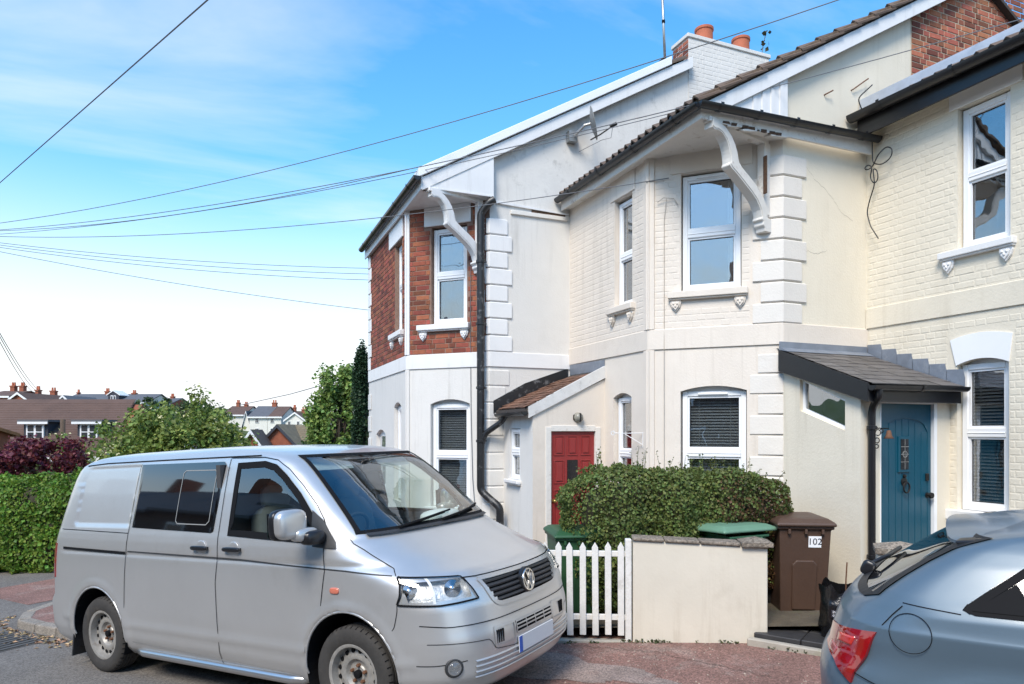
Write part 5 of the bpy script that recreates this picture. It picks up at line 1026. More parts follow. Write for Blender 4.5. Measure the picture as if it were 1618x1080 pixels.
for fn, nm in ((sideR, 'offside'), (sideL, 'nearside')):
    g = ob('door_window', poly_pane(fn, CABW, 0.003), carglass, van, smooth=True); ob('window_seal', ring_band(fn, CABW, 0.05, 0.006), blackm, g)
    SW = [(-2.52, 1.30), (-2.53, 1.835), (-1.415, 1.825), (-1.385, 1.80), (-1.395, 1.30), (-1.43, 1.272)]
    g = ob('tinted_window', poly_pane(fn, SW, 0.005, 40), tintglass, van, smooth=True)
    sl = [(-1.91, 1.36), (-1.91, 1.745), (-1.88, 1.77), (-1.50, 1.765), (-1.475, 1.74), (-1.475, 1.36), (-1.51, 1.33), (-1.88, 1.335)]
    ob('slider_bead', ring_band(fn, sl, 0.007, 0.0075), mat('grey_bead', (0.25, 0.25, 0.24), 0.5), g)
    # panel gaps
    for pth in ([(-1.345, 1.845), (-1.345, 1.25), (-1.33, 1.07), (-1.355, 0.9), (-1.355, 0.5), (-1.36, 0.25)], [(-0.21, 1.19), (-0.19, 1.04), (-0.235, 0.80), (-0.245, 0.70)], [(-2.545, 1.84), (-2.545, 1.25), (-2.55, 1.05), (-2.60, 0.54), (-2.61, 0.31)], [(-3.62, 1.27), (-2.55, 1.25)], [(-1.345, 1.848), (-0.95, 1.842), (-0.80, 1.815), (-0.66, 1.74), (-0.50, 1.62), (-0.34, 1.48), (-0.25, 1.38), (-0.21, 1.30), (-0.21, 1.19)]):
        ob('panel_gap', strip(fn, pth, 0.006, 0.006 if pth[0][1] == 1.848 else 0.0035), blackm, van)
    ob('roof_gutter', strip(fn, [(-3.42, 1.848), (-3.1, 1.862), (-2.2, 1.862), (-1.3, 1.858), (-1.0, 1.856)], 0.012, 0.004), blackm, van)
    ob('waist_groove', strip(fn, [(-2.53, 1.098), (-1.06, 1.082), (-0.5, 1.06), (0.0, 1.045), (0.36, 1.022)], 0.010, 0.0015), trim, van)
    ob('door_track', strip(fn, [(-3.56, 1.10), (-2.56, 1.082)], 0.022, 0.003), blackm, van)
    s_ = -1 if fn is sideR else 1
    for hx in (-1.53, -1.145):
        y = float(VB.side(hx, 1.155)); mb = MB(); mb.sell((hx, s_*(y+0.002), 1.155), (0.062, 0.006, 0.062), 1.0, 20, 8); hd = ob('handle_cup', mb, silver_b, van, smooth=True)
        mb = MB(); mb.sell((hx, s_*(y+0.028), 1.158), (0.098, 0.015, 0.018), 0.5, 16, 8); mb.box(hx-0.085, hx-0.06, min(s_*y, s_*(y+0.03)), max(s_*y, s_*(y+0.03)), 1.148, 1.168); mb.box(hx+0.06, hx+0.085, min(s_*y, s_*(y+0.03)), max(s_*y, s_*(y+0.03)), 1.148, 1.168); ob('door_handle', mb, blackp, hd, smooth=True, ang=40)
    mb = MB(); y = float(VB.side(-0.1, 0.91)); mb.sell((-0.10, s_*(y+0.002), 0.91), (0.042, 0.010, 0.022), 0.6, 14, 8); ob('side_repeater', mb, amber, van, smooth=True)
    # mirror: dark sail, arm, silver shell
    tri = [(-0.315, 1.20), (-0.36, 1.45), (-0.25, 1.38), (-0.18, 1.30), (-0.12, 1.235), (-0.105, 1.19)]
    mb = poly_pane(fn, tri, 0.012, 16); sail = ob('mirror_sail', mb, trim, van, smooth=True)
    y = s_*0.93 if s_ < 0 else 0.80; ZM = 0.035; XM = 0.0 if s_ < 0 else -0.22; mb = MB(); mb.sell((-0.235, y+s_*0.07, 1.275), (0.055, 0.09, 0.05), 0.6, 16, 10); ob('mirror_arm', mb, blackp, sail, smooth=True)
    mb = MB(); mb.sell((-0.30+XM, y+s_*0.21, 1.345+ZM), (0.058, 0.125, 0.098), 0.55, 22, 14); mb.sell((-0.275+XM, y+s_*0.11, 1.30), (0.055, 0.10, 0.045), 0.6, 16, 10); ob('mirror_shell', mb, silver, sail, smooth=True)
    mb = MB(); mb.sell((-0.335+XM, y+s_*0.212, 1.343+ZM), (0.038, 0.131, 0.106), 0.5, 22, 12); ob('mirror_housing', mb, blackp, sail, smooth=True)
    mb = MB(); mb.box(-0.378+XM, -0.374+XM, min(y+s_*0.10, y+s_*0.33), max(y+s_*0.10, y+s_*0.33), 1.30, 1.46); ob('mirror_glass', mb, mirrorm, sail)
    # side bar, mud flap, rear lamp
    mb = MB(); mb.tube([(-2.56, s_*0.80, 0.245), (-2.50, s_*0.87, 0.235), (-2.40, s_*0.895, 0.232), (-0.62, s_*0.895, 0.232), (-0.52, s_*0.87, 0.235), (-0.46, s_*0.80, 0.245)], 0.034, 14); ob('side_bar', mb, chrome if False else mat('brushed_steel', (0.55, 0.55, 0.55), 0.3, metal=0.9), van, smooth=True)
    mb = MB(); mb.hexa([(-3.50, s_*0.70, 0.10), (-3.50, s_*0.93, 0.10), (-3.485, s_*0.93, 0.10), (-3.485, s_*0.70, 0.10), (-3.43, s_*0.70, 0.48), (-3.43, s_*0.93, 0.48), (-3.41, s_*0.93, 0.48), (-3.41, s_*0.70, 0.48)]); ob('mud_flap', mb, trim, van)
    def rearS(t, z, s_=s_): x, y_ = VB.rear(t, z); return (float(x), s_*float(y_), z)
    rl = patch(rearS, [(0.95, 0.82), (1.43, 0.82)], [(0.95, 1.14), (1.43, 1.14)], 0.006, 10, 8, centre=(-3, 0, 1)); ob('rear_lamp', rl, redlens, van, smooth=True, ang=40)
    # rear bumper ends are part of the skin; arch trims
    for ax, rad in ((0.0, 0.415), (-3.02, 0.405)):
        a = np.linspace(-0.12, math.pi+0.12, 30); mb = MB(); mb.tube([(ax+rad*math.cos(t), s_*(float(VB.side(ax+rad*math.cos(t), max(.25, 0.36+rad*math.sin(t))))+0.004), 0.36+rad*math.sin(t)) for t in a], 0.009, 8, caps=False); ob('arch_lip', mb, silver_b, van, smooth=True)
    # sill line
    ob('sill_line', strip(fn, [(-2.58, 0.325), (-0.45, 0.275)], 0.012, 0.004), mat('sill_bead', (0.3, 0.3, 0.3), 0.4), van)
    # front lamps
    sg = s_
    def fS(t, z, sg=sg): x, y_ = VB.front(t, z); return (float(x), sg*float(y_), z)
    to = VB.tfx(0.395, 1.012); tob = VB.tfx(0.425, 0.845); ti = VB.tf(0.615, 0.985); tib = VB.tf(0.575, 0.845); tm = (to+ti)/2
    mb = patch(fS, [(tib, 0.842), ((tib+tob)/2, 0.832), (tob, 0.845)], [(ti, 0.985), (tm, 1.0), (to, 1.012)], -0.045, 22, 10, centre=(0, 0, 0.9)); hl = ob('headlight', mb, mat('lamp_reflector', (0.66, 0.66, 0.65), 0.4, metal=0.5, var=0.25, vscale=14, bump=0.012, bscale=22), van, smooth=True, ang=50)
    mb = patch(fS, [(tib, 0.842), ((tib+tob)/2, 0.832), (tob, 0.845)], [(ti, 0.985), (tm, 1.0), (to, 1.012)], 0.006, 22, 10, centre=(0, 0, 0.9)); ob('lamp_lens', mb, lampglass, hl, smooth=True, ang=50)
    # black gasket round the lamp, inner reflector bowls and divider
    fr_ = [(tib, 0.842), ((tib+tob)/2, 0.832), (tob, 0.845), (to, 1.012), (tm, 1.0), (ti, 0.985), (tib, 0.842)]
    ob('lamp_gasket', strip(fS, fr_, 0.012, 0.009, step=0.02), blackm, hl)
    tdv = tib+(tob-tib)*0.56; ob('lamp_divider', strip(fS, [(tdv, 0.845), (tdv-0.06, 1.0)], 0.018, 0.002, step=0.02), gloss_w, hl)
    for (tt, zz_, rr_, mm_) in ((tib+(tob-tib)*0.26, 0.92, 0.058, chrome), (tib+(tob-tib)*0.78, 0.925, 0.048, chrome), (tib+(tob-tib)*0.90, 0.885, 0.026, amber)):
        c = np.array(fS(tt, zz_)); c2 = c-np.array((0.026, sg*0.018, 0)); mb = MB(); mb.lathe([(rr_, 0.006), (rr_*0.92, 0.002), (rr_*0.7, -0.018), (rr_*0.35, -0.028), (rr_*0.25, -0.012), (0, -0.008)], 22, c2, (0.82, sg*0.57, 0.08)); ob('lamp_bowl', mb, mm_, hl, smooth=True)
    # fog lamp
    tfz = VB.tf(0.79, 0.44); c = np.array(fS(tfz, 0.44)); mb = MB(); mb.lathe([(0.045, 0.012), (0.045, 0.0), (0.036, -0.006), (0.0, -0.002)], 20, c, (0.75, sg*0.66, 0)); fg = ob('fog_lamp', mb, chrome, van, smooth=True, ang=40); mr_ = MB(); mr_.lathe([(0.046, 0.006), (0.056, 0.010), (0.062, 0.0), (0.05, -0.01)], 22, c, (0.75, sg*0.66, 0)); mr_.f = [f_ for f_ in mr_.f if len(f_) == 4]; ob('lamp_surround', mr_, trim, fg, smooth=True); mb = MB(); mb.lathe([(0.038, 0.010), (0.03, 0.018), (0, 0.022)], 18, c, (0.75, sg*0.66, 0)); ob('lamp_lens', mb, lampglass, fg, smooth=True)
    # bumper shut lines
    for pth in ([(VB.tfx(0.40, 1.02), 1.02), (VB.tfx(0.42, .85), 0.84)], [(VB.tfx(0.42, .85), 0.84), (VB.tfx(0.40, 0.7), 0.70), (VB.tfx(0.37, 0.66), 0.665), (VB.tfx(0.32, 0.63), 0.635)], [(VB.tfx(0.44, .46), 0.462), (VB.tf(0.86, 0.46), 0.462), (VB.tf(0.72, 0.47), 0.475)]):
        ob('panel_gap', strip(fS, pth, 0.005, 0.003, step=0.02), blackm, van)
    ob('panel_gap', strip(fn, [(-0.10, 1.29), (0.0, 1.215), (0.15, 1.145), (0.27, 1.092), (0.34, 1.06), (0.385, 1.02)], 0.006, 0.003), blackm, van)
# full width front lines (t from -side to +side)
def fl(pts, w_=0.005, o_=0.003, m_=blackm, nm='panel_gap', par=van): return ob(nm, strip(lambda y, z: FR(math.copysign(VB.tf(y, z), y), z), pts, w_, o_, step=0.03), m_, par)
fl([(-0.90, 0.715), (-0.80, 0.695), (-0.45, 0.685), (0, 0.683), (0.45, 0.685), (0.80, 0.695), (0.90, 0.715)], 0.006)
fl([(-0.89, 0.60), (-0.55, 0.575), (-0.50, 0.50), (-0.30, 0.475), (0.30, 0.475), (0.50, 0.50), (0.55, 0.575), (0.89, 0.60)], 0.004)
fl([(-0.62, 0.978), (-0.50, 0.972), (0, 0.965), (0.50, 0.972), (0.62, 0.978)], 0.008)
# grille
def fy(y, z, dx=0): x, yy = VB.front(VB.tf(y, z), z); return (float(x)+dx, y, z)
mb = MB(); mb.grid(np.array([[fy(y, z, -0.035) for y in np.linspace(-0.52, 0.52, 24)] for z in np.linspace(0.76, 0.96, 6)])); gr = ob('grille', mb, blackm, van, smooth=True)
for z in np.linspace(0.80, 0.93, 5):
    hw = np.interp(z, [.78, .95], [.415, .495]); mb = MB(); G = []
    for (dz, dx) in ((-0.010, -0.03), (-0.012, -0.004), (0.0, 0.004), (0.010, -0.006), (0.008, -0.03)): G.append([fy(y, z+dz, dx) for y in np.linspace(-hw, hw, 26)])
    mb.grid(np.array(G)); ob('grille_bar', mb, trim, gr, smooth=True, ang=40)
brd = [(-0.505, 0.955), (0, 0.948), (0.505, 0.955), (0.455, 0.815), (0.42, 0.783), (0.37, 0.772), (0, 0.762), (-0.37, 0.772), (-0.42, 0.783), (-0.455, 0.815), (-0.505, 0.955)]
ob('grille_surround', strip(lambda y, z: fy(y, z), brd, 0.030, 0.006, step=0.03), silver_b, gr)
# round badge: ring with V over W
bc = np.array(fy(0, 0.862, 0.012)); mb = MB(); mb.lathe([(0.094, -0.02), (0.094, 0.006), (0.086, 0.010), (0.0, 0.006)], 36, bc, (1, 0, 0.12)); bdg = ob('badge', mb, blackp, van, smooth=True, ang=40)
mb = MB(); mb.lathe([(0.082, 0.008), (0.080, 0.016), (0.070, 0.016), (0.068, 0.008)], 36, bc, (1, 0, 0.12), closed=True); ob('badge_ring', mb, chrome, bdg, smooth=True, ang=40)
def stroke(P, w_=0.011):
    mb = MB()
    for (y0_, z0_), (y1_, z1_) in zip(P[:-1], P[1:]):
        d = np.array((y1_-y0_, z1_-z0_)); d /= np.linalg.norm(d); nn = np.array((-d[1], d[0]))*w_/2; q = [(y0_+nn[0]-d[0]*.003, z0_+nn[1]-d[1]*.003), (y1_+nn[0]+d[0]*.003, z1_+nn[1]+d[1]*.003), (y1_-nn[0]+d[0]*.003, z1_-nn[1]+d[1]*.003), (y0_-nn[0]-d[0]*.003, z0_-nn[1]-d[1]*.003)]
        mb.hexa([(bc[0]+0.007-0.12*b, a, bc[2]+b) for a, b in q]+[(bc[0]+0.016-0.12*b, a, bc[2]+b) for a, b in q])
    return mb
ob('badge_letter', stroke([(-0.031, 0.066), (-0.001, 0.010), (0.001, 0.010), (0.031, 0.066)]), chrome, bdg); ob('badge_letter', stroke([(-0.064, 0.036), (-0.029, -0.064), (0.0, -0.012), (0.029, -0.064), (0.064, 0.036)]), chrome, bdg)
# lower intakes, plate
for (y0_, y1_) in ((-0.50, -0.28), (0.28, 0.50)):
    mb = patch(lambda y, z: fy(y, z), [(y0_, 0.515), (y1_, 0.505)], [(y0_, 0.635), (y1_, 0.63)], -0.002, 8, 5, centre=(0, 0, .55)); ob('tow_recess', mb, mat('recess_silver', (0.36, 0.365, 0.37), 0.45, metal=0.4), van, smooth=True)
    for k in range(4):
        y = y0_+0.015+0.022*k if y0_ < 0 else y1_-0.015-0.022*k; mb = MB(); p = np.array(fy(y, 0.57)); mb.box(p[0]-0.01, p[0]+0.004, y-0.006, y+0.006, 0.53, 0.615); ob('intake_slot', mb, blackm, van)
    brd2 = [(y0_, 0.515), (y1_, 0.505), (y1_, 0.63), (y0_, 0.635), (y0_, 0.515)]; ob('recess_rim', strip(lambda y, z: fy(y, z), brd2, 0.016, 0.006), silver_b, van)
mb = patch(lambda y, z: fy(y, z), [(-0.26, 0.545), (0.26, 0.545)], [(-0.26, 0.625), (0.26, 0.625)], 0.002, 10, 4, centre=(0, 0, .55)); lg = ob('lower_grille', mb, blackm, van, smooth=True)
for z in (0.548, 0.575, 0.60, 0.622): ob('grille_bar', strip(lambda y, z_: fy(y, z_), [(-0.265, z), (0.265, z)], 0.011, 0.008), silver_b, lg)
for y in (-0.262, -0.13, 0.0, 0.13, 0.262): ob('grille_bar', strip(lambda a, z_: fy(a, z_), [(y, 0.545), (y, 0.625)], 0.010, 0.009), silver_b, lg)
pm = MB(); pm.box(0.918, 0.926, -0.26, 0.26, 0.405, 0.520); pl = ob('number_plate', pm, mat('plate_white', (0.62, 0.62, 0.62), 0.4), van, bevel=0.004); pm = MB(); pm.box(0.926, 0.928, -0.258, -0.215, 0.408, 0.517); ob('plate_band', pm, mat('plate_blue', (0.02, 0.10, 0.42), 0.4), pl)
for z in (0.455, 0.42, 0.385, 0.35):
    G = [[fy(y, z+dz, dx) for y in np.linspace(-0.67, 0.67, 30)] for dz, dx in ((-0.009, 0.002), (-0.004, 0.012), (0.004, 0.010), (0.009, 0.001))]; mb = MB(); mb.grid(np.array(G)); ob('bumper_rib', mb, silver_b, van, smooth=True)
# wipers and cowl
mb = MB(); mb.grid(np.array([[(fy(y, 1.262)[0]+dx, y, 1.268+dz) for y in np.linspace(-0.76, 0.76, 22)] for dx, dz in ((0.03, -0.006), (0.0, 0.010))])); cowl = ob('scuttle_panel', mb, trim, van, smooth=True)
def wspt(y, z, o=0.02): xf, xr, W, af, mf, _, _ = VB.row(z); return (xf-af+af*(1-(abs(y)/W)**mf)**(1/mf)+o, y, z+o*0.4)
for P in ([(-0.50, 1.278), (-0.20, 1.300), (0.12, 1.325)], [(0.02, 1.280), (0.32, 1.302), (0.62, 1.33)]):
    mb = MB(); mb.tube([wspt(*p, 0.03) for p in P], 0.011, 6); mb.tube([wspt(p[0]+0.12, p[1]+0.012, 0.018) for p in P], 0.008, 6); ob('wiper', mb, blackm, van)
# cab interior
mb = MB(); mb.sell((-0.16, 0, 1.10), (0.24, 0.80, 0.135), 0.4, 24, 12); ob('dashboard', mb, trim, van, smooth=True)
for y in (-0.42, 0.42):
    mb = MB(); mb.sell((-0.98, y, 0.80), (0.26, 0.25, 0.10), 0.5, 18, 10); st_ = ob('seat', mb, grey_int, van, smooth=True); mb = MB(); ax = Matrix.Rotation(R(-14), 3, 'Y'); mb.sell((-1.20, y, 1.12), (0.09, 0.25, 0.33), 0.5, 18, 12, ax=ax); ob('seat_back', mb, grey_int, st_, smooth=True); mb = MB(); mb.sell((-1.27, y, 1.52), (0.05, 0.14, 0.10), 0.55, 16, 10); ob('headrest', mb, grey_int, st_, smooth=True)
mb = MB(); mb.tube([(-0.46+0.10*math.sin(a)*0.9, -0.42+0.19*math.cos(a), 1.22+0.155*math.sin(a)) for a in np.linspace(0, 2*math.pi, 33)], 0.015, 8); mb.sell((-0.44, -0.42, 1.20), (0.03, 0.07, 0.06), 0.7, 12, 8); mb.tube([(-0.44, -0.60, 1.22), (-0.43, -0.42, 1.2), (-0.44, -0.24, 1.22)], 0.016, 6); ob('steering_wheel', mb, trim, van, smooth=True)
mb = MB(); mb.sell((-0.58, 0.0, 1.715), (0.02, 0.12, 0.035), 0.6, 16, 10); mb.tube([(-0.58, 0, 1.74), (-0.60, 0, 1.80)], 0.01, 6); ob('interior_mirror', mb, blackp, van, smooth=True)
for y in (-0.36, 0.36): mb = MB(); mb.hexa([(-0.70, y-0.2, 1.80), (-0.70, y+0.2, 1.80), (-0.62, y+0.2, 1.72), (-0.62, y-0.2, 1.72), (-0.71, y-0.2, 1.815), (-0.71, y+0.2, 1.815), (-0.63, y+0.2, 1.735), (-0.63, y-0.2, 1.735)]); ob('sun_visor', mb, mat('visor_grey', (0.4, 0.41, 0.40), 0.8), van, bevel=0.008)
mb = MB(); mb.sell((-0.20, 0.42, 1.27), (0.12, 0.22, 0.06), 0.8, 18, 10); o = ob('folded_cloth', mb, cloth_w, van, smooth=True)

# ---------------------------------------------------------------- blue hatchback
AT_ = [ # z xf xr W af mf ar mr
[.20,3.30,-.72,.82,.7,3,.5,3],[.30,3.40,-.80,.86,.7,3,.5,3],[.42,3.45,-.84,.88,.7,3,.55,3],[.55,3.46,-.845,.885,.7,3,.55,3],[.64,3.43,-.83,.886,.7,3,.55,3],[.72,3.38,-.785,.886,.7,3,.55,3],[.80,3.22,-.765,.884,.7,3,.55,3],[.88,2.92,-.735,.880,.7,3,.55,2.9],[.94,2.62,-.69,.866,.65,3,.52,2.8],[.98,2.42,-.61,.845,.6,3.2,.42,3.2],[1.02,2.28,-.54,.82,.55,3.4,.32,3.6],[1.08,2.12,-.45,.785,.5,3.6,.28,4],[1.15,1.93,-.345,.745,.45,4,.25,4.2],[1.22,1.72,-.235,.70,.4,4,.24,4.2],[1.27,1.55,-.11,.66,.4,3.8,.25,4],[1.30,1.42,.05,.61,.4,3.4,.3,3.4],[1.325,1.25,.22,.52,.4,3,.35,3],[1.345,1.05,.44,.38,.4,3,.35,3],[1.35,.9,.6,.2,.2,3,.2,3]]
GH = lambda z: z if z <= 1.0 else 1.0+(z-1.0)*0.80
AB = Body(AT_)
blue = mat('steel_blue_metallic', (0.095, 0.14, 0.182), 0.42, metal=0.2, var=0.06, vscale=2, coat=0.55, coat_r=0.13, spec=0.35)
car = thing('parked_car', 'metallic blue hatchback with roof spoiler, its tail towards the bag', 'car', world=False)
place(car, 2.575, 3.490, 0.155, R(-36), R(2.0))
def aR(x, z): return (x, -float(AB.side(x, z)), z)
def aL(x, z): return (x, float(AB.side(x, z)), z)
SIDEW = [(x_, GH(z_)) for x_, z_ in [(-0.155, 0.985), (-0.145, 1.0), (-0.07, 1.075), (0.06, 1.20), (0.20, 1.275), (0.40, 1.32), (0.9, 1.345), (1.25, 1.325), (1.55, 1.23), (1.85, 1.09), (1.98, 0.985), (0.9, 0.965), (-0.11, 0.968)]]
def acut(C):
    x, y, z = C.T; k = np.zeros(len(C), bool)
    ins = [((p[0]-0.9)*0.975+0.9, (p[1]-1.10)*0.92+1.10) for p in SIDEW]; k |= inpoly(x, z, ins) & (np.abs(y) > 0.5)
    xr = np.interp(z, AB.T[:,0], AB.T[:,2]); k |= (z > 0.985) & (z < 1.24) & (np.abs(y) < np.interp(z, [.98, 1.24], [.69, .59])) & (x < xr+0.3) & (x < 0.3)
    xf = np.interp(z, AB.T[:,0], AB.T[:,1]); k |= (z > 1.0) & (z < 1.28) & (np.abs(y) < np.interp(z, [1.0, 1.28], [.66, .52])) & (x > xf-0.35) & (x > 1.2)
    return k
def awarp(V):
    V = V.copy(); x, y, z = V[:,0], V[:,1], V[:,2]; ay = np.abs(y); cz = 0.862-0.012*(x-0.0)
    d = 0.010*np.exp(-np.abs(z-cz)/0.012)*(z >= cz) + 0.010*np.exp(-np.abs(z-cz)/0.09)*(z < cz) - 0.018*np.exp(-((z-cz+0.15)/0.10)**2)
    for ax in (0.0, 2.578):
        rr = np.hypot(x-ax, z-0.31); d = d+0.014*np.exp(-((rr-0.38)/0.04)**2)
    d = np.where((ay > 0.7), d, 0); V[:,1] = np.sign(y)*(ay+d); return V
zs2 = np.unique(np.r_[np.linspace(.20, .80, 26), np.linspace(.80, .98, 22), np.linspace(.98, 1.288, 24), np.linspace(1.288, 1.35, 14)])
ob('body', AB.shell(zs2, nf=30, ns=80, nr=44, arches=((0.0, 0.31, 0.355), (2.578, 0.31, 0.355)), cut=acut, warp=awarp), blue, car, smooth=True, ang=45)
mb = MB(); mb.box(-0.6, 3.2, -0.62, 0.62, 0.20, 0.32); ob('underbody', mb, blackm, car)
mb = MB(); mb.box(-0.5, 2.2, -0.78, 0.78, 0.45, 0.80); ob('cabin_floor', mb, trim, car)
for ax in (0.0, 2.578):
    for sgn in (-1, 1):
        mb = MB(); a = np.linspace(-0.35, math.pi+0.35, 22); mb.grid(np.array([[(ax+0.354*math.cos(t), sgn*yy, 0.31+0.354*math.sin(t)) for t in a] for yy in (0.55, 0.862)])); mb.add([(ax+0.354*math.cos(t), sgn*0.55, 0.31+0.354*math.sin(t)) for t in a], [tuple(range(len(a)))]); ob('wheel_arch_liner', mb, blackm, car)
        wheel(car, ax, sgn*0.772, 0.315, 0.205, sgn, 'alloy', rubber, mat('alloy_silver', (0.5, 0.5, 0.51), 0.3, metal=0.8), blackm)
darkglass = glass('car_tint_glass', (0.16, 0.21, 0.20), 0.08, 0.7, 2.8, 0.001)
for fn in (aR, aL):
    s_ = -1 if fn is aR else 1
    g = ob('side_window', poly_pane(fn, SIDEW, 0.002, 50), darkglass, car, smooth=True); ob('window_surround', ring_band(fn, SIDEW, 0.030, 0.006), blackm, g)
    ob('quarter_trim', poly_pane(fn, [(-0.12, 0.985), (0.045, 1.108), (0.08, 0.985)], 0.009, 10), blackm, g)
    mb = MB(); P = []
    for a in np.linspace(0, 2*math.pi, 41): P.append((-0.35+0.083*math.cos(a), 0.862+0.083*math.sin(a)))
    if s_ < 0: ob('fuel_flap', strip(lambda x, z: (x, -float(AB.side(x, z))-0.009*math.exp(-abs(z-.866)/.03), z), P, 0.0035, 0.004, step=0.01), blackm, car)
    def rS(t, z, s_=s_): x, y_ = AB.rear(t, z); return (float(x), s_*float(y_), z)
    tx = lambda x, z: math.acos(min(1, max(0, (AB.row(z)[1]+AB.row(z)[5]-x)/AB.row(z)[5]))**(AB.row(z)[6]/2))
    mb = patch(rS, [(0.50, 0.70), (tx(-0.67, 0.69), 0.66), (tx(-0.60, 0.60), 0.59)], [(0.50, 0.80), (tx(-0.66, .815), 0.812), (tx(-0.485, 0.842), 0.842)], 0.010, 20, 12, centre=(0, 0, 0.75)); tl = ob('tail_light', mb, redlens, car, smooth=True, ang=70)
    mb = patch(rS, [(0.62, 0.695), (tx(-0.68, 0.69), 0.675)], [(0.62, 0.725), (tx(-0.67, 0.71), 0.71)], 0.0125, 8, 5, centre=(0, 0, 0.75)); ob('reversing_lamp', mb, mat('clear_pink_lens', (0.33, 0.08, 0.08), 0.1, coat=1), tl, smooth=True)
    mb = patch(rS, [(0.75, 0.745), (tx(-0.60, 0.75), 0.75)], [(0.75, 0.785), (tx(-0.58, 0.79), 0.795)], 0.0125, 8, 5, centre=(0, 0, 0.75)); ob('lamp_element', mb, mat('bright_red_lens', (0.55, 0.025, 0.015), 0.12, coat=1), tl, smooth=True)
    ob('panel_gap', strip(fn, [(-0.38, 0.972), (-0.42, 0.93), (-0.465, 0.875), (-0.485, 0.848)], 0.005, 0.003, step=0.02), blackm, car)
    ob('panel_gap', strip(fn, [(-0.38, 0.985), (-0.16, 0.965)], 0.004, 0.003), blackm, car)
    ob('panel_gap', strip(fn, [(-0.59, 0.642), (-0.45, 0.60), (-0.36, 0.55)], 0.005, 0.003, step=0.02), blackm, car)
    for px_ in (0.62, 1.72): ob('panel_gap', strip(fn, [(px_-0.08, 0.96), (px_-0.12, 0.7), (px_-0.05, 0.33)], 0.005, 0.003), blackm, car)
    for hx in (0.62, 1.68): mb = MB(); y = float(AB.side(hx, 0.82)); mb.sell((hx, s_*(y+0.02), 0.82), (0.09, 0.015, 0.016), 0.5, 14, 8); ob('door_handle', mb, blue, car, smooth=True)
    mb = MB(); mb.sell((1.80, s_*0.93, 0.99), (0.06, 0.10, 0.07), 0.6, 18, 12); mb.sell((1.83, s_*0.83, 0.96), (0.04, 0.06, 0.03), 0.7, 12, 8); ob('door_mirror', mb, blue, car, smooth=True)
    tq = AB.tf(0.55, 0.66); mb = patch(lambda t, z, s_=s_: (float(AB.front(t, z)[0]), s_*float(AB.front(t, z)[1]), z), [(tq, 0.64), (1.2, 0.66)], [(tq, 0.74), (1.25, 0.78)], 0.005, 12, 6, centre=(2.5, 0, .6)); ob('headlight', mb, chrome, car, smooth=True)
def rpt(y, z, o=0.0): xf, xr, W, af, mf, ar, mr = AB.row(z); return (xr+ar-ar*(1-(min(abs(y), W*0.999)/W)**mr)**(1/mr)-o, y, z+o*0.6)
def fpt(y, z, o=0.0): xf, xr, W, af, mf, ar, mr = AB.row(z); return (xf-af+af*(1-(min(abs(y), W*0.999)/W)**mf)**(1/mf)+o, y, z+o*0.6)
rw = lambda z: np.interp(z, [.965, 0.995, 1.266], [.66, .745, .63])
G = np.array([[rpt(-rw(z)+2*rw(z)*j/24, z, 0.004) for j in range(25)] for z in np.linspace(0.965, 1.266, 12)]); mb = MB(); mb.grid(G); rg = ob('rear_window', mb, darkglass, car, smooth=True)
G2 = np.array([[rpt(-(rw(z)-.05)+2*(rw(z)-.05)*j/24, z, 0.007) for j in range(25)] for z in np.linspace(0.992, 1.245, 12)]); G3 = np.array([[rpt(-rw(z)+2*rw(z)*j/24, z, 0.007) for j in range(25)] for z in np.linspace(0.965, 1.266, 12)]); mb = MB()
for e in (np.s_[0,:], np.s_[-1,:], np.s_[:,0], np.s_[:,-1]): mb.grid(np.array([G3[e], G2[e]]))
ob('window_border', mb, mat('black_frit', (0.008, 0.008, 0.009), 0.55), rg)
G = np.array([[fpt(-0.66+0.1*i/10*0+1.32*j/20, z, 0.004) for j in range(21)] for i, z in enumerate(np.linspace(1.0, 1.28, 8))]); mb = MB(); mb.grid(G); ob('windscreen', mb, darkglass, car, smooth=True)
# roof spoiler over the tailgate glass
mb = MB(); rows = []
for f in np.linspace(0, 1, 9):
    row = []
    for y in np.linspace(-0.64, 0.64, 31):
        e = abs(y)/0.64; xt = -0.25+0.05*e**2+0.07*max(0, e-0.85)/0.15; x = 0.24*(1-f)+xt*f; z = 1.312-0.040*e**2-0.012*e**8 - (0.010*f + 0.018*f*f) ; row.append((x, y*(1-0.04*(1-f)), z))
    rows.append(row)
T_ = np.array(rows); B_ = T_.copy(); B_[:,:,2] -= 0.020*(1-0.6*(np.abs(T_[:,:,1])/0.64)**6); B_[0,:,2] -= 0.03; mb.grid(T_); mb.grid(B_)
for e in (np.s_[0,:], np.s_[-1,:], np.s_[:,0], np.s_[:,-1]): mb.grid(np.array([T_[e], B_[e]]))
sp_ = ob('roof_spoiler', mb, blue, car, smooth=True, ang=45)
for s_ in (-1, 1):
    mb = MB(); mb.hexa([(-0.17, s_*0.615, 1.215), (0.02, s_*0.635, 1.235), (0.02, s_*0.56, 1.245), (-0.15, s_*0.55, 1.22), (-0.19, s_*0.61, 1.245), (0.04, s_*0.63, 1.265), (0.04, s_*0.56, 1.28), (-0.17, s_*0.55, 1.255)]); ob('spoiler_end', mb, blackp, sp_, bevel=0.006)
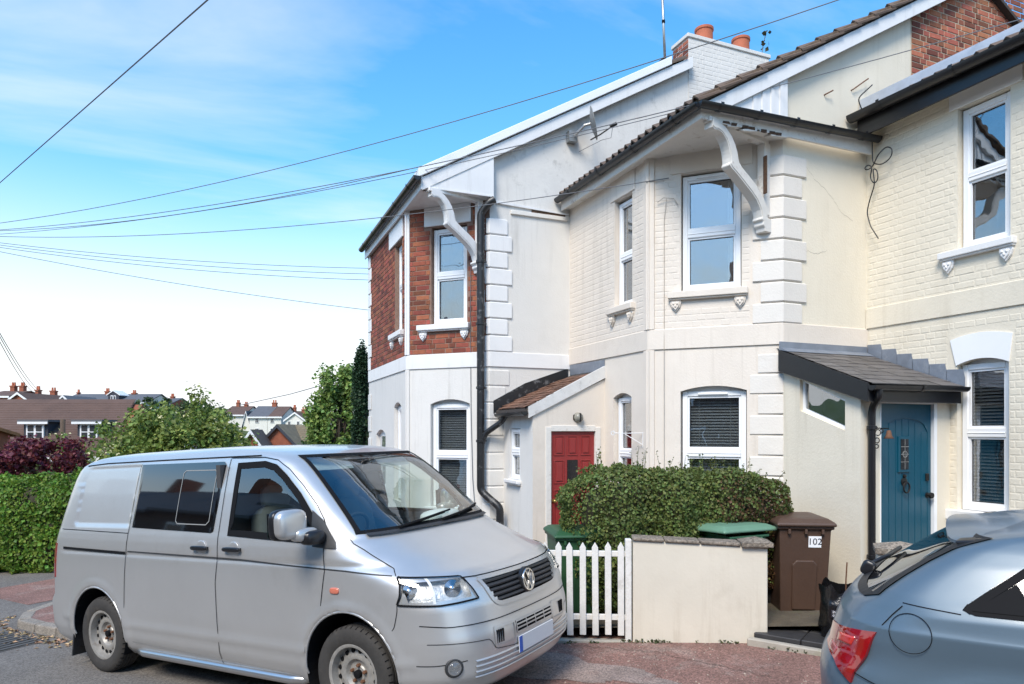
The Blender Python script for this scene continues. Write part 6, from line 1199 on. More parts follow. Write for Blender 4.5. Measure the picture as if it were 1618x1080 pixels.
# rear wiper parked upright off the glass
mb = MB(); p0 = np.array(rpt(-0.10, 0.985, 0.0)); mb.sell(p0+np.array((-0.025, 0, 0.02)), (0.036, 0.022, 0.042), 0.6, 14, 10, ax=Matrix.Rotation(R(25), 3, 'Y')); mb.tube([p0+np.array((-0.025, 0, 0.035)), np.array(rpt(0.12, 1.03, 0.03)), np.array(rpt(0.34, 1.05, 0.025))], 0.012, 8); ob('rear_wiper', mb, blackp, car, smooth=True)
for y in (-0.38, 0.38):
    for x in (0.25, 1.15): mb = MB(); mb.sell((x, y, 0.95), (0.10, 0.24, 0.24), 0.5, 16, 10); mb.sell((x-0.04, y, 1.16), (0.05, 0.12, 0.07), 0.6, 14, 8); ob('seat', mb, grey_int, car, smooth=True)
mb = MB(); mb.box(-0.835, -0.82, -0.26, 0.26, 0.50, 0.61); ob('number_plate', mb, mat('plate_yellow', (0.55, 0.42, 0.05), 0.4), car)
# ================================================================ PLANTS
def leafmat(name, col, rnd=0.35, hue=0.03, tr=0.35): return mat(name, col, 0.6, rnd=rnd, hue=hue, trans=tr, var=0.3, vscale=1.4)
def leaves(P, N, size, jitter=0.7, asp=0.5, droop=0.0):
    """one folded leaf per point: P (n,3), N (n,3) outward"""
    n = len(P); d = N+rng.normal(0, jitter, (n, 3)); d /= np.linalg.norm(d, axis=1)[:,None]; a = np.cross(d, rng.normal(0, 1, (n, 3))); a /= np.linalg.norm(a, axis=1)[:,None]; b = np.cross(d, a)
    s = size*rng.uniform(0.45, 1.5, (n, 1)); tip = P+a*s; side = b*s*asp
    V = np.stack([P, P+a*s*0.5+side+d*s*0.12, tip, P+a*s*0.5-side+d*s*0.12], 1).reshape(-1, 3); mb = MB(); mb.v = V.tolist(); mb.f = [(4*i, 4*i+1, 4*i+2, 4*i+3) for i in range(n)]
    return mb
def raw(name, mb, m, parent=None):
    me = bpy.data.meshes.new(name); me.from_pydata(mb.v, [], mb.f); me.materials.append(m); return link(name, me, parent)
def lump(P, f=3.0, seed=0):
    r = np.random.default_rng(seed); k = r.normal(0, f, (6, 3)); ph = r.uniform(0, 6.28, 6); return np.sin(P @ k.T+ph).mean(1)
def hedge_points(A, B, th, z0, z1, n, seed, rough=0.06, round_=0.3, lean=0):
    """points on the skin of a clipped hedge running from A to B"""
    A = np.array(A, float); B = np.array(B, float); L = np.linalg.norm(B-A); u = (B-A)/L; v = np.array((-u[1], u[0])); r = np.random.default_rng(seed)
    # superellipsoid skin
    q = r.normal(0, 1, (n*2, 3)); q /= np.abs(q).max(1)[:,None]; e = 5.0; s = (np.abs(q)**e).sum(1)**(-1/e); q *= s[:,None]
    w_ = np.abs(np.eye(3)[np.abs(q).argmax(1)])  # face pick
    area = np.array((th*(z1-z0), L*(z1-z0), L*th)); p = (w_ @ area); q = q[r.uniform(0, p.max(), len(q)) < p][:n]
    Nn = np.sign(q)*np.abs(q)**(e-1); Nn /= np.linalg.norm(Nn, axis=1)[:,None]
    Pl = q*np.array((L/2, th/2, (z1-z0)/2)); C = np.array((*((A+B)/2), (z0+z1)/2)); P = np.c_[Pl[:,0:1]*u+Pl[:,1:2]*v, Pl[:,2:3]]+C; Nw = np.c_[Nn[:,0:1]*u+Nn[:,1:2]*v, Nn[:,2:3]]
    dsp = lump(P, 4.0, seed)*rough*2.2+lump(P, 11.0, seed+1)*rough; P = P+Nw*(dsp[:,None]-np.abs(r.normal(0, 0.045, (len(P), 1)))); return P, Nw
def hedge(name, label, A, B, th, z0, z1, n, size, col, seed, rough=0.06, brown=0.0, sprigs=0, base=(0,0,0)):
    P, N = hedge_points(A, B, th, z0, z1, n, seed, rough); h = thing(name, label, 'hedge', ((A[0]+B[0])/2, (A[1]+B[1])/2, z0))
    A_, B_ = np.array(A), np.array(B); L = np.linalg.norm(B_-A_); u = (B_-A_)/L; C = (A_+B_)/2
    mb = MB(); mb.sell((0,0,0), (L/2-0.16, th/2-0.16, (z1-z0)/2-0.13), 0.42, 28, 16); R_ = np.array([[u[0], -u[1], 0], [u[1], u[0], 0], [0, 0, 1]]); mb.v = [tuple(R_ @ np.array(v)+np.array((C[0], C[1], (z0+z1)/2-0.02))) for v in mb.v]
    ob('hedge_core', mb, mat('hedge_core_dark', (0.045, 0.04, 0.022), 0.95, var=0.4, vscale=20, bump=0.03, bscale=25), h, smooth=True)  # solid core in twig brown, standing in for the hedge's dark shaded inside
    if brown:
        k = lump(P, 2.4, seed+5)+0.25*rng.normal(0, 1, len(P))*0.5 > 0.62-brown; raw('dry_foliage', leaves(P[k], N[k], size*0.9, 0.8), leafmat('dry_hedge_leaf', (0.13, 0.07, 0.03), 0.4, 0.02), h); P, N = P[~k], N[~k]
    raw('foliage', leaves(P, N, size, 0.75), leafmat(name+'_leaf', col, 0.45, 0.035), h)
    for k in range(sprigs):
        i = rng.integers(len(P)); 
        if N[i,2] < 0.5 and rng.random() < 0.75: continue
        m = MB(); p = P[i]; d = N[i]*0.5+np.array((rng.normal(0, .25), rng.normal(0, .25), 0.8)); ln = rng.uniform(0.06, 0.2); m.tube([p, p+d*ln*0.5, p+d*ln+np.array((rng.normal(0, .01), 0, 0))], [0.003, 0.0025, 0.0015], 4)
        Q = np.array([p+d*ln*f for f in np.linspace(0.1, 1, 10)]); lv = leaves(Q, np.tile(d, (10, 1)), size*0.9, 0.9); m.add(lv.v, lv.f); raw('sprig', m, leafmat('sprig_leaf', (0.13, 0.16, 0.045), 0.4, 0.03), h)
    return h
def tree(name, label, base, zc, rad, n_cl, n_lf, size, col, seed, trunk_r=0.07, kind='round', cat='tree', flowers=None, group=None):
    """tapered trunk with limbs; crown of leaf clusters with gaps"""
    r = np.random.default_rng(seed); h = thing(name, label, cat, base, group=group); b = np.array(base, float); C = np.array((b[0], b[1], zc)); rad = np.array(rad, float)
    cl = []; 
    while len(cl) < n_cl:
        q = r.normal(0, 1, 3); q /= np.linalg.norm(q); q = q*r.uniform(0.35, 1)**0.6
        if kind == 'cone': hh = r.uniform(-1, 1); w_ = (1-hh)/2; a = r.uniform(0, 6.28); rr = math.sqrt(r.uniform(0.25, 1)); q = np.array((math.cos(a)*rr*(0.25+0.75*w_**0.6), math.sin(a)*rr*(0.25+0.75*w_**0.6), hh))
        cl.append(C+q*rad*(1+0.22*lump((q*2)[None], 2.0, seed)[0]))
    cl = np.array(cl); m = MB(); tip = C+np.array((0, 0, rad[2]*(0.4 if kind != 'cone' else 0.8)))
    P = [b+(tip-b)*f+np.array((0.04*math.sin(3*f+seed), 0.04*math.cos(4*f+seed), 0)) for f in np.linspace(0, 1, 8)]; m.tube(P, [trunk_r*(1-0.85*f) for f in np.linspace(0, 1, 8)], 8)
    ob('trunk', m, mat('bark', (0.09, 0.07, 0.05), 0.95, var=0.3, vscale=14, bump=0.01, bscale=40), h, smooth=True)
    m = MB()
    for c in cl[::2]:
        f = np.clip(r.uniform(0.35, 0.9), 0, 1); s0 = b+(tip-b)*f; mid = (s0+c)/2+np.array((0, 0, 0.08*rad[2])); m.tube([s0, mid, c], [trunk_r*0.35, trunk_r*0.2, trunk_r*0.06], 5, caps=False)
    ob('limbs', m, MATS['bark'], h, smooth=True)
    spread = np.array(rad)*(0.20 if kind != 'cone' else 0.14); P = []; N = []
    for c in cl:
        d = r.normal(0, 1, (n_lf, 3)); d /= np.linalg.norm(d, axis=1)[:,None]; P.append(c+d*spread*r.uniform(0.3, 1.15, (n_lf, 1))*r.uniform(0.7, 1.3)); N.append(d*0.6+np.array((0, 0, 0.5)))
    P = np.concatenate(P); N = np.concatenate(N); raw('crown', leaves(P, N, size, 0.6), leafmat(name+'_leaf', col, 0.4, 0.03), h)
    if flowers:
        k = r.choice(len(cl), len(cl)//3, replace=False); Q = np.concatenate([cl[i]+np.array((0, 0, spread[2]*1.0))+r.normal(0, 1, (14, 3))*spread*np.array((.35, .35, .12)) for i in k]); raw('blossom', leaves(Q, np.tile((0, 0, 1.), (len(Q), 1)), size*0.7, 0.4), mat('cream_blossom', flowers, 0.7, rnd=0.15), h)
    return h
def T2(a, b, z=None): X, Y = cw(a, b); return (X, Y, gxy(X, Y) if z is None else z)
# clipped garden hedge behind the wall
A = cw(0.58, 7.08); B = cw(2.88, 7.32)
hedge('garden_hedge', 'clipped box hedge with brown patches between the garden wall and the bay window', A, B, 0.95, 0.10, 1.50, 75000, 0.027, (0.135, 0.18, 0.045), 3, 0.07, brown=0.42, sprigs=170)
A = cw(-10.8, 12.15); B = cw(-6.2, 12.1)
hedge('street_hedge', 'tall bright green privet hedge across the side road behind the van', A, B, 1.1, -0.56, 1.06, 45000, 0.050, (0.15, 0.26, 0.032), 11, 0.10, sprigs=60)
tree('red_maple', 'dark red leaved maple rising behind the green privet hedge', T2(-10.05, 14.4), 0.98, (1.15, 1.1, 0.85), 90, 130, 0.075, (0.13, 0.02, 0.028), 21, 0.06)
tree('flowering_elder', 'broad yellow green tree in cream blossom beyond the van roof', T2(-10.6, 21.5), 0.6, (2.15, 2.0, 2.35), 170, 150, 0.11, (0.19, 0.25, 0.05), 22, 0.10, flowers=(0.55, 0.50, 0.28))
tree('flowering_elder', 'sprawling green bush under the brown dormer roof', T2(-15.3, 26), -0.3, (2.4, 2.0, 2.4), 90, 110, 0.13, (0.15, 0.2, 0.04), 23, 0.10, flowers=(0.5, 0.46, 0.27))
tree('ash_tree', 'light green leafy tree beside the dark cypress', T2(-7.3, 29), 2.0, (1.35, 1.4, 2.6), 120, 150, 0.13, (0.18, 0.27, 0.06), 24, 0.12)
tree('cypress', 'narrow dark green cypress at the corner of the end house', T2(-4.02, 18.2), 1.15, (0.40, 0.40, 2.85), 150, 170, 0.055, (0.025, 0.065, 0.025), 25, 0.08, kind='cone')
tree('garden_shrub', 'round dark shrub at the foot of the light green tree', T2(-8.9, 33), 0.0, (1.6, 1.5, 1.9), 60, 100, 0.13, (0.06, 0.11, 0.03), 26, 0.1)
tree('garden_shrub', 'tall green shrub between the dormer roof and the slate terrace', T2(-17.2, 33), 0.9, (2.2, 2.0, 2.0), 70, 110, 0.15, (0.07, 0.13, 0.03), 27, 0.1)

# ================================================================ FRONT GARDENS
def cfr(a0, b0, a1, b1):
    P, Q = np.array(cw(a0, b0)), np.array(cw(a1, b1)); d = Q-P; Ln = np.linalg.norm(d); d /= Ln; return Fr(P, d, (d[1], -d[0])), Ln
m = MB()
G = []
for f in np.linspace(0, 1, 8): G.append([(*cw(a, 6.36-0.13*(a-1.0)+f*3.4), max(0.06, gxy(*cw(a, 6.4+f*3.4))+0.10) if a > 1.0 else gxy(*cw(a, 6.4+f*3.4))+0.11) for a in np.linspace(-1.6, 4.9, 22)])
m.grid(np.array(G)); struct('garden_ground', m, earth)
m = MB(); m.grid(np.array([[(*cw(a, b), 0.078) for a in np.linspace(2.42, 4.2, 6)] for b in (6.42, 6.7, 7.05)])); struct('garden_path', m, concrete)
# rendered garden wall with stone coping
frW, LW = cfr(1.115, 6.30, 2.305, 6.15)
gw = thing('garden_wall', 'low cream rendered garden wall with weathered stone coping beside the white fence', 'garden wall', (*frW.p(LW/2, 0, 0)[:2], -0.1))
mb = MB(); mb.hexa([frW.p(0,0,-.2), frW.p(LW,0,-.2), frW.p(LW,-0.16,-.15), frW.p(0,-0.16,-.15), frW.p(0,0,0.885), frW.p(LW,0,0.845), frW.p(LW,-0.16,0.845), frW.p(0,-0.16,0.885)])
wm = mat('garden_wall_render', (0.62, 0.57, 0.475), 0.8, var=0.07, vscale=2.5, bump=0.0015, bscale=30, stain=(0.33, 0.28, 0.21), stain_amt=0.3, stain_scale=1.6, streak=0.5, streak_col=(0.34, 0.28, 0.2)); ob('rendered_wall', mb, wm, gw, bevel=0.012, seg=2)
for k, (f0, f1) in enumerate(((-0.005, 0.235), (0.24, 0.50), (0.505, 0.80))):
    zt = lambda f: 0.887-0.04*f; mb = MB(); mb.hexa([frW.p(LW*f,n,zt(f)) for f, n in ((f0, .025), (f1, .025), (f1, -.185), (f0, -.185))]+[frW.p(LW*f,n,zt(f)+0.030) for f, n in ((f0, .022), (f1, .022), (f1, -.185), (f0, -.185))]); ob('coping_stone', mb, stone, gw, bevel=0.012, seg=2)
zt = 0.85; f0, f1 = 0.805, 1.035; mb = MB(); q = [frW.p(LW*f0,.045,zt), frW.p(LW*f1,.045,zt), frW.p(LW*f1,-.205,zt), frW.p(LW*f0,-.205,zt)]; q2 = [(x, y, zt+0.04) for x, y, z in q]; c = frW.p(LW*(f0+f1)/2, -0.08, zt+0.085); mb.hexa(q+q2); mb.add(q2+[c], [(0,1,4),(1,2,4),(2,3,4),(3,0,4)]); ob('coping_stone', mb, stone, gw, bevel=0.008, seg=2)
# picket fence
frP, LP = cfr(-0.35, 6.42, 1.095, 6.325)
pf = thing('picket_fence', 'weathered white picket fence running from the garden wall behind the van', 'fence', (*frP.p(LP/2, 0, 0)[:2], 0.0)); pw = mat('chipped_white_fence_paint', (0.68, 0.66, 0.62), 0.75, var=0.12, vscale=8, bump=0.003, bscale=50, stain=(0.28, 0.24, 0.19), stain_amt=0.6, stain_scale=6)
zg = lambda u: gxy(*frP.p(u, 0, 0)[:2])+0.035
for k in range(13):
    u = LP-0.085-k*0.117; z0_ = zg(u)+0.015+rng.uniform(-.008, .012); zt_ = 0.865+rng.uniform(-.006, .006); w2 = 0.029; tl_ = rng.normal(0, 0.004); mb = MB(); frP.prism(mb, [(u-w2, z0_), (u+w2, z0_), (u+w2+tl_, zt_-0.05), (u+tl_, zt_), (u-w2+tl_, zt_-0.05)], 0.0, 0.020); ob('picket', mb, pw, pf, bevel=0.003)
for zc in (0.755, 0.165): mb = MB(); frP.box(mb, 0, LP-0.04, -0.035, -0.001, zc-0.026, zc+0.026); ob('rail', mb, pw, pf, bevel=0.004)
mb = MB(); frP.box(mb, LP-0.045, LP+0.012, -0.06, 0.02, -0.05, 0.895); ob('post', mb, pw, pf, bevel=0.006)
mb = MB(); frP.box(mb, -0.1, LP, -0.05, 0.03, -0.12, zg(LP*0.7)-0.02); ob('plinth', mb, concrete, pf, bevel=0.01)
# second low wall and its capped pier beside the blue door path
frV, LV = cfr(3.02, 5.62, 5.0, 4.72)
g2 = thing('garden_wall', 'short cream wall with a stone capped pier by the blue door path', 'garden wall', (*frV.p(0.4, 0, 0)[:2], -0.1))
mb = MB(); frV.box(mb, 0, LV, -0.20, 0, -0.15, 0.86); ob('rendered_wall', mb, wm, g2, bevel=0.01); mb = MB(); frV.box(mb, -0.01, 0.33, -0.22, 0.012, -0.14, 0.885); ob('pier', mb, wm, g2, bevel=0.01)
q = [frV.p(u,n,0.886) for u, n in ((-.03, .04), (.36, .04), (.36, -.25), (-.03, -.25))]; q2 = [(x, y, 0.935) for x, y, z in q]; c = frV.p(0.165, -0.10, 0.985); mb = MB(); mb.hexa(q+q2); mb.add(q2+[c], [(0,1,4),(1,2,4),(2,3,4),(3,0,4)]); ob('coping_stone', mb, stone, g2, bevel=0.01, seg=2)
for k in range(5): mb = MB(); frV.box(mb, 0.37+k*0.33, 0.69+k*0.33, -0.235, 0.03, 0.861, 0.915); ob('coping_stone', mb, stone, g2, bevel=0.012, seg=2)
# dark paving slabs of the entrance path
pth = thing('paved_entrance', 'dark slab entrance path between garden wall and capped pier', 'path', (*cw(2.75, 6.0), 0.0)); del pth['label']; del pth['category']; pth['kind'] = 'structure'
frE, LE = cfr(2.30, 6.11, 3.05, 5.58)
for r in range(3):
    for k in range(3):
        u0 = -0.12+k*0.40+(0.0 if r % 2 else 0.0); n0 = -0.30*(r+1)+0.05; mb = MB(); z0_ = 0.085+rng.uniform(-.003, .003); mb.hexa([frE.p(u,n,0.0) for u, n in ((u0, n0), (u0+0.393, n0), (u0+0.393, n0+0.293), (u0, n0+0.293))]+[frE.p(u,n,z0_) for u, n in ((u0, n0), (u0+0.393, n0), (u0+0.393, n0+0.293), (u0, n0+0.293))]); ob('paving_slab', mb, slab, pth, bevel=0.006)
mb = MB(); frE.box(mb, -0.16, LE+0.3, 0.052, 0.12, -0.15, 0.045); ob('edging', mb, concrete, pth, bevel=0.01)
mb = MB(); frE.box(mb, 0.55, 0.80, -0.16, 0.03, 0.092, 0.097); o = ob('cardboard', mb, mat('cardboard', (0.42, 0.30, 0.17), 0.85), None); o.rotation_euler = (0, 0, 0); tag(o, 'flat scrap of cardboard lying on the dark slabs', 'cardboard')
# wheelie bins
def bin_(label, a, b, z, rot, m, lid_m, h=1.06, lid_open=0.0, number=None, group=None, lw=1.0):
    w_ = thing('wheelie_bin', label, 'bin', (*cw(a, b), z), rot-YAW, group, world=False); k = h/1.06
    def ring(hw, hd, zz, y0=0): return [(-hw, -hd+y0, zz), (hw, -hd+y0, zz), (hw, hd+y0, zz), (-hw, hd+y0, zz)]
    mb = MB(); secs = [ring(.225, .24, 0.0), ring(.235, .25, .04), ring(.265, .315, .93, -.02), ring(.29, .345, .935, -.02), ring(.29, .345, .965, -.02)]; vs = [p for s_ in secs for p in s_]; fs = [(3,2,1,0)]
    for i in range(4):
        for j in range(4): fs.append((i*4+j, i*4+(j+1) % 4, (i+1)*4+(j+1) % 4, (i+1)*4+j))
    mb.add([(x*k, y*k, zz*k) for x, y, zz in vs], fs); ob('bin_body', mb, m, w_, bevel=0.018, seg=3)
    mb = MB(); P = [(-.12, -.264, .06), (.12, -.264, .06), (.13, -.312, .55), (.09, -.318, .60), (-.09, -.318, .60), (-.13, -.312, .55)]; mb.prism([(x*k, (y-0.008)*k, zz*k) for x, y, zz in P], (0, 0.03, 0)); ob('front_panel', mb, m, w_, bevel=0.012, seg=2)
    for x in (-.17, 0, .17): mb = MB(); mb.box((x-.014)*k, (x+.014)*k, -.372*k, -.31*k, .885*k, .937*k); ob('rim_rib', mb, m, w_, bevel=0.004)
    # lid: shallow dome hinged at the back
    mb = MB(); L0 = ring(.305, .375, 0.0, -.02); L1 = ring(.305, .375, .035, -.02); L2 = ring(.25, .30, .075, -.0); L3 = ring(.20, .22, .085, .02); vs = L0+L1+L2+L3; fs = [(3,2,1,0), (12,13,14,15)]
    for i in range(3):
        for j in range(4): fs.append((i*4+j, i*4+(j+1) % 4, (i+1)*4+(j+1) % 4, (i+1)*4+j))
    ca, sa = math.cos(lid_open), math.sin(lid_open); q = []
    for x, y, zz in vs: yy = y-0.34; q.append((x*k*lw, (0.34+yy*ca+zz*sa)*k, (.967+zz*ca-yy*sa)*k))
    mb.add(q, fs); ld = ob('lid', mb, lid_m, w_, bevel=0.014, seg=3)
    mb = MB(); q = []
    for x, y, zz in [(-.16, -.30, .045), (.16, -.30, .045), (.14, .10, .088), (-.14, .10, .088), (-.16, -.30, .07), (.16, -.30, .07), (.14, .10, .102), (-.14, .10, .102)]: yy = y-0.34; q.append((x*k, (0.34+yy*ca+zz*sa)*k, (.967+zz*ca-yy*sa)*k))
    mb.hexa(q); ob('lid_panel', mb, lid_m, ld, bevel=0.012, seg=2)
    mb = MB(); mb.tube([(-.22*k, .36*k, .95*k), (.22*k, .36*k, .95*k)], 0.016, 8); mb.box(-.2*k, -.17*k, .3*k, .37*k, .9*k, .97*k); mb.box(.17*k, .2*k, .3*k, .37*k, .9*k, .97*k); ob('handle', mb, m, w_)
    for s_ in (-1, 1): mb = MB(); mb.lathe([(0.02, -.03), (.095, -.028), (.1, -.02), (.1, .02), (.095, .028), (.02, .03)], 20, (s_*.235*k, .22*k, .1*k), (1, 0, 0)); ob('wheel', mb, rubber, w_, smooth=True, ang=40)
    if number:
        mb = MB(); s0 = -.318*k; mb.hexa([(.035, -.3209, .74), (.165, -.3209, .74), (.165, -.312, .74), (.035, -.312, .74), (.035, -.3323, .86), (.165, -.3323, .86), (.165, -.323, .86), (.035, -.323, .86)]); stk = ob('number_sticker', mb, paper, w_); stk.scale = (k, k, k)
        cu = bpy.data.curves.new('digits', 'FONT'); cu.body = number; cu.size = 0.098; cu.align_x = 'CENTER'; cu.align_y = 'CENTER'; cu.extrude = 0.0006; to = bpy.data.objects.new('digits', cu); COL.objects.link(to); dg = bpy.context.evaluated_depsgraph_get(); me = bpy.data.meshes.new_from_object(to.evaluated_get(dg)); bpy.data.objects.remove(to); me.materials.clear(); me.materials.append(ink)
        t = link('digits', me, stk, (0.10, -.3285, .80)); t.rotation_euler = (R(90)+0.0952, 0, 0)
    return w_
brown_b = mat('brown_bin_plastic', (0.075, 0.042, 0.028), 0.5, var=0.12, vscale=4, bump=0.001, bscale=60); green_b = mat('green_bin_plastic', (0.020, 0.075, 0.028), 0.5, var=0.12, vscale=4); pale_g = mat('faded_green_lid', (0.13, 0.25, 0.17), 0.5, var=0.15, vscale=3, stain=(0.45, 0.52, 0.45), stain_amt=0.5, stain_scale=2.2)
bin_('brown wheelie bin with the house number 102 on its front', 2.88, 6.62+0.31, 0.088, R(-6), brown_b, brown_b, number='102', h=0.97)
bin_('green wheelie bin with a faded pale lid propped up behind the garden wall', 2.17, 6.86, 0.07, R(24), mat('mid_green_plastic', (0.045, 0.14, 0.075), 0.5), pale_g, h=0.90, lid_open=0.05, lw=1.3)
bin_('dark green wheelie bin standing behind the white picket fence', 0.62, 7.0, 0.04, R(8), green_b, green_b, h=0.88)
# black bag
bag = thing('garden_bag', 'crumpled black plastic compost bag on the slabs behind the car tail', 'bag', (*cw(2.93, 5.97), 0.088), -YAW, world=False)
mb = MB(); rows = []; r = np.random.default_rng(4)
for i, z in enumerate(np.linspace(0, 0.46, 12)):
    row = []
    for k in range(40):
        a = 2*math.pi*k/40; sp = lambda v, p: math.copysign(abs(v)**p, v); e = 0.55; f = 1-0.10*(z < .05)+0.03*math.sin(9*z+a*3)+0.025*math.sin(5*a+14*z)+0.02*math.sin(11*a-23*z); row.append((0.21*f*sp(math.cos(a), e), 0.15*f*sp(math.sin(a), e), z+(0.025*math.sin(4*a)+0.02*math.sin(7*a) if i > 9 else 0)))
    row.append(row[0]); rows.append(row)
mb.grid(np.array(rows)); mb.add([rows[8][k] for k in range(40)], [tuple(range(40))]); ob('bag_body', mb, mat('black_polythene', (0.008, 0.008, 0.009), 0.25, bump=0.006, bscale=22), bag, smooth=True)
def text(body, size, parent, loc, rot, m, name='lettering'):
    cu = bpy.data.curves.new(name, 'FONT'); cu.body = body; cu.size = size; cu.extrude = 0.0005; to = bpy.data.objects.new(name, cu); COL.objects.link(to); dg = bpy.context.evaluated_depsgraph_get(); me = bpy.data.meshes.new_from_object(to.evaluated_get(dg)); bpy.data.objects.remove(to); me.materials.clear(); me.materials.append(m); t = link(name, me, parent, loc); t.rotation_euler = rot; return t
mb = MB(); mb.box(-.215, 0.01, -.166, -.162, .225, .285); lb = ob('printed_label', mb, ink, bag); text('ing blues', 0.036, lb, (-.205, -.1665, .258), (R(90), 0, 0), paper); text('other', 0.036, lb, (-.205, -.1665, .231), (R(90), 0, 0), paper)
mb = MB(); mb.tube([(0.0, 0.02, 0.3), (-0.01, 0.0, 0.50), (0.0, 0.0, 0.66)], 0.006, 6); ob('cane', mb, rust, bag)

# ================================================================ THINGS FIXED TO THE HOUSES, WIRES
dish = thing('satellite_dish', 'grey satellite dish on the white gable of the end house', 'satellite dish', (4.95, 9.2, 6.35))
mb = MB(); c = np.array((5.02, 9.0, 6.50)); ax = Vector((0.86, -0.48, 0.22)).normalized(); prof = [(0.0, 0.0)]+[(0.24*f, 0.055*f*f) for f in np.linspace(0.15, 1, 7)]+[(0.245, 0.052), (0.24, 0.045)]; mb.lathe(prof, 30, c, ax); ob('reflector', mb, mat('dish_grey', (0.22, 0.22, 0.21), 0.5), dish, smooth=True)
mb = MB(); tip = c+np.array(ax)*0.34+np.array((0, 0, -0.12)); mb.tube([c+np.array((0, 0, -0.24)), c+np.array(ax)*0.15+np.array((0, 0, -0.2)), tip], 0.011, 8); mb.tube([tip-np.array(ax)*0.04, tip+np.array(ax)*0.06+np.array((0, 0, 0.02))], 0.026, 10); ob('arm', mb, iron, dish)
mb = MB(); mb.tube([c-np.array(ax)*0.0, c-np.array(ax)*0.09, (4.86, 9.20, 6.38)], 0.02, 8); mb.box(4.78, 4.92, 9.22, 9.335, 6.30, 6.46); ob('wall_mount', mb, steel, dish)
mb = MB(); mb.tube([tip+np.array((0, 0, -.01)), tip+np.array((0.0, 0.05, -0.16)), tip+np.array((-0.1, 0.15, -0.17)), (5.0, 9.32, 6.2)], 0.004, 5); ob('lead', mb, wirem, dish)
aer = thing('aerial_mast', 'thin grey aerial mast lashed beside the white chimney', 'aerial', (6.95, 9.62, 8.0)); mb = MB(); mb.tube([(6.80, 9.62, 8.0), (6.72, 9.62, 9.6)], 0.022, 8); ob('mast', mb, steel, aer, smooth=True); mb = MB(); mb.tube([(6.765, 9.62, 8.75), (6.762, 9.62, 8.8)], 0.028, 8); ob('clamp', mb, blackm, aer); mb = MB(); mb.box(6.70, 7.06, 9.55, 9.68, 8.07, 8.12); ob('bracket', mb, iron, aer)
wd_ = thing('chimney_weed', 'spindly weed sprouting beside the end chimney pot', 'weed', (8.66, 9.4, 8.47)); mb = MB(); mb.tube([(8.66, 9.4, 8.45), (8.69, 9.38, 8.7), (8.74, 9.36, 8.92)], 0.006, 5); ob('stem', mb, mat('weed_stem', (0.12, 0.09, 0.04), 0.8), wd_); Q = np.array([(8.66, 9.4, 8.45)])+np.linspace(0.2, 1, 14)[:,None]*np.array([(0.08, -0.04, 0.47)])+rng.normal(0, .03, (14, 3)); raw('leaf', leaves(Q, np.tile((0, 0, 1.), (14, 1)), 0.07, 0.8), leafmat('weed_leaf', (0.05, 0.05, 0.02)), wd_)
cb = thing('loose_cable', 'black cable tied in a knot hanging from the black gutter', 'cable', (7.2, 5.9, 4.2)); mb = MB()
Pc = [(7.02, 5.80, 5.98), (6.93, 5.93, 5.86), (7.17, 5.93, 5.45), (7.18, 5.93, 5.12), (7.18, 5.80, 5.06), (7.18, 5.68, 5.10), (7.18, 5.66, 5.20), (7.18, 5.74, 5.26), (7.18, 5.86, 5.20), (7.18, 5.93, 5.08), (7.18, 6.0, 5.06), (7.18, 6.06, 5.10), (7.18, 6.0, 5.14), (7.18, 5.93, 5.08), (7.18, 5.97, 4.97), (7.18, 5.91, 4.86), (7.18, 5.85, 4.90), (7.18, 5.87, 5.03), (7.18, 5.93, 5.07), (7.18, 5.90, 4.86), (7.18, 5.97, 4.70), (7.19, 6.02, 4.56), (7.19, 5.97, 4.38), (7.19, 5.86, 4.20)]
P_ = np.array(Pc); d_ = np.r_[0, np.cumsum(np.linalg.norm(np.diff(P_, axis=0), axis=1))]; q_ = np.linspace(0, d_[-1], 150); S_ = np.c_[[np.interp(q_, d_, P_[:,i]) for i in range(3)]].T
for _ in range(4): S_[1:-1] = (S_[:-2]+2*S_[1:-1]+S_[2:])/4
mb.tube(S_.tolist(), 0.007, 6); ob('cable', mb, blackp, cb, smooth=True)
pole = thing('telegraph_pole', 'wooden telegraph pole carrying the house wires', 'pole', T2(-11.3, 13.6)); pb_ = np.array(pole.location); mb = MB(); mb.tube([pb_, pb_+np.array((0, 0, 7.2))], [0.15, 0.11], 14); ob('shaft', mb, mat('creosoted_pole', (0.09, 0.06, 0.04), 0.9, var=0.3, vscale=9), pole, smooth=True); PT0 = tuple(pb_+np.array((0, 0, 6.65)))
mb = MB(); mb.lathe([(0.2, 0), (0.2, 0.05), (0.13, 0.05)], 16, pb_+np.array((0, 0, 6.6))); ob('ring_head', mb, steel, pole)
def wire(label, P, Q, sag=0.3, r=0.007, off=(0,0,0)):
    P = np.array(P)+np.array(off); Q = np.array(Q); m = MB(); m.tube([tuple(P+(Q-P)*f-np.array((0, 0, 4*sag*f*(1-f)))) for f in np.linspace(0, 1, 25)], r, 5); o = ob('overhead_wire', m, wirem, None, smooth=True); tag(o, label, 'wire', 'wires from the telegraph pole'); return o
W_ = [((2.47, 9.18, 5.55), .25, 'overhead wire from the pole to the eaves corner of the brick house'), ((4.72, 5.95, 5.42), .28, 'overhead wire from the pole to the flaking eaves bracket'), ((5.0, 7.0, 5.0), .30, 'overhead wire from the pole to the cream bay pilaster'), ((2.53, 13.3, 5.05), .12, 'overhead wire from the pole to the far corner quoins, upper line'), ((2.53, 13.35, 4.95), .13, 'overhead wire from the pole to the far corner quoins, middle line'), ((2.53, 13.38, 4.84), .14, 'overhead wire from the pole to the far corner quoins, lower line'), ((2.53, 13.36, 4.25), .10, 'overhead wire sagging from the pole low down onto the far corner quoins')]
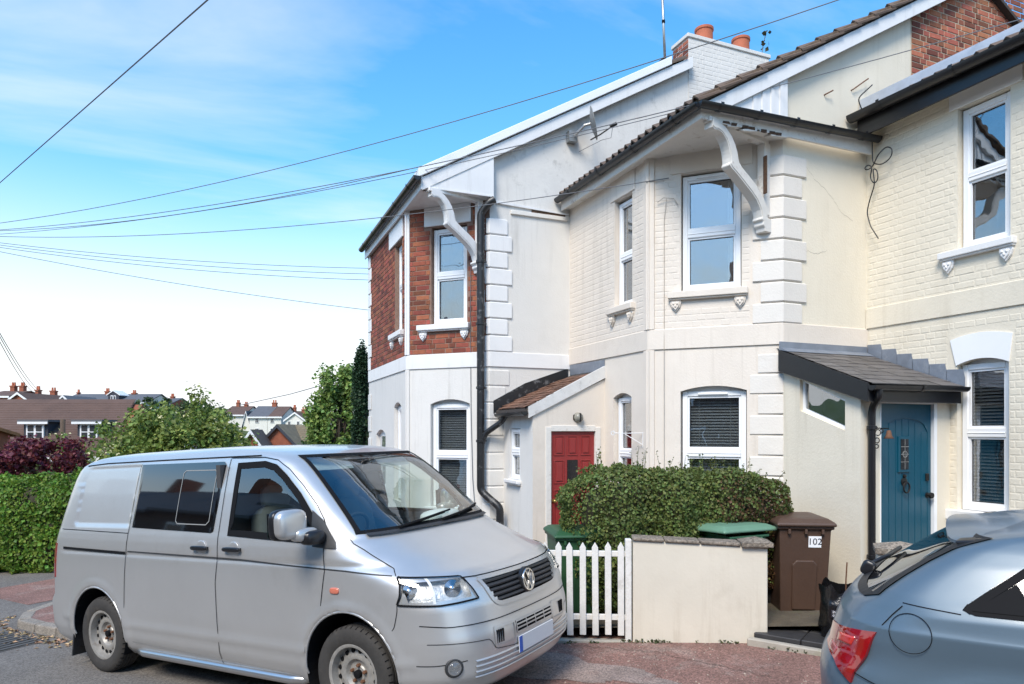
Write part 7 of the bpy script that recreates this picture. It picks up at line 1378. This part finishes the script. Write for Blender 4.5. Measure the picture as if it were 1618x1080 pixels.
for k, (q, s_, lb_) in enumerate(W_): wire(lb_, PT0, q, s_, 0.0058, (0, 0, -0.03*k))
wire('overhead wire from the pole past the dish towards the brick gable', PT0, (8.55, 3.0, 7.1), 0.55, 0.006, (0, 0, 0.03))
wire('overhead wire from the pole across the cream gable to the black gutter', PT0, (7.5, 4.2, 6.05), 0.45, 0.005, (0, 0, -0.12))
o = wire('single dark wire rising steeply over the van into the sky', PT0, at(330, -10, 4.2), 0.0, 0.006); 
bpy.data.objects.remove(o)
m = MB(); m.tube([PT0, at(420, -82, 5.0)], 0.0065, 5); o = ob('overhead_wire', m, wirem); tag(o, 'single dark wire rising steeply across the open sky', 'wire', 'wires from the telegraph pole')
for k, dx in enumerate((0, 8, 14)):
    m = MB(); P0_, Q0_ = np.array(PT0), np.array(at(52+dx*0.9, 619, 60)); m.tube([tuple(P0_+(Q0_-P0_)*f-np.array((0, 0, 4*0.5*f*(1-f)))) for f in np.linspace(0, 1, 20)], 0.014, 5); o = ob('overhead_wire', m, wirem); tag(o, ('left', 'middle', 'right')[k] and ('thin distant wire falling to the far chimneys, outermost', 'thin distant wire falling to the far chimneys, between two others', 'thin distant wire falling to the far chimneys, innermost')[k], 'wire', 'wires to the far chimneys')
m = MB(); m.tube([at(378, 640, 44), at(460, 622, 38), at(545, 598, 30)], 0.022, 5); o = ob('overhead_wire', m, wirem); tag(o, 'distant wire running into the light green tree', 'wire')

# moss and weeds along the foot of the walls, grit on the tarmac
P = []
for fr_, L_, n_, cnt in ((frW, LW, 0.03, 240), (frP, LP, 0.05, 200), (frE, LE, 0.13, 80)):
    for k in range(cnt):
        u = rng.uniform(0, L_)*1.0; 
        if math.sin(u*9)+math.sin(u*23+1) < 0.1: continue
        x, y, _ = fr_.p(u, n_-rng.uniform(0, .03), 0); P.append((x, y, PV(s_of(x, y))+rng.uniform(0.0, .022)))
P = np.array(P); o = raw('weeds', leaves(P, np.tile((0, 0, 1.), (len(P), 1)), 0.022, 0.9), leafmat('moss_weed', (0.07, 0.085, 0.03), 0.5, 0.04)); o['kind'] = 'stuff'; tag(o, 'small weeds and moss along the foot of the garden wall', 'weeds')
m = MB()
for k in range(700):
    s = rng.uniform(-0.5, 3.2); t = rng.uniform(0.2, 2.1); x, y = st(s, t); r_ = rng.uniform(.003, .009); z = PV(s, t); m.add([(x-r_, y-r_, z), (x+r_, y-r_, z), (x, y+r_, z), (x, y, z+r_*0.9)], [(0, 1, 3), (1, 2, 3), (2, 0, 3)])
o = raw('grit', m, mat('loose_grit', (0.30, 0.25, 0.2), 0.9, rnd=0.6)); o['kind'] = 'stuff'; tag(o, 'loose grit scattered over the red tarmac', 'grit')

pm_ = mat('worn_tarmac_patch', (0.26, 0.20, 0.175), 0.9, var=0.35, vscale=2.5, bump=0.006, bscale=190, stain=(0.17, 0.10, 0.085), stain_amt=0.8, stain_scale=5); speckle(pm_, 95, 0.4, 0.5)
for (s0, t0, rs, rt_, sd_) in ((0.75, 0.75, 0.75, 0.30, 1), (2.3, 0.35, 0.5, 0.22, 2)):
    r_ = np.random.default_rng(sd_); m = MB(); P = []
    for k in range(60):
        a = 2*math.pi*k/60; f = 1+0.22*math.sin(3*a+sd_)+0.12*math.sin(7*a+2*sd_)+r_.normal(0, .05); s = s0+rs*f*math.cos(a); t = t0+rt_*f*math.sin(a); P.append((s, t))
    V = [(*st(s, t), PV(s, t)+0.0035) for s, t in P]+[(*st(s0, t0), PV(s0, t0)+0.0035)]; m.add(V, [(k, (k+1) % 60, 60) for k in range(60)]); o = ob('tarmac_patch', m, pm_); o['kind'] = 'structure'
m = MB()
for P0 in ([(-0.2, 1.5), (0.6, 1.35), (1.3, 1.45), (2.4, 1.2)], [(1.3, 1.45), (1.5, 0.9), (1.9, 0.3)]):
    q = []
    for (a, b), (c_, d_) in zip(P0[:-1], P0[1:]):
        for f in np.linspace(0, 1, 12)[:-1]: q.append((a+(c_-a)*f+rng.normal(0, .012), b+(d_-b)*f+rng.normal(0, .012)))
    m.grid(np.array([[(*st(s, t), PV(s, t)+0.003) for s, t in q], [(*st(s, t+0.006), PV(s, t)+0.003) for s, t in q]]))
o = ob('tarmac_crack', m, mat('crack_dirt', (0.06, 0.045, 0.035), 0.95)); o['kind'] = 'structure'
# ================================================================ FAR HOUSES
roofb = mat('far_brown_tile', (0.105, 0.062, 0.047), 0.9, var=0.2, vscale=1.5, bump=0.02, bscale=5); roofo = mat('far_orange_tile', (0.27, 0.12, 0.05), 0.9, var=0.3, vscale=3, bump=0.02, bscale=8); roofg = mat('far_slate', (0.10, 0.10, 0.108), 0.7, var=0.2, vscale=2); rooft = mat('far_mossy_tile', (0.17, 0.135, 0.085), 0.9, var=0.3, vscale=2, bump=0.02, bscale=8)
fbrick = mat('far_brick', (0.27, 0.085, 0.045), 0.9, var=0.25, vscale=3, bump=0.01, bscale=14); fwhite = mat('far_white_render', (0.66, 0.64, 0.58), 0.85, var=0.08, vscale=1); fdark = mat('far_dark_board', (0.03, 0.033, 0.045), 0.7)
fpane = mat('far_pane', (0.04, 0.045, 0.05), 0.15)
def far_house(label, a, b, yawc, wdt, dep, z_eave, z_ridge, wm, rm, windows=(), chim=(), gable_front=False, name='distant_house', verge_m=None, extra=None, zbase=None, courses=0, hip=0.0):
    """local: x to the right along the ridge, y away, front wall at y=0; gable_front turns the ridge to run away from us"""
    X, Y = cw(a, b); zg = gxy(X, Y)-0.3 if zbase is None else zbase; h = thing(name, label, 'house', (X, Y, zg), yawc-YAW, world=False); E, Rr = z_eave-zg, z_ridge-zg
    mb = MB(); hw = wdt/2
    if gable_front:
        mb.prism([(-hw, 0, 0), (hw, 0, 0), (hw, 0, E), (0, 0, Rr), (-hw, 0, E)], (0, dep, 0)); ob('wall', mb, wm, h)
        for s_ in (-1, 1):
            sl = (Rr-E)/hw; mb = MB(); mb.hexa([(s_*(hw+.25), -.2, E-.25*sl), (0, -.2, Rr), (0, dep+.1, Rr), (s_*(hw+.25), dep+.1, E-.25*sl), (s_*(hw+.25), -.2, E-.25*sl+.12), (0, -.2, Rr+.12), (0, dep+.1, Rr+.12), (s_*(hw+.25), dep+.1, E-.25*sl+.12)]); ro = ob('roof', mb, rm, h)
            if verge_m: mb = MB(); mb.hexa([(s_*(hw+.25), -.24, E-.25*sl-.12), (0, -.24, Rr-.12), (0, -.21, Rr-.12), (s_*(hw+.25), -.21, E-.25*sl-.12), (s_*(hw+.25), -.24, E-.25*sl+.12), (0, -.24, Rr+.12), (0, -.21, Rr+.12), (s_*(hw+.25), -.21, E-.25*sl+.12)]); ob('bargeboard', mb, verge_m, h)
    else:
        mb.prism([(-hw, 0, 0), (-hw, dep, 0), (-hw, dep, E), (-hw, dep/2, Rr), (-hw, 0, E)], (wdt, 0, 0)); ob('wall', mb, wm, h)
        sl = (Rr-E)/(dep/2)
        for (y0, y1) in ((-.25, dep/2), (dep+.25, dep/2)):
            ze = E-.25*sl; mb = MB(); mb.hexa([(-hw-.2, y0, ze), (hw+.2, y0, ze), (hw+.2-hip, y1, Rr), (-hw-.2, y1, Rr), (-hw-.2, y0, ze+.12), (hw+.2, y0, ze+.12), (hw+.2-hip, y1, Rr+.12), (-hw-.2, y1, Rr+.12)]); ro = ob('roof', mb, rm, h)
            if courses and y0 < 0:
                for k in range(courses):
                    f = k/courses; yy = y0+(y1-y0)*f; zz = ze+.12+(Rr-ze)*f; xr_ = hw+.2-hip*f; mb = MB(); mb.hexa([(-hw-.2, yy-.01, zz), (xr_, yy-.01, zz), (xr_, yy+.3, zz+.3*sl), (-hw-.2, yy+.3, zz+.3*sl), (-hw-.2, yy-.01, zz+.035), (xr_, yy-.01, zz+.035), (xr_, yy+.3, zz+.3*sl+.006), (-hw-.2, yy+.3, zz+.3*sl+.006)]); ob('tile_course', mb, rm, ro)
            if y0 < 0: mb = MB(); mb.box(-hw-.2, hw+.2, y0-.06, y0, ze-.12, ze+.1); ob('gutter_board', mb, gloss_w, ro)
    for (x, z, w_, hh) in windows:
        mb = MB(); zz = z-zg; mb.box(x-w_/2, x+w_/2, -.06, .05, zz-hh/2, zz+hh/2); wn_ = ob('window', mb, gloss_w, h); 
        for s_ in (-1, 1): mb = MB(); mb.box(x+s_*w_*.22-w_*.17, x+s_*w_*.22+w_*.17, -.075, -.055, zz-hh*.40, zz+hh*.40); ob('pane', mb, fpane, wn_)
    for (x, y, z0, z1, w_) in chim:
        mb = MB(); mb.box(x-w_/2, x+w_/2, y-.3, y+.3, z0-zg, z1-zg); mb.box(x-w_/2-.06, x+w_/2+.06, y-.36, y+.36, z1-zg-.15, z1-zg); c_ = ob('chimney', mb, fbrick, h)
        for k in (-1, 1): mb = MB(); mb.lathe([(.12, 0), (.1, .4), (.12, .42)], 10, (x+k*w_*.25, y, z1-zg)); ob('chimney_pot', mb, pot, c_)
    if extra: extra(h, zg)
    return h
# brown roofed house with two dormers beyond the hedge
def dormers(h, zg):
    for x in (1.05, 3.12):
        zc = 1.9-zg; y0 = 1.05; mb = MB(); mb.box(x-.72, x+.72, y0, y0+2.0, zc-.55, zc+.42); d = ob('dormer', mb, fdark, h); mb = MB(); mb.box(x-.92, x+.92, y0-.18, y0+2.1, zc+.42, zc+.53); ob('dormer_roof', mb, roofg, d); mb = MB(); mb.box(x-.88, x+.88, y0-.15, y0-.10, zc+.30, zc+.42); ob('dormer_fascia', mb, gloss_w, d)
        mb = MB(); mb.box(x-.46, x+.46, y0-.06, y0+.02, zc-.45, zc+.30); wn_ = ob('window', mb, gloss_w, d); 
    return
def bungalow(h, zg):
    for x in (1.5, 3.72):
        z = 1.95-zg; y0 = 0.75; mb = MB(); mb.box(x-.50, x+.50, y0, y0+2.3, z-.50, z+.30); d = ob('dormer', mb, fdark, h)
        mb = MB(); mb.box(x-.64, x+.64, y0-.2, y0+2.6, z+.31, z+.40); ob('dormer_roof', mb, roofg, d); mb = MB(); mb.box(x-.62, x+.62, y0-.22, y0-.18, z+.22, z+.315); ob('dormer_fascia', mb, gloss_w, d)
        mb = MB(); mb.box(x-.36, x+.36, y0-.07, y0+.02, z-.42, z+.22); ob('dormer_window', mb, gloss_w, d)
        for s_ in (-1, 1):
            for q in (-1, 1): mb = MB(); mb.box(x+s_*.17-.12, x+s_*.17+.12, y0-.085, y0-.06, z-.10+q*.145-.12, z-.10+q*.145+.12); ob('dormer_pane', mb, fpane, d)
    for x in (-1.5, 2.6):
        mb = MB(); z = -1.0-zg; mb.box(x-.6, x+.6, -.06, .04, z-.6, z+.5); wn_ = ob('window', mb, gloss_w, h); mb = MB(); mb.box(x-.5, x+.5, -.075, -.055, z-.5, z+.4); ob('pane', mb, fpane, wn_)
far_house('brown tiled house with two flat roofed dormers beyond the privet hedge', -21.2, 27.5, R(0), 9.6, 5.6, 0.95, 3.05, fbrick, roofb, extra=bungalow, courses=22, hip=0.6)
mb = MB(); p = np.array(T2(-17.9, 27.2)); mb.tube([p, (p[0], p[1], 2.35)], 0.09, 10); o = ob('wooden_post', mb, MATS['creosoted_pole'], smooth=True); tag(o, 'grey wooden post in front of the brown dormer roof', 'post')
far_house('brick house with orange tiled roof behind the red maple', -23.2, 21.0, R(-24), 4.2, 6, 1.75, 2.75, fbrick, roofo, windows=((1.0, 0.2, 0.9, 1.0),), courses=14)
far_house('brick fronted house half hidden by the blossoming tree', -17.3, 31.5, R(18), 4.6, 5, 1.0, 2.75, fbrick, rooft, gable_front=True, verge_m=gloss_w)
# skyline on the hill
def sk(label, x0, x1, ye, yr, b, dep, wm, rm, win=(), chim=(), gf=False, vm=None, yawc=0.0, extra=None):
    a = ((x0+x1)/2-809)/1079*b; wdt = (x1-x0)/1079*b; Z = lambda y: 1.9+(680-y)/1079*b
    return far_house(label, a, b, yawc, wdt, dep, Z(ye), Z(yr), wm, rm, [((x-(x0+x1)/2)/1079*b, Z(y), w_/1079*b, h_/1079*b) for x, y, w_, h_ in win], [((x-(x0+x1)/2)/1079*b, dep/2, Z(yr)-1.5, Z(yt), w_/1079*b) for x, yt, w_ in chim], gf, verge_m=vm, extra=extra)
sk('far brick house with two chimneys on the left of the skyline', -26, 14, 626, 616, 82, 7, fbrick, roofb, chim=((3, 606, 7), (-12, 606, 7)))
sk('small far brick gable with white verge on the skyline', 14, 44, 632, 621, 74, 8, fbrick, roofb, gf=True, vm=gloss_w, chim=((20, 612, 5),))
sk('far brown roofed house with a broad chimney on the skyline', 44, 92, 637, 625, 86, 8, fbrick, roofb, chim=((51, 614, 8),))
sk('far white gabled house in front of the slate terrace', 87, 114, 638, 625.5, 80, 6, fwhite, roofg, gf=True, vm=gloss_w)
def skd(h, zg):
    z = 1.9+(680-628)/1079*94-zg; x = (173-162)/1079*94; mb = MB(); mb.prism([(x-.75, 0.9, z-.75), (x+.75, 0.9, z-.75), (x+.75, 0.9, z+.45), (x, 0.9, z+.95), (x-.75, 0.9, z+.45)], (0, 2.4, 0)); d = ob('dormer', mb, fdark, h)
    for s_ in (-1, 1): mb = MB(); mb.hexa([(x+s_*.95, .8, z+.33), (x, .8, z+.97), (x, 3.3, z+.97), (x+s_*.95, 3.3, z+.33), (x+s_*.95, .8, z+.45), (x, .8, z+1.1), (x, 3.3, z+1.1), (x+s_*.95, 3.3, z+.45)]); ob('dormer_roof', mb, gloss_w, d)
    for s_ in (-1, 1): mb = MB(); mb.box(x+s_*.2-.16, x+s_*.2+.16, .84, .92, z-.6, z+.35); ob('dormer_window', mb, gloss_w, d); mb = MB(); mb.box(x+s_*.2-.1, x+s_*.2+.1, .82, .86, z-.5, z+.25); ob('dormer_pane', mb, fpane, d)
sk('long far slate roofed terrace with a blue dormer on the skyline', 94, 230, 636, 621, 94, 8, fwhite, roofg, chim=((143, 615, 6), (187, 618, 6), (95, 617, 2)), win=((120, 640, 7, 8), (205, 640, 7, 8)), extra=skd)
sk('small far slate roofed house right of the long terrace', 231, 268, 638, 628, 100, 7, fbrick, roofg, chim=((254, 624, 5),))
sk('far dark roofed house behind the blossoming tree', 352, 384, 655, 641, 104, 8, fwhite, roofb, chim=((360, 634, 5), (373, 637, 5)))
sk('far cream rendered house with slate roof and tall sash windows', 394, 422, 658, 641, 100, 8, fwhite, roofg, win=((406, 664, 6, 9), (406, 680, 6, 8)), chim=((419, 634, 7),))
sk('far cream rendered house with brown roof joined to the slate one', 422.5, 444, 658, 641.5, 100, 8, fwhite, roofb, win=((430, 664, 6, 9), (430, 680, 6, 8)))
sk('far grey gabled house squeezed beside the cream pair', 384, 394, 668, 650, 101, 7, fwhite, roofg, gf=True, vm=gloss_w)
sk('far white gable with two small windows and a brick chimney', 451, 481, 663, 652, 96, 8, fwhite, roofb, gf=True, vm=gloss_w, win=((457, 668, 4, 6), (471, 668, 4, 6)), chim=((467, 645, 7),))
sk('far brown roofed brick house with chimneys right of the white gable', 441, 475, 662, 650, 108, 8, fbrick, roofb, chim=((453, 642, 4),))
sk('far brown roofed house with small red gable', 480, 530, 668, 656, 104, 8, fbrick, roofb, chim=((492, 647, 4), (503, 652, 5)), win=((493, 671, 5, 5),))
# near gable and mossy tiled roof in the valley
a, b = (439-809)/1079*46, 46
far_house('red brick gable in the valley just above the van roof', a, b, R(0), 2.5, 6, 0.9, 2.22, fbrick, rooft, gable_front=True, verge_m=fdark)
far_house('mossy tiled roof running right from the valley gable', (478-809)/1079*47, 47, R(0), 3.0, 5, 0.6, 2.15, fbrick, rooft, courses=12, hip=0.5)
far_house('low red tiled house left of the valley gable', (396-809)/1079*40, 40, R(14), 1.9, 6, 0.4, 1.85, fbrick, roofb, gable_front=True, verge_m=gloss_w)
def hill_tree(label, x, ytop, b, r, seed, col): 
    a = (x-809)/1079*b; zt = 1.9+(680-ytop)/1079*b; base = T2(a, b); tree('hill_tree', label, base, zt-r*1.0, (r*1.1, r, r), 46, 60, 0.30, col, seed, 0.2)
hill_tree('dark tree on the far skyline beside the small slate house', 245, 624, 92, 2.3, 41, (0.05, 0.09, 0.025)); hill_tree('rounded green tree in front of the long slate terrace', 208, 637, 70, 2.4, 42, (0.06, 0.12, 0.03)); hill_tree('dark round tree above the far red gable', 500, 652, 112, 2.2, 43, (0.03, 0.05, 0.025)); hill_tree('low green tree left of the slate terrace', 72, 633, 78, 2.0, 44, (0.06, 0.1, 0.03)); hill_tree('green tree below the blossoming elder skyline', 330, 640, 80, 3.2, 45, (0.06, 0.1, 0.03)); hill_tree('bushy green tree behind the white gable', 470, 672, 70, 2.0, 46, (0.05, 0.085, 0.03)); hill_tree('pale tree between the far dark roofed house and the blossom', 290, 634, 96, 3.0, 47, (0.06, 0.09, 0.04))
# the other side of the street, behind the viewer: seen in the glass and the paintwork
for k, s0 in enumerate((-40, -34.7, -29.4, -24.1, -18.8, -13.5, -8.2, -2.9, 2.4, 7.7)):
    X, Y = st(s0+2.6, -10.6); zg = max(gz(s0+2.6), -0.9+0.02*(s0+9)); h = thing('terraced_house', ('red brick house across the street, '+('lowest', 'second', 'third', 'fourth', 'fifth', 'sixth', 'seventh', 'eighth', 'ninth', 'topmost')[k]+' going up its row'), 'house', (X, Y, zg), math.atan2(SD[1], SD[0])+math.pi, world=False)
    hw = 2.64; mb = MB(); mb.prism([(-hw, 0, -.6), (-hw, 7, -.6), (-hw, 7, 4.9), (-hw, 3.5, 7.1), (-hw, 0, 4.9)], (2*hw, 0, 0)); ob('wall', mb, mat('sooty_far_brick', (0.11, 0.075, 0.06), 0.9, var=0.2, vscale=3), h)
    for (y0, y1) in ((-.3, 3.5), (7.3, 3.5)): ze = 4.9-.3*.63; mb = MB(); mb.hexa([(-hw, y0, ze), (hw, y0, ze), (hw, y1, 7.1), (-hw, y1, 7.1), (-hw, y0, ze+.1), (hw, y0, ze+.1), (hw, y1, 7.2), (-hw, y1, 7.2)]); ob('roof', mb, roofg, h)
    mb = MB(); mb.box(hw-.7, hw-.1, 3.0, 4.0, 6.4, 8.1); ob('chimney', mb, fbrick, h)
    for (x, z, w_, hh) in ((-1.2, 3.7, .95, 1.4), (1.1, 3.7, .95, 1.4), (-1.2, 1.3, 1.1, 1.5)):
        mb = MB(); mb.box(x-w_/2, x+w_/2, -.05, .05, z-hh/2, z+hh/2); wn_ = ob('window', mb, upvc, h); mb = MB(); mb.box(x-w_/2+.08, x+w_/2-.08, -.065, -.045, z-hh/2+.08, z+hh/2-.08); ob('pane', mb, fpane, wn_)
    mb = MB(); mb.box(.7, 1.55, -.05, .05, -.1, 2.0); ob('door', mb, mat('far_door', (0.03, 0.06, 0.05), 0.4), h)
for o in bpy.data.objects:
    if 'wl' in o: del o['wl']
